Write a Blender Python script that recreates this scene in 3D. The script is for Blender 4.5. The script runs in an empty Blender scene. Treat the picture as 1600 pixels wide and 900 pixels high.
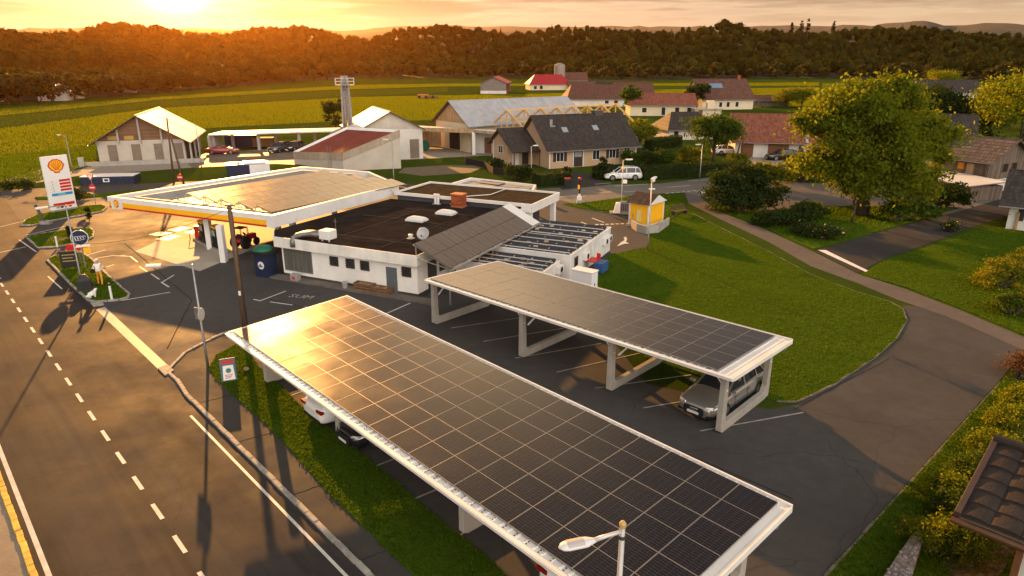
import bpy, bmesh, math, random
DUST=1.0; HAZE_D=.00003; HAZE_G=.88; SUN_E=3.6; BAND=4.0; SKYT=(.10,.052,.034); BANDC=(1,.64,.25); BACK_FILL=17
PANEL_GLOW=18.0
ZEN=(1.05,1.12,1.2)
LOBES=((2500,60,(1,.82,.50)),(300,5.0,(1,.66,.30)),(40,1.3,(1,.56,.22)),(12,.7,(1,.56,.22)))
import numpy as np
from mathutils import Vector, Matrix, Euler
R=math.radians; sin=math.sin; cos=math.cos; pi=math.pi
sc=bpy.context.scene; COL=sc.collection
rnd=random.Random(7)
# ------------------------------------------------------------------ camera
CAMH=14.0; FPX=1067.0; HZ=95.0
_t=math.atan((450-HZ)/FPX); _s,_c=sin(_t),cos(_t)
def P(x,y,z=0.0):
    """point of the horizontal plane z met by the sight line through a point of the survey photograph"""
    d=FPX*_s+(y-450)*_c; w=FPX*_c-(y-450)*_s; k=(CAMH-z)/d
    return Vector(((x-800)*k,w*k,z))
def hgt(x,y,g):
    d=FPX*_s+(y-450)*_c; w=FPX*_c-(y-450)*_s
    return CAMH-g[1]*d/w
cd=bpy.data.cameras.new('camera'); cam=bpy.data.objects.new('camera',cd); COL.objects.link(cam)
cam.location=(0,0,CAMH); cam.rotation_euler=(R(90)-_t,0,0)
cd.sensor_width=36; cd.lens=FPX/1600*36; cd.clip_start=.1; cd.clip_end=20000
sc.camera=cam
# ------------------------------------------------------------------ mesh builder
class B:
    def __init__(s): s.v=[]; s.f=[]; s.m=[]
    def poly(s,pts,m=0):
        i=len(s.v); s.v+= [tuple(p) if len(p)==3 else (p[0],p[1],0) for p in pts]; s.f.append(tuple(range(i,i+len(pts)))); s.m.append(m); return s
    def box(s,x0,x1,y0,y1,z0,z1,m=0):
        i=len(s.v)
        s.v+=[(x0,y0,z0),(x1,y0,z0),(x1,y1,z0),(x0,y1,z0),(x0,y0,z1),(x1,y0,z1),(x1,y1,z1),(x0,y1,z1)]
        for q in ((0,3,2,1),(4,5,6,7),(0,1,5,4),(1,2,6,5),(2,3,7,6),(3,0,4,7)): s.f.append(tuple(i+k for k in q)); s.m.append(m)
        return s
    def beam(s,p,q,w,h=None,m=0,up=(0,0,1)):
        h=w if h is None else h
        p=Vector(p); q=Vector(q); d=(q-p).normalized(); u=Vector(up)
        if abs(d.dot(u))>.98: u=Vector((1,0,0))
        a=d.cross(u).normalized()*w/2; b=a.cross(d).normalized()*h/2
        i=len(s.v)
        for e in (p,q):
            for k,l in ((-1,-1),(1,-1),(1,1),(-1,1)): s.v.append(tuple(e+a*k+b*l))
        for f in ((0,1,2,3),(7,6,5,4),(0,4,5,1),(1,5,6,2),(2,6,7,3),(3,7,4,0)): s.f.append(tuple(i+k for k in f)); s.m.append(m)
        return s
    def tube(s,path,r,n=8,m=0,cap=True):
        path=[Vector(p) for p in path]; N=len(path)
        rs=r if isinstance(r,(list,tuple)) else [r]*N
        i0=len(s.v); ref=None
        for k,p in enumerate(path):
            d=(path[min(k+1,N-1)]-path[max(k-1,0)]).normalized()
            if ref is None: ref=Vector((1,0,0)) if abs(d.x)<.9 else Vector((0,1,0))
            a=d.cross(ref).normalized(); b=d.cross(a).normalized(); ref=b.cross(d) if False else ref
            for j in range(n):
                t=2*pi*j/n; s.v.append(tuple(p+(a*cos(t)+b*sin(t))*rs[k]))
        for k in range(N-1):
            for j in range(n):
                s.f.append((i0+k*n+j,i0+k*n+(j+1)%n,i0+(k+1)*n+(j+1)%n,i0+(k+1)*n+j)); s.m.append(m)
        if cap:
            s.f.append(tuple(i0+j for j in range(n))[::-1]); s.m.append(m)
            s.f.append(tuple(i0+(N-1)*n+j for j in range(n))); s.m.append(m)
        return s
    def lathe(s,prof,n=16,c=(0,0,0),m=0):
        i0=len(s.v)
        for r,z in prof:
            for j in range(n):
                t=2*pi*j/n; s.v.append((c[0]+r*cos(t),c[1]+r*sin(t),c[2]+z))
        for k in range(len(prof)-1):
            for j in range(n):
                s.f.append((i0+k*n+j,i0+k*n+(j+1)%n,i0+(k+1)*n+(j+1)%n,i0+(k+1)*n+j)); s.m.append(m)
        s.f.append(tuple(i0+j for j in range(n))[::-1]); s.m.append(m)
        k=len(prof)-1; s.f.append(tuple(i0+k*n+j for j in range(n))); s.m.append(m)
        return s
    def prism(s,poly,z0,z1,m=0,side=None):
        n=len(poly); i=len(s.v); side=m if side is None else side
        s.v+=[(p[0],p[1],z0) for p in poly]+[(p[0],p[1],z1) for p in poly]
        s.f.append(tuple(range(i,i+n))[::-1]); s.m.append(side)
        s.f.append(tuple(range(i+n,i+2*n))); s.m.append(m)
        for k in range(n): s.f.append((i+k,i+(k+1)%n,i+n+(k+1)%n,i+n+k)); s.m.append(side)
        return s
    def xprism(s,poly,d,o=(0,0,0),ax=(1,0,0),az=(0,0,1),m=0,side=None):
        """outline poly (a,b) in the plane spanned by ax, az, pushed d along ax x az... thickness"""
        ax=Vector(ax).normalized(); az=Vector(az).normalized(); nrm=az.cross(ax).normalized(); o=Vector(o); n=len(poly); i=len(s.v)
        side=m if side is None else side
        for off in (0,d):
            for a,b in poly: s.v.append(tuple(o+ax*a+az*b+nrm*off))
        s.f.append(tuple(range(i,i+n))); s.m.append(side)
        s.f.append(tuple(range(i+n,i+2*n))[::-1]); s.m.append(m)
        for k in range(n): s.f.append((i+(k+1)%n,i+k,i+n+k,i+n+(k+1)%n)); s.m.append(side)
        return s
    def sphere(s,c,r,n=10,m=0,sx=1,sy=1,sz=1):
        prof=[]; 
        for k in range(n//2+1):
            t=-pi/2+pi*k/(n//2); prof.append((max(r*cos(t),1e-4),r*sin(t)))
        i=len(s.v); s.lathe(prof,n,(0,0,0),m)
        for k in range(i,len(s.v)): x,y,z=s.v[k]; s.v[k]=(c[0]+x*sx,c[1]+y*sy,c[2]+z*sz)
        return s
    def xf(s,M,start=0):
        for k in range(start,len(s.v)): s.v[k]=tuple(M@Vector(s.v[k]))
        return s
    def shift(s,o):
        for k in range(len(s.v)): v=s.v[k]; s.v[k]=(v[0]-o[0],v[1]-o[1],v[2]-o[2])
        return s
    def mesh(s,name,mats,smooth=False,recalc=True):
        me=bpy.data.meshes.new(name); me.from_pydata(s.v,[],s.f)
        for m in (mats if isinstance(mats,(list,tuple)) else [mats]): me.materials.append(m)
        me.polygons.foreach_set('material_index',s.m)
        if recalc:
            bm=bmesh.new(); bm.from_mesh(me); bmesh.ops.recalc_face_normals(bm,faces=bm.faces); bm.to_mesh(me); bm.free()
        if smooth: me.polygons.foreach_set('use_smooth',[True]*len(me.polygons))
        me.update(); return me
    def build(s,name,mats,parent=None,loc=None,smooth=False,bevel=0,recalc=True,rel=True):
        if parent is not None and rel is not True: pass
        me=s.mesh(name,mats,smooth,recalc)
        return link(name,me,parent,loc,bevel)
def link(name,me,parent=None,loc=None,bevel=0,rz=0):
    o=bpy.data.objects.new(name,me); COL.objects.link(o)
    if parent is not None: o.parent=parent
    if loc is not None: o.location=loc
    if rz: o.rotation_euler=(0,0,rz)
    if bevel:
        md=o.modifiers.new('bevel','BEVEL'); md.width=bevel; md.segments=2; md.limit_method='ANGLE'; md.angle_limit=R(40)
    return o
def tag(o,label=None,cat=None,group=None,kind=None):
    if label: o['label']=label
    if cat: o['category']=cat
    if group: o['group']=group
    if kind: o['kind']=kind
    return o
def thing(name,label,cat,loc=(0,0,0),rz=0,group=None):
    o=bpy.data.objects.new(name,None); COL.objects.link(o); o.location=loc; o.rotation_euler=(0,0,rz); o.empty_display_size=.3
    return tag(o,label,cat,group)
def dup(root,loc,rz,label,group=None,scale=None):
    r=root.copy(); COL.objects.link(r); r.location=loc; r.rotation_euler=(0,0,rz); r['label']=label
    if group: r['group']=group
    if scale: r.scale=scale if not isinstance(scale,(int,float)) else (scale,)*3
    for ch in list(root.children):
        c=ch.copy(); COL.objects.link(c); c.parent=r
        for g in ch.children:
            d=g.copy(); COL.objects.link(d); d.parent=c
    return r
def npmesh(name,V,F,mats,smooth=False,mi=None):
    V=np.asarray(V,dtype=np.float32).reshape(-1,3); F=np.asarray(F,dtype=np.int32); k=F.shape[1]
    me=bpy.data.meshes.new(name); me.vertices.add(len(V)); me.vertices.foreach_set('co',V.ravel())
    me.loops.add(F.size); me.loops.foreach_set('vertex_index',F.ravel())
    me.polygons.add(len(F)); me.polygons.foreach_set('loop_start',np.arange(0,F.size,k,dtype=np.int32))
    for m in (mats if isinstance(mats,(list,tuple)) else [mats]): me.materials.append(m)
    if mi is not None: me.polygons.foreach_set('material_index',np.asarray(mi,dtype=np.int32))
    if smooth: me.polygons.foreach_set('use_smooth',np.ones(len(F),dtype=bool))
    me.update(calc_edges=True); me.validate(); return me
# ------------------------------------------------------------------ materials
MATS={}
def nodes(name):
    m=bpy.data.materials.new(name); m.use_nodes=True; nt=m.node_tree; return m,nt,nt.nodes['Principled BSDF'],nt.nodes['Material Output']
def N(nt,t,**k):
    n=nt.nodes.new(t)
    for a,b in k.items():
        if a in n.inputs.keys(): n.inputs[a].default_value=b
        else: setattr(n,a,b)
    return n
def mix(nt,fac,a,b,mode='MIX'):
    n=nt.nodes.new('ShaderNodeMix'); n.data_type='RGBA'; n.blend_type=mode
    for i,val in ((0,fac),(6,a),(7,b)):
        if hasattr(val,'is_output'): nt.links.new(val,n.inputs[i])
        elif i==0: n.inputs[0].default_value=val
        else: n.inputs[i].default_value=(*val[:3],1)
    return n.outputs[2]
def coords(nt,world=False,scale=(1,1,1)):
    if world: o=nt.nodes.new('ShaderNodeNewGeometry').outputs['Position']
    else: o=nt.nodes.new('ShaderNodeTexCoord').outputs['Object']
    mp=nt.nodes.new('ShaderNodeMapping'); mp.inputs['Scale'].default_value=scale; nt.links.new(o,mp.inputs[0]); return mp.outputs[0]
def noise(nt,co,scale,detail=5,rough=.6):
    n=nt.nodes.new('ShaderNodeTexNoise'); n.inputs['Scale'].default_value=scale; n.inputs['Detail'].default_value=detail; n.inputs['Roughness'].default_value=rough
    nt.links.new(co,n.inputs['Vector']); return n.outputs['Fac']
def ramp(nt,fac,stops):
    r=nt.nodes.new('ShaderNodeValToRGB'); e=r.color_ramp.elements
    while len(e)<len(stops): e.new(.5)
    for q,(p,c) in zip(e,stops): q.position=p; q.color=(*c,1) if len(c)==3 else c
    nt.links.new(fac,r.inputs[0]); return r.outputs[0]
def g3(x): return (x,x,x)
def mat(name,col,rough=.7,var=.12,scale=4,bump=0,bscale=None,metal=0,world=False,stretch=(1,1,1),dirt=0,coat=0,spec=.5):
    """plain surface: base colour broken up by two noises, optional grime streaks and bump"""
    if name in MATS: return MATS[name]
    m,nt,b,out=nodes(name); L=nt.links
    co=coords(nt,world,stretch)
    f=noise(nt,co,scale); lo=tuple(c*(1-var) for c in col); hi=tuple(min(1,c*(1+var)) for c in col)
    c=ramp(nt,f,[(.3,lo),(.7,hi)])
    if dirt:
        f2=noise(nt,co,scale*.35,6,.7); k=ramp(nt,f2,[(.45,g3(0)),(.75,g3(dirt))])
        c=mix(nt,k,c,tuple(x*.45 for x in col))
    L.new(c,b.inputs['Base Color']); b.inputs['Roughness'].default_value=rough; b.inputs['Metallic'].default_value=metal
    b.inputs['Coat Weight'].default_value=coat; b.inputs['Specular IOR Level'].default_value=spec*.6
    if bump:
        bp=nt.nodes.new('ShaderNodeBump'); bp.inputs['Strength'].default_value=bump; bp.inputs['Distance'].default_value=.05
        L.new(noise(nt,co,bscale or scale*6,4),bp.inputs['Height']); L.new(bp.outputs[0],b.inputs['Normal'])
    MATS[name]=m; return m
def leafmat(name,dark,light,trans=.4,rough=.6,spec=.2,ns=.35):
    if name in MATS: return MATS[name]
    m,nt,b,out=nodes(name); L=nt.links
    g=nt.nodes.new('ShaderNodeNewGeometry')
    c=ramp(nt,g.outputs['Random Per Island'],[(0,dark),(.55,tuple((a+b_)/2 for a,b_ in zip(dark,light))),(1,light)])
    f=noise(nt,coords(nt,False),ns,4); c=mix(nt,ramp(nt,f,[(.35,g3(0)),(.7,g3(.5 if ns>.2 else .85))]),c,tuple(x*(1 if ns>.2 else .7) for x in dark))
    L.new(c,b.inputs['Base Color']); b.inputs['Roughness'].default_value=rough; b.inputs['Specular IOR Level'].default_value=spec
    t=nt.nodes.new('ShaderNodeBsdfTranslucent'); tc=mix(nt,1.0,c,(1.7,1.5,.4),'MULTIPLY'); L.new(tc,t.inputs['Color'])
    ms=nt.nodes.new('ShaderNodeMixShader'); ms.inputs[0].default_value=trans; L.new(b.outputs[0],ms.inputs[1]); L.new(t.outputs[0],ms.inputs[2])
    L.new(ms.outputs[0],out.inputs['Surface']); MATS[name]=m; return m
def glassmat(name,col=(.02,.022,.025),rough=.06):
    if name in MATS: return MATS[name]
    m,nt,b,out=nodes(name); b.inputs['Base Color'].default_value=(*col,1); b.inputs['Roughness'].default_value=rough; b.inputs['IOR'].default_value=1.5
    MATS[name]=m; return m
def tilemat(name,col,rows=.33,cols=.25,rough=.75,axis='xy',mortar=.4,bump=.6,var=.35,mw=.03):
    """courses of roof tiles, boards or blocks in object space"""
    if name in MATS: return MATS[name]
    m,nt,b,out=nodes(name); L=nt.links
    tc=nt.nodes.new('ShaderNodeTexCoord'); sp=nt.nodes.new('ShaderNodeSeparateXYZ'); L.new(tc.outputs['Object'],sp.inputs[0])
    cb=nt.nodes.new('ShaderNodeCombineXYZ'); o={'x':sp.outputs[0],'y':sp.outputs[1],'z':sp.outputs[2]}
    if axis=='sz':
        ad=nt.nodes.new('ShaderNodeMath'); ad.operation='ADD'; L.new(sp.outputs[0],ad.inputs[0]); L.new(sp.outputs[1],ad.inputs[1]); L.new(ad.outputs[0],cb.inputs[0]); L.new(sp.outputs[2],cb.inputs[1])
    else: L.new(o[axis[0]],cb.inputs[0]); L.new(o[axis[1]],cb.inputs[1])
    bt=nt.nodes.new('ShaderNodeTexBrick'); L.new(cb.outputs[0],bt.inputs['Vector'])
    bt.inputs['Scale'].default_value=1; bt.inputs['Brick Width'].default_value=cols; bt.inputs['Row Height'].default_value=rows; bt.inputs['Mortar Size'].default_value=min(rows,cols)*mw*2; bt.inputs['Mortar Smooth'].default_value=.3
    bt.inputs['Color1'].default_value=(*[c*(1-var) for c in col],1); bt.inputs['Color2'].default_value=(*[min(1,c*(1+var)) for c in col],1); bt.inputs['Mortar'].default_value=(*[c*mortar for c in col],1)
    f=noise(nt,tc.outputs['Object'],.8,6); c=mix(nt,ramp(nt,f,[(.4,g3(0)),(.75,g3(.6))]),bt.outputs['Color'],tuple(x*.55 for x in col))
    L.new(c,b.inputs['Base Color']); b.inputs['Roughness'].default_value=rough; b.inputs['Specular IOR Level'].default_value=.2
    bp=nt.nodes.new('ShaderNodeBump'); bp.inputs['Strength'].default_value=bump; bp.inputs['Distance'].default_value=.04; bp.invert=True
    L.new(bt.outputs['Fac'],bp.inputs['Height']); L.new(bp.outputs[0],b.inputs['Normal'])
    MATS[name]=m; return m
def asphalt(name,col,rough=.75,patch=.35,crack=True,streak=0):
    m,nt,b,out=nodes(name); L=nt.links; co=coords(nt,True)
    fine=noise(nt,co,40,3,.7); big=noise(nt,co,.22,6,.65); mid=noise(nt,co,1.6,5,.6)
    c=ramp(nt,big,[(.3,tuple(x*(1-patch*.6) for x in col)),(.7,tuple(x*(1+patch*.6) for x in col))])
    c=mix(nt,ramp(nt,mid,[(.4,g3(0)),(.7,g3(.35))]),c,tuple(x*.6 for x in col))
    c=mix(nt,ramp(nt,fine,[(.35,g3(.35)),(.65,g3(0))]),c,tuple(x*.45 for x in col))
    if streak:
        mp=nt.nodes.new('ShaderNodeMapping'); mp.vector_type='TEXTURE'; mp.inputs['Rotation'].default_value=(0,0,-.8257); mp.inputs['Scale'].default_value=(18,.9,1); L.new(co,mp.inputs[0])
        k=noise(nt,mp.outputs[0],1.0,4,.6); c=mix(nt,1.0,c,ramp(nt,k,[(.3,g3(1-streak)),(.5,g3(1)),(.72,g3(1+streak*.8))]),'MULTIPLY')
    if crack:
        v=nt.nodes.new('ShaderNodeTexVoronoi'); v.feature='DISTANCE_TO_EDGE'; v.inputs['Scale'].default_value=.16
        w=nt.nodes.new('ShaderNodeVectorMath'); w.operation='MULTIPLY_ADD'; L.new(co,w.inputs[0]); w.inputs[1].default_value=(1,1,1)
        nz=nt.nodes.new('ShaderNodeTexNoise'); nz.inputs['Scale'].default_value=.5; L.new(co,nz.inputs['Vector']); sc2=nt.nodes.new('ShaderNodeVectorMath'); sc2.operation='SCALE'; sc2.inputs['Scale'].default_value=1.0; L.new(nz.outputs['Color'],sc2.inputs[0]); L.new(sc2.outputs[0],w.inputs[2])
        L.new(w.outputs[0],v.inputs['Vector'])
        k=ramp(nt,v.outputs['Distance'],[(0,g3(.45)),(.004,g3(0))]); c=mix(nt,k,c,tuple(x*.3 for x in col))
    L.new(c,b.inputs['Base Color'])
    rr=ramp(nt,big,[(.3,g3(rough*.8)),(.7,g3(min(1,rough*1.2)))]); L.new(rr,b.inputs['Roughness'])
    bp=nt.nodes.new('ShaderNodeBump'); b.inputs['Specular IOR Level'].default_value=.06; bp.inputs['Strength'].default_value=.35; bp.inputs['Distance'].default_value=.01; L.new(fine,bp.inputs['Height']); L.new(bp.outputs[0],b.inputs['Normal'])
    MATS[name]=m; return m
def grassmat(name,a,b_,dry,scale=.5):
    m,nt,b,out=nodes(name); L=nt.links; co=coords(nt,True)
    big=noise(nt,co,scale*.25,5,.6); fine=noise(nt,co,scale*22,4,.7)
    c=ramp(nt,big,[(.3,a),(.65,b_)]); c=mix(nt,ramp(nt,noise(nt,co,scale*1.7,5,.7),[(.5,g3(0)),(.8,g3(.55))]),c,dry)
    c=mix(nt,ramp(nt,fine,[(.35,g3(.5)),(.7,g3(0))]),c,tuple(x*.4 for x in a))
    L.new(c,b.inputs['Base Color']); b.inputs['Roughness'].default_value=1; b.inputs['Specular IOR Level'].default_value=.0
    bp=nt.nodes.new('ShaderNodeBump'); bp.inputs['Strength'].default_value=.8; bp.inputs['Distance'].default_value=.12; L.new(fine,bp.inputs['Height']); L.new(bp.outputs[0],b.inputs['Normal'])
    MATS[name]=m; return m
def pvmat(name,w,l,cx=6,cy=10,tint=(.006,.0065,.011),ior=1.42,r0=.15):
    """solar glass with cell grid and busbars, object space, panel w (x) by l (y)"""
    m,nt,b,out=nodes(name); L=nt.links
    tc=nt.nodes.new('ShaderNodeTexCoord'); sp=nt.nodes.new('ShaderNodeSeparateXYZ'); L.new(tc.outputs['Object'],sp.inputs[0])
    def line(o,period,width):
        a=nt.nodes.new('ShaderNodeMath'); a.operation='DIVIDE'; L.new(o,a.inputs[0]); a.inputs[1].default_value=period
        fr=nt.nodes.new('ShaderNodeMath'); fr.operation='FRACT'; L.new(a.outputs[0],fr.inputs[0])
        lt=nt.nodes.new('ShaderNodeMath'); lt.operation='LESS_THAN'; L.new(fr.outputs[0],lt.inputs[0]); lt.inputs[1].default_value=width/period; return lt.outputs[0]
    mx=nt.nodes.new('ShaderNodeMath'); mx.operation='MAXIMUM'; L.new(line(sp.outputs[0],w/cx,.008),mx.inputs[0]); L.new(line(sp.outputs[1],l/2/cy,.008),mx.inputs[1])
    c=mix(nt,mx.outputs[0],tint,(.05,.05,.055))
    bus=line(sp.outputs[0],w/cx/5,.0035); c=mix(nt,bus,c,(.03,.03,.034))
    oi=nt.nodes.new('ShaderNodeObjectInfo'); c=mix(nt,oi.outputs['Random'],c,tuple(x*.6 for x in tint)) if False else c
    L.new(c,b.inputs['Base Color'])
    f=noise(nt,coords(nt,True),.5,5); ad=nt.nodes.new('ShaderNodeMath'); ad.operation='MULTIPLY_ADD'; L.new(oi.outputs['Random'],ad.inputs[0]); ad.inputs[1].default_value=.018; L.new(ramp(nt,f,[(.3,g3(r0-.03)),(.7,g3(r0+.04))]),ad.inputs[2]); L.new(ad.outputs[0],b.inputs['Roughness']); b.inputs['IOR'].default_value=ior; b.inputs['Specular IOR Level'].default_value=.5
    MATS[name]=m; return m
# ------------------------------------------------------------------ sun, sky
SUN_AZ=R(-22.5); SUN_EL=R(12)      # azimuth from +Y towards +X
SUNV=Vector((sin(SUN_AZ)*cos(SUN_EL),cos(SUN_AZ)*cos(SUN_EL),sin(SUN_EL)))
sl=bpy.data.lights.new('sun','SUN'); so=bpy.data.objects.new('sun',sl); COL.objects.link(so)
sl.energy=SUN_E if 'SUN_E' in globals() else 4.5; sl.angle=R(.6); sl.color=(1,.46,.12)
so.rotation_euler=(-SUNV).to_track_quat('-Z','Y').to_euler(); so.location=(-60,140,60)
w=bpy.data.worlds.new('World'); sc.world=w; w.use_nodes=True; nt=w.node_tree; nt.nodes.clear()
out=nt.nodes.new('ShaderNodeOutputWorld'); bg=nt.nodes.new('ShaderNodeBackground'); nt.links.new(bg.outputs[0],out.inputs[0])
sky=nt.nodes.new('ShaderNodeTexSky'); sky.sky_type='NISHITA'; sky.sun_disc=False; sky.sun_elevation=SUN_EL; sky.sun_rotation=SUN_AZ; sky.air_density=1.0; sky.dust_density=DUST; sky.ozone_density=1.0; sky.altitude=300
SKYS=.05
tc=nt.nodes.new('ShaderNodeTexCoord'); D=tc.outputs['Generated']
def vm(op,a,b=None):
    n=nt.nodes.new('ShaderNodeVectorMath'); n.operation=op
    for i,x in enumerate((a,b)):
        if x is None: continue
        if hasattr(x,'is_output'): nt.links.new(x,n.inputs[i])
        else: n.inputs[i].default_value=x
    return n
def mm(op,a,b=None,clamp=False):
    n=nt.nodes.new('ShaderNodeMath'); n.operation=op; n.use_clamp=clamp
    for i,x in enumerate((a,b)):
        if x is None: continue
        if hasattr(x,'is_output'): nt.links.new(x,n.inputs[i])
        else: n.inputs[i].default_value=x
    return n.outputs[0]
nd=vm('NORMALIZE',D).outputs[0]
# warm evening white balance of the whole sky
c=mix(nt,1.0,sky.outputs[0],SKYT,'MULTIPLY')
# aureole: light scattered forward by the evening dust round the sun
AUR=Vector((sin(SUN_AZ-R(2))*cos(R(6)),cos(SUN_AZ-R(2))*cos(R(6)),sin(R(6))))
dt=mm('MAXIMUM',vm('DOT_PRODUCT',nd,tuple(AUR)).outputs['Value'],0.0)
def lobe(p,k): return mm('MULTIPLY',mm('POWER',dt,p),k)
for p,k,cc in LOBES:
    n=nt.nodes.new('ShaderNodeMix'); n.data_type='RGBA'; n.blend_type='ADD'; n.inputs[0].default_value=1
    s_=vm('SCALE',cc); nt.links.new(lobe(p,k),s_.inputs['Scale']); nt.links.new(c,n.inputs[6]); nt.links.new(s_.outputs[0],n.inputs[7]); c=n.outputs[2]
# unseen glow added above the view, mirrored as gold by the solar panels
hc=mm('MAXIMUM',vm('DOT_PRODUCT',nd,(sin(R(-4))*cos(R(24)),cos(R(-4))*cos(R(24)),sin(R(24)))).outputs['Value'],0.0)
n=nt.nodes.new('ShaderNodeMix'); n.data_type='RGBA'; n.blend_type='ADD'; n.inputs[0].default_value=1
s_=vm('SCALE',(1,.70,.36)); nt.links.new(mm('MULTIPLY',mm('POWER',hc,55.0),PANEL_GLOW),s_.inputs['Scale']); nt.links.new(c,n.inputs[6]); nt.links.new(s_.outputs[0],n.inputs[7]); c=n.outputs[2]
# warm dust band low over the whole horizon
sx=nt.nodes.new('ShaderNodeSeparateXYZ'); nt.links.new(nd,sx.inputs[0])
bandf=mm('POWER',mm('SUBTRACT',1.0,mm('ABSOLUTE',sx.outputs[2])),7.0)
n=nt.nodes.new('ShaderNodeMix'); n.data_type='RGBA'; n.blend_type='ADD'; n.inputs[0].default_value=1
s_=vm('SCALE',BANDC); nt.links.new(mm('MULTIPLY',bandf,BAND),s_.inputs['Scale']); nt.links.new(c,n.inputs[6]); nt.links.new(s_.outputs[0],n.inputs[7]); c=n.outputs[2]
n=nt.nodes.new('ShaderNodeMix'); n.data_type='RGBA'; n.blend_type='ADD'; n.inputs[0].default_value=1; n.inputs[7].default_value=(*ZEN,1); nt.links.new(c,n.inputs[6]); c=n.outputs[2]
# pale fill lobe added behind the camera to brighten walls facing it
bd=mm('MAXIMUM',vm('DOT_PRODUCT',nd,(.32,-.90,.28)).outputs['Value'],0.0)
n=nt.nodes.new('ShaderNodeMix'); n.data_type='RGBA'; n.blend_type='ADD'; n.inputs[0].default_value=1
s_=vm('SCALE',(1,.95,.90)); nt.links.new(mm('MULTIPLY',mm('POWER',bd,1.4),BACK_FILL),s_.inputs['Scale']); nt.links.new(c,n.inputs[6]); nt.links.new(s_.outputs[0],n.inputs[7]); c=n.outputs[2]
# streaks of cloud low in the sky
mp=nt.nodes.new('ShaderNodeMapping'); mp.inputs['Scale'].default_value=(2.4,2.4,34); nt.links.new(nd,mp.inputs[0])
cf=noise(nt,mp.outputs[0],1.3,7,.62)
up=mm('MULTIPLY',mm('SUBTRACT',sx.outputs[2],.035),26,True)
cl=mm('MULTIPLY',ramp(nt,cf,[(.47,g3(0)),(.60,g3(1))]),up)
dk=mix(nt,1.0,c,(.70,.61,.53),'MULTIPLY'); c=mix(nt,mm('MULTIPLY',cl,.95),c,dk)
edge=mm('MULTIPLY',ramp(nt,cf,[(.40,g3(0)),(.47,g3(.5)),(.53,g3(0))]),up); lt=mix(nt,1.0,c,(1.35,1.3,1.2),'MULTIPLY'); c=mix(nt,edge,c,lt)
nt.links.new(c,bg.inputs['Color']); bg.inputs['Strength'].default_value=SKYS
sc.render.engine='CYCLES'; sc.cycles.use_denoising=True; sc.cycles.max_bounces=6; sc.cycles.volume_bounces=0; sc.cycles.transparent_max_bounces=4; sc.cycles.sample_clamp_indirect=6; sc.cycles.caustics_reflective=False; sc.cycles.caustics_refractive=False
vs=sc.view_settings; vs.view_transform='Standard'; vs.look='None'; vs.gamma=1; vs.use_curve_mapping=False; vs.exposure=1.85
# ------------------------------------------------------------------ ground, roads
def ground(name,pts,z,m,kind='structure'):
    b=B(); b.poly([(p[0],p[1],z) for p in pts]); o=b.build(name,m,recalc=False)
    if o.data.polygons[0].normal.z<0: o.data.flip_normals()
    return tag(o,kind=kind)
def px(*l,z=0): return [P(x,y,z) for x,y in l]
GRASS=grassmat('meadow_grass',(.035,.062,.010),(.058,.085,.012),(.095,.088,.02))
LAWN=grassmat('lawn_grass',(.050,.095,.008),(.075,.130,.010),(.115,.13,.014),1.2)
FIELD=grassmat('field_crop',(.10,.125,.010),(.14,.155,.012),(.17,.17,.016),.12)
FIELD2=grassmat('field_green',(.045,.075,.014),(.075,.095,.018),(.10,.10,.02),.10)
ASPH=asphalt('asphalt',(.068,.064,.061)); ROAD=asphalt('road_asphalt',(.043,.038,.035),.75,.3,True,.4); LANE=asphalt('lane_asphalt',(.115,.10,.088),.8,.2); DARKA=asphalt('old_asphalt',(.045,.041,.038),.8); PAVE=asphalt('pavement_asphalt',(.060,.055,.050),.8,.3)
CONC=mat('concrete_pad',(.32,.28,.23),.75,.12,.6,.15,14,world=True,dirt=.35); KERB=mat('kerb_stone',(.27,.25,.22),.75,.3,3,.4,world=True,dirt=.5); PAINT=mat('road_paint',(.50,.48,.44),.6,.18,3,.1,world=True,dirt=.5)
GRAVEL=mat('gravel',(.24,.20,.155),.9,.3,2.5,.6,30,world=True); SOIL=mat('bare_soil',(.075,.052,.035),.95,.3,2,.6,20,world=True)
b=B(); S=6000; b.poly([(-S,-200,0),(S,-200,0),(S,S,0),(-S,S,0)]); tag(b.build('ground',GRASS,recalc=False),kind='structure')
# open fields to the wood edge
EDGE=[(-400,172),(-200,170),(0,165),(150,153),(250,145),(400,132),(550,121),(700,122),(850,122),(1000,124),(1270,122),(1450,124),(1600,128),(2000,132)]
ed=[P(*e) for e in EDGE]
ground('field',px((-300,262),(0,243),(75,237),(150,226),(330,200),(520,190),(680,188),(850,178),(1000,172),(1280,166),(1280,137),(1000,141),(850,147),(560,152),(240,170),(0,202),(-300,225)),.004,FIELD)
ground('field',px((-300,221),(0,199),(240,168),(560,150),(700,144),(700,137),(500,143),(250,158),(0,184),(-300,205)),.004,FIELD2)
ground('field',px((-300,202),(0,181),(250,156),(500,141),(700,135),(860,134),(1280,134),(1280,129),(1000,131),(700,131),(560,133),(300,148),(0,171),(-300,190)),.004,FIELD)
ground('field',px((1285,165),(1600,150),(1900,150),(1900,138),(1600,134),(1285,130)),.004,FIELD)
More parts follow.
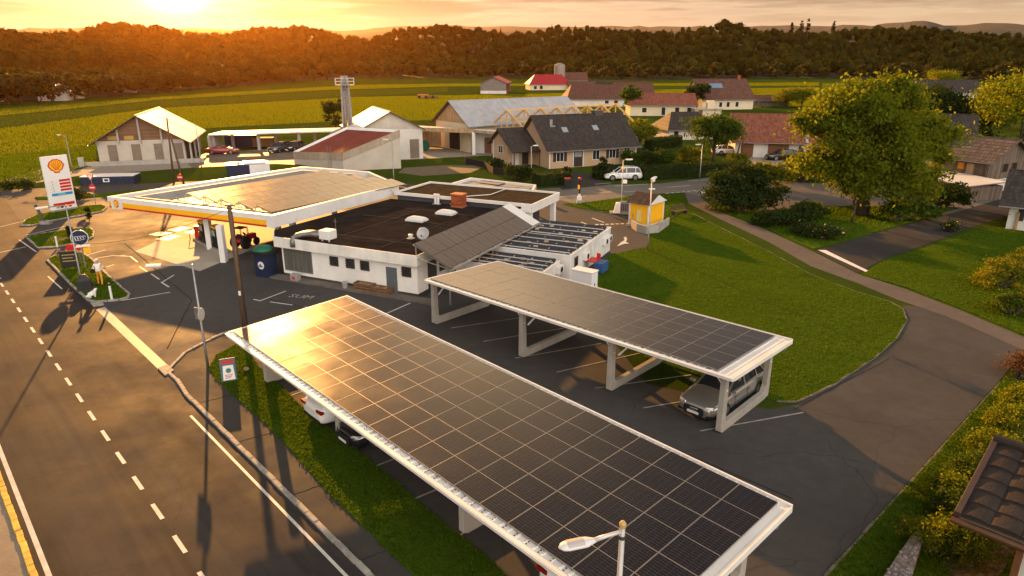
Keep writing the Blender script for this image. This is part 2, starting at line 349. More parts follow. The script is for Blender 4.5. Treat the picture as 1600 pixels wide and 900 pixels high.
# station asphalt, one sheet from the main road to the lawn
u=Vector((.678,-.735,0)); n=Vector((.735,.678,0))   # along / across the main road
def UV(a,v,z=0): return u*a+n*v+Vector((0,0,z))
fore=px((-120,300),(0,297),(130,291),(205,288),(330,282),(420,268),(470,262),(560,262),(625,285),(700,300),(838,300))+px((900,321),(930,330),(1000,342),(1012,362),(1012,385),(952,398),(890,446))+px((1010,600),(1200,640),(1245,632),(1370,560),(1405,530),(1420,497),(1410,478),(1480,478),(1600,548),(1566,590),(1285,900))+[Vector((9.2,9,0)),Vector((-2,9,0))]+[UV(-5,9.1),UV(-30.5,7.4),UV(-52,7),UV(-70,7)]
ground('forecourt',fore,.008,ASPH)
# main road
ground('main_road',[UV(8,.7),UV(8,7.75),UV(-36,7.75),UV(-62,7.9)]+px((0,300),(-160,303),(-160,440))+[UV(-62,.7)],.013,ROAD)
# crossing road behind the shop and the lane past the lawn
ground('village_road',px((838,302),(900,320),(1000,304),(1070,301),(1092,306),(1130,318),(1200,330),(1700,340),(1700,310),(1250,285),(1140,277),(1110,277),(1030,287),(930,289),(838,296),(750,300),(700,290),(700,302)),.013,mat('village_road',(.105,.093,.082),.6,.15,.5,.2,30,world=True,dirt=.3))
ground('lane',px((1092,306),(1070,301),(1076,318),(1130,345),(1200,378),(1268,417),(1340,443),(1400,468),(1480,495),(1600,548),(1680,600),(1680,565),(1600,527),(1500,485),(1415,452),(1340,428),(1270,393),(1180,352),(1120,330)),.017,LANE)
ground('side_lane',px((1272,392),(1341,427),(1380,405),(1440,385),(1520,355),(1600,330),(1600,300),(1500,330),(1420,350)),.019,DARKA)
ground('farm_yard',px((628,250),(760,243),(860,247),(862,243),(640,228),(560,226),(330,238),(290,250),(160,258),(120,262),(0,284),(0,295),(120,275),(300,262),(430,256),(470,252)),.006,GRAVEL)
ground('barn_drive',px((300,262),(430,256),(560,262),(625,256),(628,246),(500,234),(330,236),(290,252)),.010,mat('yard_asphalt',(.10,.085,.07),.7,.25,.3,.2,20,world=True))
ground('gravel_track',px((0,281),(70,262),(150,254),(155,262),(110,270),(60,280),(0,292)),.010,mat('sandy_gravel',(.30,.24,.17),.9,.2,1,.4,20,world=True))
ground('driveway',px((878,297),(950,289),(930,276),(905,268),(868,270),(866,282)),.016,DARKA)
ground('farm_drive',px((1150,262),(1280,262),(1280,244),(1140,246)),.010,GRAVEL)
ground('dirt_patch',px((632,262),(700,258),(760,259),(735,270),(660,275),(622,270)),.008,mat('dry_dirt',(.11,.085,.05),.95,.2,1,.4,20,world=True))
ground('dirt_patch',px((938,440),(985,436),(990,452),(960,465),(930,468)),.008,SOIL)
# concrete pads under the pumps
ground('concrete_pad',px((211,393),(312,424),(420,379),(560,330),(430,325),(300,352)),.014,CONC)
WHT=mat('pale_slab',(.55,.50,.43),.45,.06,2,.1,world=True)
for q in (((232,367),(252,362),(270,364),(250,369)),((243,374),(267,367),(282,369),(262,376)),((262,360),(283,354),(298,356),(278,362)),((288,363),(304,359),(312,362),(298,366))):
    ground('paving_slab',px(*q),.016,WHT)
# side parking, pavement beside the main road
ground('pavement',px((385,512),(350,520),(320,534),(290,551),(275,566),(267,575),(263,582))+[UV(-31.5,7.95),UV(-28,7.85),UV(6,7.85),UV(6,9.6),UV(-20,9.75),UV(-27,10.6),UV(-31,12.6),UV(-33,14.8)]+px((402,520)),.018,PAVE)
PY=mat('path_paving',(.20,.165,.125),.8,.2,1,.3,20,world=True)
ground('pavement',[UV(8,.7),UV(-45,.7),UV(-45,-4),UV(8,-4)],.014,PY)
# repairs, seams and covers
TAR=mat('tar_seam',(.022,.021,.020),1,.2,3,world=True,spec=0)
sb=B()
def seam(p,q,w=.035,z=.0225,k=14):
    p=Vector((p[0],p[1],z)); q=Vector((q[0],q[1],z)); d=(q-p); s=Vector((-d.y,d.x,0)).normalized(); pts=[p+d*(i/k)+s*rnd.uniform(-.035,.035) for i in range(k+1)]
    for a_,b_ in zip(pts,pts[1:]): sb.poly([tuple(a_+s*w/2),tuple(a_-s*w/2),tuple(b_-s*w/2),tuple(b_+s*w/2)])
for a_ in (-28.5,-24.2,-19.6,-15.2,-10.8,-6,-1): seam(UV(a_,7.9),UV(a_+.25,9.6),.03)
seam(P(195,380),P(300,470)); seam(P(300,470),P(262,545)); seam(P(420,468),P(560,498)); seam(P(470,560),P(640,500)); seam(P(900,640),P(1240,780)); seam(P(1240,640),P(1390,560),.03); seam(P(150,400),P(210,398)); seam(P(1010,690),P(1090,760)); seam(P(860,470),P(1000,545)) if False else None
tag(sb.build('tar_seams',TAR,recalc=False),kind='structure')
# ---- kerbs (stone rows with joints, uneven), one thing per run
def kerb(name,label,pts,w=.16,h=.10,seg=.8,m=None,z=0,yellow=False,jit=.012,closed=False):
    b=B(); pts=[Vector((p[0],p[1],0)) for p in pts]
    if closed: pts.append(pts[0])
    for p,q in zip(pts,pts[1:]):
        L_=(q-p).length; k=max(1,round(L_/seg)); d=(q-p)/L_; s=Vector((-d.y,d.x,0))
        for i in range(k):
            a=p+d*(L_*i/k+.012); e=p+d*(L_*(i+1)/k-.012); o=s*rnd.uniform(-jit,jit); hh=h+rnd.uniform(-jit,jit)
            b.beam(a+o+Vector((0,0,z+hh/2)),e+o+Vector((0,0,z+hh/2)),w,hh)
    return tag(b.build(name,m or KERB,bevel=.015),label,'kerb')
YK=mat('yellow_kerb',(.62,.38,.06),.7,.3,2,.3,world=True,dirt=.5)
kerb('kerb','row of yellowish kerb stones along the left edge of the main road',[UV(8,.76),UV(-32,.76)],.18,.10,.35,YK)
kerb('kerb','cracked pale kerb stones between the main road and the roadside pavement',[UV(6,7.82),UV(-29.5,7.82),UV(-31.5,8.0)],.17,.10,.62)
kerb('kerb','curved pale kerb sweeping round the pavement corner to the wooden pole',[UV(-31.5,8.0)]+px((263,582),(267,575),(275,566),(290,551),(320,535),(350,521),(380,513)),.14,.07,.5)
# ---- planted islands: raised grass with a kerb
TUFT=[]
def island(label,pts,z=.10):
    b=B(); b.prism([(p[0],p[1]) for p in pts],.0,z); o=tag(b.build('grass_island',LAWN),kind='structure')
    kerb('kerb',label,pts,.14,z+.02,.6,closed=True); TUFT.append(([Vector(p) for p in pts],z,30,.10)); return o
I1=px((33,353),(40,345),(60,336),(90,331),(120,324),(160,321),(167,325),(160,331),(130,337),(100,342),(70,348),(50,353))
I2=px((42,372),(62,367),(100,361),(140,357),(147,362),(145,372),(120,381),(85,387),(60,388))
I3=px((74,407),(85,401),(105,399),(128,396),(142,405),(170,433),(202,461),(200,466),(186,470),(150,473),(138,470),(110,444))
island('pale kerb round the grass island under the tall price sign',I1); island('pale kerb round the middle grass island with a white bollard',I2); island('pale kerb round the triangular island with the sign boards',I3)
ground('pavement',px((62,375),(100,372),(130,368),(130,372),(100,377),(72,380)),.104,PAVE)
# drain strip across the entrance
b=B(); q=px((150,484),(164,480),(262,571),(247,577))
b.poly([(p.x,p.y,.020) for p in q]); tag(b.build('drain_grate',tilemat('grate_ribs',(.42,.37,.31),.12,.05,.5,'xy',.25,.8,.08),recalc=False),'pale ribbed drain grate laid across the station entrance','drain grate')
b=B(); q=px((247,577),(262,571),(272,580),(258,588)); b.prism([(p.x,p.y) for p in q],.012,.07); tag(b.build('kerb_ramp',KERB),'pale sloped kerb stone at the lower end of the drain grate','kerb stone')
b=B(); q=px((141,474),(160,473),(163,477),(146,480)); b.prism([(p.x,p.y) for p in q],.012,.07); tag(b.build('kerb_ramp',KERB),'pale kerb stone between the triangular island and the drain grate','kerb stone')
# ---- road markings
mk=B()
def dash(p,q,w,z=.020):
    p=Vector(p[:2]).to_3d(); q=Vector(q[:2]).to_3d(); d=(q-p).normalized(); s=Vector((-d.y,d.x,0))*w/2
    mk.poly([tuple(v+Vector((0,0,z))) for v in (p+s,p-s,q-s,q+s)])
CL=4.28
for k in range(34):
    a=5.2-2.16*k-.5; 
    if a>-62: dash(UV(a,CL),UV(a-1.05,CL),.13)
for x0,y0,x1,y1 in ((0,436,-6,428),(-15,415,-28,400)): dash(P(x0,y0),P(x1,y1),.13)
dash(UV(6,7.35),UV(-27.6,7.3),.10); dash(UV(6,1.07),UV(-40,1.07),.14)
for (a,b_) in (((75,432),(97,452)),((30,375),(57,394))): dash(P(*a),P(*b_),.09)
for q in (((204,401),(215,410)),((218,417),(230,425)),((236,428),(249,437)),((252,441),(264,449)),((166,418),(178,414)),((180,400),(204,401)),((254,441),(272,430)),((190,470),(266,457)),((88,412),(165,391)),((150,404),(180,399)),((188,400),(196,399)),
    ((0,355),(60,340)),((0,395),(40,386)),((40,368),(110,352)),((405,471),(447,455)),((396,468),(405,470)),((422,472),(457,477)),((500,498),(541,463)),((600,492),(641,474)),((475,480),(492,482))): dash(P(*q[0]),P(*q[1]),.11)
tag(mk.build('road_markings',PAINT,recalc=False),kind='structure'); mk=B()
# bays under both carports
for q in (((705,513),(838,493)),((755,534),(900,510)),((805,560),(940,537)),((870,582),(1000,552)),((930,607),(1080,586)),((1005,638),(1064,628)),((1094,674),(1255,645)),
    ((440,624),(478,610)),((483,661),(520,645)),((530,690),(560,676)),((582,731),(622,715)),((643,782),(700,758)),((715,838),(780,808))): dash(P(*q[0]),P(*q[1]),.075,z=.0201)
tag(mk.build('road_markings',mat('worn_shaded_paint',(.30,.285,.26),.75,.35,2.5,world=True,dirt=.7),recalc=False),kind='structure'); mk=B()  # worn paint, its colour also darkened for the shade the markings lie in
# village road and turning arrows
for q in (((840,312),(905,305)),((840,305),(852,309)),((960,291),(1012,288)),((936,301),(956,300)),((900,308),(916,306)),((975,300),(994,299)),((1043,293),(1078,290)),((1075,283),(1110,281)),((925,341),(944,348)),((908,347),(924,354)),((930,288),(955,286))): dash(P(*q[0]),P(*q[1]),.16)
for k in range(6): dash(P(930+k*8,351.5-k*.3),P(935+k*8,351.2-k*.3),.3)
for k in range(7): dash(P(1040+k*8.5,302.5-k*.8),P(1045+k*8.5,302-k*.8),.25)
mk.poly([tuple(p+Vector((0,0,.021))) for p in px((1088,300),(1112,296),(1112,301),(1094,303))])
mk.poly([tuple(p+Vector((0,0,.020))) for p in px((974,372),(978,370),(980,374),(978,378),(983,381),(976,381),(968,384),(964,385),(970,379),(974,377),(976,374))])
tag(mk.build('road_markings',PAINT,recalc=False),kind='structure')
b=B()
tp=px((1278,391),(1290,391),(1358,424),(1362,427),(1352,425))
b.poly([tuple(p+Vector((0,0,.022))) for p in tp]); tag(b.build('road_markings',mat('white_line',(.6,.58,.55),.6,.1,2,world=True),recalc=False),kind='structure')
def text_mesh(s,size,mats,depth=.004,name='lettering',align='CENTER',shear=0,bold=0):
    cu=bpy.data.curves.new('t','FONT'); cu.body=s; cu.size=size; cu.extrude=depth; cu.align_x=align; cu.align_y='CENTER'; cu.shear=shear; cu.offset=bold; cu.resolution_u=2
    o=bpy.data.objects.new('t',cu); COL.objects.link(o); dg=bpy.context.evaluated_depsgraph_get(); me=bpy.data.meshes.new_from_object(o.evaluated_get(dg)); me.name=name
    bpy.data.objects.remove(o); me.materials.clear(); me.materials.append(mats); return me
o=link('road_lettering',text_mesh('SUM',.85,mat('worn_shaded_paint',(.3,.3,.3)),.002,'road_lettering'),None,P(471,464)+Vector((0,0,.021)),rz=R(-15)); tag(o,kind='structure')
# ------------------------------------------------------------------ verges and lawns
VERGE=px((372,537),(338,556),(326,578),(345,600),(380,632),(420,668),(470,722),(520,778),(590,846),(660,915),(820,930),(770,880),(660,790),(560,705),(470,635),(432,598),(402,572),(386,545))
b=B(); b.prism([(p.x,p.y) for p in VERGE],0,.06); tag(b.build('verge',LAWN),kind='structure'); TUFT.append((VERGE,.06,120,.055))
LW=px((952,399),(1012,386),(1012,364),(1040,350),(1072,330),(1082,334),(1135,361),(1200,393),(1270,431),(1340,457),(1390,472),(1410,483),(1417,500),(1400,530),(1366,560),(1300,603),(1245,629),(1212,628),(1010,560),(985,500),(935,470),(930,450),(898,445))
b=B(); b.prism([(p.x,p.y) for p in LW],0,.05); tag(b.build('lawn',LAWN),kind='structure'); TUFT.append((LW,.05,60,.05))
BR=px((1290,905),(1562,600),(1570,590),(1640,640),(1640,905)); b=B(); b.prism([(p.x,p.y) for p in BR],0,.06); tag(b.build('lawn',LAWN),kind='structure'); TUFT.append((BR,.06,110,.06))
RL=px((1345,430),(1385,408),(1445,388),(1520,362),(1640,345),(1640,545),(1600,524),(1500,482),(1415,449)); b=B(); b.prism([(p.x,p.y) for p in RL],0,.05); tag(b.build('lawn',LAWN),kind='structure'); TUFT.append((RL,.05,40,.06))
GD=px((1110,322),(1135,322),(1200,330),(1330,322),(1500,325),(1420,348),(1270,390),(1180,350),(1125,330)); b=B(); b.prism([(p.x,p.y) for p in GD],0,.05); tag(b.build('garden_lawn',LAWN),kind='structure'); TUFT.append((GD,.05,12,.14))
VR=px((880,319),(905,318),(1000,306),(1062,304),(1072,328),(1040,348),(1010,340),(1004,330),(930,329),(905,326)); b=B(); b.prism([(p.x,p.y) for p in VR],0,.06); tag(b.build('verge',LAWN),kind='structure'); TUFT.append((VR,.06,12,.12))
for run,l in ((LW[5:18],'low kerb where the big lawn meets the lane and the parking lot'),(px((1288,903),(1562,600)),'low kerb between the parking lot and the right hand grass strip'),(px((880,320),(906,327),(930,331),(1002,333)),'low kerb of the narrow verge along the village road')):
    kerb('kerb',l,run,.10,.055,.9,m=mat('mossy_kerb',(.12,.105,.075),.85,.35,3,.4,world=True,dirt=.6))
def inside(pts,XY):
    x=XY[:,0]; y=XY[:,1]; r=np.zeros(len(x),bool); n_=len(pts)
    for i in range(n_):
        a=pts[i]; b_=pts[(i+1)%n_]
        if a[1]==b_[1]: continue
        k=((a[1]>y)!=(b_[1]>y))&(x<(b_[0]-a[0])*(y-a[1])/(b_[1]-a[1])+a[0]); r^=k
    return r
def tufts(name,areas,m,seed=1,blades=4,wide=.05):
    g=np.random.default_rng(seed); Vs=[]
    for pts,z,dens,h in areas:
        a=np.array([[p[0],p[1]] for p in pts]); lo=a.min(0); hi=a.max(0); n_=int((hi-lo).prod()*dens); XY=lo+g.random((n_,2))*(hi-lo); XY=XY[inside(pts,XY)]
        n_=len(XY)
        for k in range(blades):
            base=np.c_[XY+g.normal(0,.05,(n_,2)),np.full(n_,z-.005)]; t=g.random(n_)*2*pi; s_=np.c_[np.cos(t),np.sin(t),np.zeros(n_)]*wide*(.6+g.random((n_,1)))/2
            tip=base+np.c_[g.normal(0,.045,(n_,2)),h*(.4+g.random(n_))*(1 if h<.3 else 1)]
            Vs.append(np.stack([base-s_,base+s_,tip],1).reshape(-1,3))
    V=np.concatenate(Vs); F=np.arange(len(V)).reshape(-1,3)
    o=link(name,npmesh(name,V,F,m)); return tag(o,kind='stuff')
GLEAF=leafmat('grass_blade',(.055,.098,.008),(.088,.138,.010),.5,.9,.0)
tufts('grass',TUFT,GLEAF)
CROP=leafmat('crop_blade',(.105,.135,.008),(.17,.19,.010),.4,.9,.0); CROP2=leafmat('green_crop_blade',(.040,.065,.010),(.070,.095,.012),.4,.9,.0)
def crop(name,pts,dens,h,m,seed):
    tufts(name,[(pts,0,dens*7,h*.8)],m,seed,2,.16)
F1=px((-150,250),(0,243),(75,237),(150,226),(330,200),(520,190),(680,188),(850,178),(1000,172),(1280,166),(1280,137),(1000,141),(850,147),(560,152),(240,170),(0,202),(-150,213))
crop('crop',F1,.55,.45,CROP,3)
crop('crop',px((-150,210),(0,199),(240,168),(560,150),(700,144),(700,137),(500,143),(250,158),(0,184),(-150,195)),.3,.4,CROP2,4)
crop('crop',px((-150,192),(0,181),(250,156),(500,141),(700,135),(860,134),(1280,134),(1280,129),(1000,131),(700,131),(560,133),(300,148),(0,171),(-150,181)),.2,.5,CROP,5)
crop('grass',px((0,300),(150,258),(150,228),(0,245),(-60,250),(-60,300)),3,.25,GLEAF,6)
# ------------------------------------------------------------------ wooded hills
TOPX=[-400,0,150,190,250,300,350,480,540,575,650,750,850,1000,1060,1100,1130,1190,1230,1260,1300,1350,1400,1440,1460,1500,1600,2000]
TOPY=[50,49,45,43,47,51,46,45,51,54,46,44,47,47,43,44,41,49,46,44,46,47,47,46,47,47,48,48]
ex=np.array([e[0] for e in EDGE],float); d0=np.array([math.hypot(p.x,p.y) for p in ed])
def column(x):
    """bearing of picture column x, distance of the wood edge and ridge height there"""
    dx=(x-800); fw=FPX*_c-(HZ-450)*_s; az=math.atan2(dx,fw); de=float(np.interp(x,ex,d0)); ty=float(np.interp(x,TOPX,TOPY))
    el=math.atan((HZ-ty)/FPX*cos(az)*1.0); return az,de,el
TREEH=15
def hillz(x,r):
    az,de,el=column(x); dr=max(de+420,950); H_=CAMH+dr*math.tan(el)-TREEH
    t=min(max((r-de-5)/(dr-de),0),1)**1.15; return H_*(t*t*(3-2*t)*.55+t*.45)+(5*sin(az*31+r*.011)+1.8*sin(az*83-r*.023+1.7)-2)*t
b=B(); NX,NR=96,16; gx=np.linspace(-380,1980,NX)
for i,x in enumerate(gx):
    az,de,el=column(x)
    for j in range(NR):
        r=de+2+(j/(NR-1))**1.0*1100; b.v.append((r*sin(az),r*cos(az),hillz(x,r)-.3))
for i in range(NX-1):
    for j in range(NR-1): b.f.append((i*NR+j,(i+1)*NR+j,(i+1)*NR+j+1,i*NR+j+1)); b.m.append(0)
tag(b.build('hills',mat('forest_floor',(.03,.03,.014),.95,.3,.05,world=True),smooth=True),kind='structure')
# far ridge beyond
b=B(); prof=[(-600,40),(0,53),(60,50),(120,50),(560,52),(600,48),(640,47),(700,46),(800,48),(1350,46),(1400,42),(1440,39),(1462,45),(1480,45),(1530,43),(1600,45),(2200,46)]
xs=np.linspace(-600,2200,180)
for x in xs:
    az,_,_2=column(x); y=float(np.interp(x,[p[0] for p in prof],[p[1] for p in prof])); el=math.atan((HZ-y)/FPX*cos(az)); hh=CAMH+2600*math.tan(el)+rnd.uniform(-3,3)
    for r,h in ((2000,0),(2250,hh*.6),(2600,hh),(3200,hh*.9)): b.v.append((r*sin(az),r*cos(az),h))
for i in range(179):
    for j in range(3): b.f.append((i*4+j,(i+1)*4+j,(i+1)*4+j+1,i*4+j+1)); b.m.append(0)
tag(b.build('hills',mat('far_wood',(.04,.042,.03),.95,.4,.02,.6,.08,world=True),smooth=True),kind='structure')
def lump(g,sub=2,jit=.18):
    bm=bmesh.new(); bmesh.ops.create_icosphere(bm,subdivisions=sub,radius=1); V=np.array([v.co[:] for v in bm.verts]); F=np.array([[v.index for v in f.verts] for f in bm.faces]); bm.free()
    return V*(1+g.normal(0,jit,(len(V),1))),F
FOREST=leafmat('forest_leaf',(.016,.022,.007),(.062,.062,.014),.35,.9,.0,.045)
g=np.random.default_rng(11); LV=[lump(g,2,.13) for _ in range(6)]
Vs=[];Fs=[];off=0;QV=[]
def wtree(x,y,z,h,r,nq=70,qs=1.15):
    global off
    V,F=LV[int(g.integers(6))]; a=g.random()*6.28; Rz=np.array([[cos(a),-sin(a),0],[sin(a),cos(a),0],[0,0,1]])
    con=g.random()<.07
    sh=V@Rz.T*np.array([r*.74,r*.74,h*.34])
    if con: k=(1-(V[:,2:3]+1)/2)*1.1+.08; sh=sh*np.c_[k*.8,k*.8,np.full(len(V),1.25)]
    Vs.append(sh+np.array([x,y,z+h*(.58 if not con else .55)])); Fs.append(F+off); off+=len(V)
    if not con:
        d=g.normal(0,1,(nq,3)); d/=np.linalg.norm(d,axis=1,keepdims=True); d[:,2]=np.abs(d[:,2])*1.1-.25; blob=1+.25*np.sin(d[:,:1]*5+a)*np.cos(d[:,1:2]*6+a)
        c=d*np.array([r,r,h*.45])*blob*(.86+.2*g.random((nq,1)))+np.array([x,y,z+h*.56])
    else:
        t=g.random(nq); an=g.random(nq)*6.28; rr=r*.75*(1-t)+.15; c=np.c_[rr*np.cos(an),rr*np.sin(an),h*(.12+t*1.0)]+np.array([x,y,z])
    QV.append(cards(c,qs*(r/5 if not con else .7),g))
def cards(c,s,g,asp=1.0,bias=None):
    n_=len(c); a=g.normal(0,1,(n_,3)); a/=np.linalg.norm(a,axis=1,keepdims=True); t=g.normal(0,1,(n_,3)); b_=np.cross(a,t); b_/=np.linalg.norm(b_,axis=1,keepdims=True)
    s=s*(.6+.8*g.random((n_,1))); a=a*s/2; b_=b_*s/2*asp
    return np.stack([c-a*1.15,c-b_*.62+a*.1,c+a*1.15,c+b_*.62+a*.1],1).reshape(-1,3)
nt_=0
for x in np.arange(-330,1950,5.2):
    az,de,el=column(x); nj=9 if de>520 else 15
    for j in range(nj):
        xx=x+g.uniform(-6,6); az,de,el=column(xx); t=(j+g.random())/nj; dr=max(de+420,950); r=de+4+t**1.05*(dr-de+35)
        h=TREEH*g.uniform(.65,1.12)*(1.0 if r>480 else .62); rr=g.uniform(3.4,7.8)*(1 if r>480 else .7)
        wtree(r*sin(az),r*cos(az),hillz(xx,r)-.5,h,rr,120 if r<700 else 70); nt_+=1
V1=np.concatenate(Vs); F1_=np.concatenate(Fs); Q=np.concatenate(QV); Fq=np.arange(len(Q)).reshape(-1,4)
tri=F1_; quads=Fq+len(V1)
# lumps as degenerate-free triangles need their own face size: two meshes joined as one object via loops
def mixmesh(name,V,T,Qd,m):
    me=bpy.data.meshes.new(name); V=V.astype(np.float32); me.vertices.add(len(V)); me.vertices.foreach_set('co',V.ravel())
    li=np.concatenate([T.ravel(),Qd.ravel()]).astype(np.int32); me.loops.add(len(li)); me.loops.foreach_set('vertex_index',li)
    ls=np.concatenate([np.arange(0,T.size,3),T.size+np.arange(0,Qd.size,4)]).astype(np.int32); me.polygons.add(len(ls)); me.polygons.foreach_set('loop_start',ls); me.materials.append(m); me.update(calc_edges=True); me.validate(); return me
tag(link('forest',mixmesh('forest',np.concatenate([V1,Q]),tri,quads,FOREST)),kind='stuff')
print('forest trees',nt_,'quads',len(Fq))
# ------------------------------------------------------------------ shared materials of built things
WHITE=mat('white_render',(.78,.75,.70),.75,.06,.8,.1,20,dirt=.35); WMETAL=mat('white_metal',(.68,.66,.63),.4,.05,1.2,dirt=.3); GMETAL=mat('galvanised_metal',(.30,.30,.30),.42,.15,3,metal=.7,dirt=.3); DMETAL=mat('dark_metal',(.06,.06,.06),.5,.2,3,metal=.3)
CONCP=mat('precast_concrete',(.34,.315,.275),.8,.12,1.5,.2,20,dirt=.4); YEL=mat('yellow_panel',(.85,.42,.015),.4,.05,1,dirt=.15); RED=mat('red_panel',(.50,.02,.015),.4,.08,1); FEL=mat('roofing_felt',(.026,.021,.019),1,.3,.9,.25,12,dirt=.6,spec=0); GRAVR=mat('gravel_roof',(.055,.040,.024),1,.35,2,.4,25,dirt=.4,spec=0)
BLACK=mat('black_plastic',(.015,.015,.016),.5,.2,3); GLASS=glassmat('window_glass'); RUBBER=mat('tyre_rubber',(.018,.018,.018),.8,.2,4); WOODP=mat('weathered_pole',(.10,.062,.036),.8,.35,2,.5,8,stretch=(6,6,.6)); TIMB=mat('new_timber',(.56,.36,.15),.65,.15,2,.1,stretch=(1,1,1)); ALU=mat('aluminium',(.55,.54,.52),.35,.08,2,metal=.8); BRICKR=tilemat('chimney_brick',(.30,.075,.03),.075,.22,.85,'sz')
GREYD=mat('roof_deck',(.30,.28,.26),.6,.12,1,.1,dirt=.5); INOX=mat('duct_metal',(.42,.41,.39),.35,.15,4,metal=.85); NAVY=mat('navy_paint',(.012,.022,.055),.4,.15,2,dirt=.2); GREEN=mat('green_plastic',(.01,.10,.055),.35,.15,2); ORANGE=mat('orange_plastic',(.62,.22,.02),.5,.1,2); BLUEP=mat('blue_panel',(.02,.22,.50),.4,.1,2)
PV_A=pvmat('solar_glass',1.11,1.8333,r0=.19); PV_F=mat('panel_frame',(.22,.215,.21),.45,.05,2,metal=.3); 
def pvmesh(name,w,l,m,fr=.011,black=False):
    b=B(); z=.04; g_=.004
    b.poly([(g_+fr,g_+fr,z-.003),(w-g_-fr,g_+fr,z-.003),(w-g_-fr,l-g_-fr,z-.003),(g_+fr,l-g_-fr,z-.003)],0)
    for x0,x1,y0,y1 in ((g_,w-g_,g_,g_+fr),(g_,w-g_,l-g_-fr,l-g_),(g_,g_+fr,g_+fr,l-g_-fr),(w-g_-fr,w-g_,g_+fr,l-g_-fr)): b.box(x0,x1,y0,y1,0,z,1)
    b.box(g_+fr,w-g_-fr,l/2-.009,l/2+.009,z-.003,z-.001,1)
    return b.mesh(name,[m,PV_F])
# ------------------------------------------------------------------ carports
def carport(name,label,o,rz,Lx,W,ncol,nrow,posts,z,tilt,pm,legw=.30,overA=(.25,.25),overW=(.45,.12),inset=(1.35,.15)):
    """long axis local x from o; y across, away from the road; posts = x positions"""
    t=thing(name,label,'carport',(o[0],o[1],0),rz)
    tz=lambda y: z+tilt*(y/W)
    b=B()   # trapezoid sheet roof with ribs running across
    y0,y1=-overW[0],W+overW[1]; x0,x1=-overA[0],Lx+overA[1]; nr=int((x1-x0)/.30)
    pts=[]
    for k in range(nr):
        x=x0+(x1-x0)*k/nr; d=(x1-x0)/nr
        pts+= [(x,.02),(x+d*.72,.02),(x+d*.78,.045),(x+d*.94,.045)]
    pts.append((x1,0))
    for (xa,za),(xb,zb) in zip(pts,pts[1:]): b.poly([(xa,y0,tz(y0)+za),(xb,y0,tz(y0)+zb),(xb,y1,tz(y1)+zb),(xa,y1,tz(y1)+za)])
    b.poly([(x0,y0,tz(y0)-.05),(x0,y1,tz(y1)-.05),(x1,y1,tz(y1)-.05),(x1,y0,tz(y0)-.05)])
    RS=b
    b=B()   # gutter and edge trim
    gy=y0-.07; b.beam((x0-.03,gy,tz(y0)-.02),(x1+.03,gy,tz(y0)-.02),.12,.14); b.beam((x0-.03,gy-.085,tz(y0)+.035),(x1+.03,gy-.085,tz(y0)+.035),.03,.03)
    b.build('gutter',WMETAL,t,bevel=.01)
    b=B(); b.beam((x0-.03,y1+.03,tz(y1)+.02),(x1+.03,y1+.03,tz(y1)+.02),.05,.16); b.beam((x1+.028,y0,tz(y0)-.01),(x1+.028,y1,tz(y1)-.01),.05,.17); b.beam((x0-.028,y0,tz(y0)-.01),(x0-.028,y1,tz(y1)-.01),.05,.17); b.build('edge_trim',WMETAL,t)
    b=RS
    for k in range(int(Lx/.42)): b.lathe([(.026,0),(.02,.012)],6,(.1+k*.42,y0+.05,tz(y0)+.046),1); b.lathe([(.026,0),(.02,.012)],6,(.1+k*.42,y0+.14,tz(y0)+.046),1)
    b.build('roof_sheet',[WMETAL,DMETAL],t)
    b=B()
    for y in (.5,W-.5): b=B(); b.beam((x0,y,tz(y)-.17),(x1,y,tz(y)-.17),.12,.22); b.build('purlin',GMETAL,t)
    for x in posts:     # U-shaped precast frames
        b=B(); ya,yb=inset[0],W-inset[1]-.15
        out=[(ya-.12,0),(yb+.12,0),(yb+.30,.10),(yb+.28,tz(yb)-.28),(yb+.03,tz(yb)-.28),(yb-.01,.62),(yb-.20,.36),(ya+.22,.36),(ya+.06,.52),(ya+.0,tz(ya)-.28),(ya-.27,tz(ya)-.28),(ya-.30,.10)]
        b.xprism([(p,q) for p,q in out],legw*.8,(x-legw*.4,0,0),(0,1,0),(0,0,1)); f=b.build('concrete_frame',CONCP,t,bevel=.02)
        for y in (ya-.12,yb+.12):
            for s in (-1,1):
                if not (x0+.1<x+s*.62<x1-.1): continue
                b=B(); b.beam((x+s*.12,y,tz(y)-.85),(x+s*.62,y,tz(y)-.27),.07,.07); b.build('brace',WMETAL,f)
    pw=Lx/ncol; pl=W/nrow; me=pvmesh('solar_panel',pw,pl,pm)
    sl=math.atan2(tilt,W)
    for i in range(ncol):
        for j in range(nrow):
            p=bpy.data.objects.new('solar_panel',me); COL.objects.link(p); p.parent=t; p.location=(i*pw,j*pl,tz(j*pl)+.062+rnd.uniform(0,.004)); p.rotation_euler=(sl+rnd.uniform(-.003,.003),rnd.uniform(-.003,.003),0)
    return t
def frame2(a,b): return math.atan2(b[1]-a[1],b[0]-a[0])
A0=P(373,527,2.7); A1=P(908,908,2.7); A2=P(548,470,2.75)
pa=math.atan2(-.735,.678)
CA=carport('solar_carport','long white carport by the main road, its roof covered with rows of glossy solar panels',(-12.16,27.69),pa,22.2,5.5,20,3,[.4,7.0,14.7,21.7],2.70,.30,PV_A,overA=(.12,.28),overW=(.17,.12))
PV_B=pvmat('solar_glass_small',1.056,1.75,ior=1.75,r0=.17)
CB=carport('solar_carport','smaller white carport beside the big lawn with solar panels and a silver car under it',(-4.45,35.35),math.atan2(-.684,.73),16.9,5.25,16,3,[.1,6.7,12.0,17.3],2.68,-.16,PV_B,overA=(.15,.70),overW=(.12,.12),inset=(.5,.75))
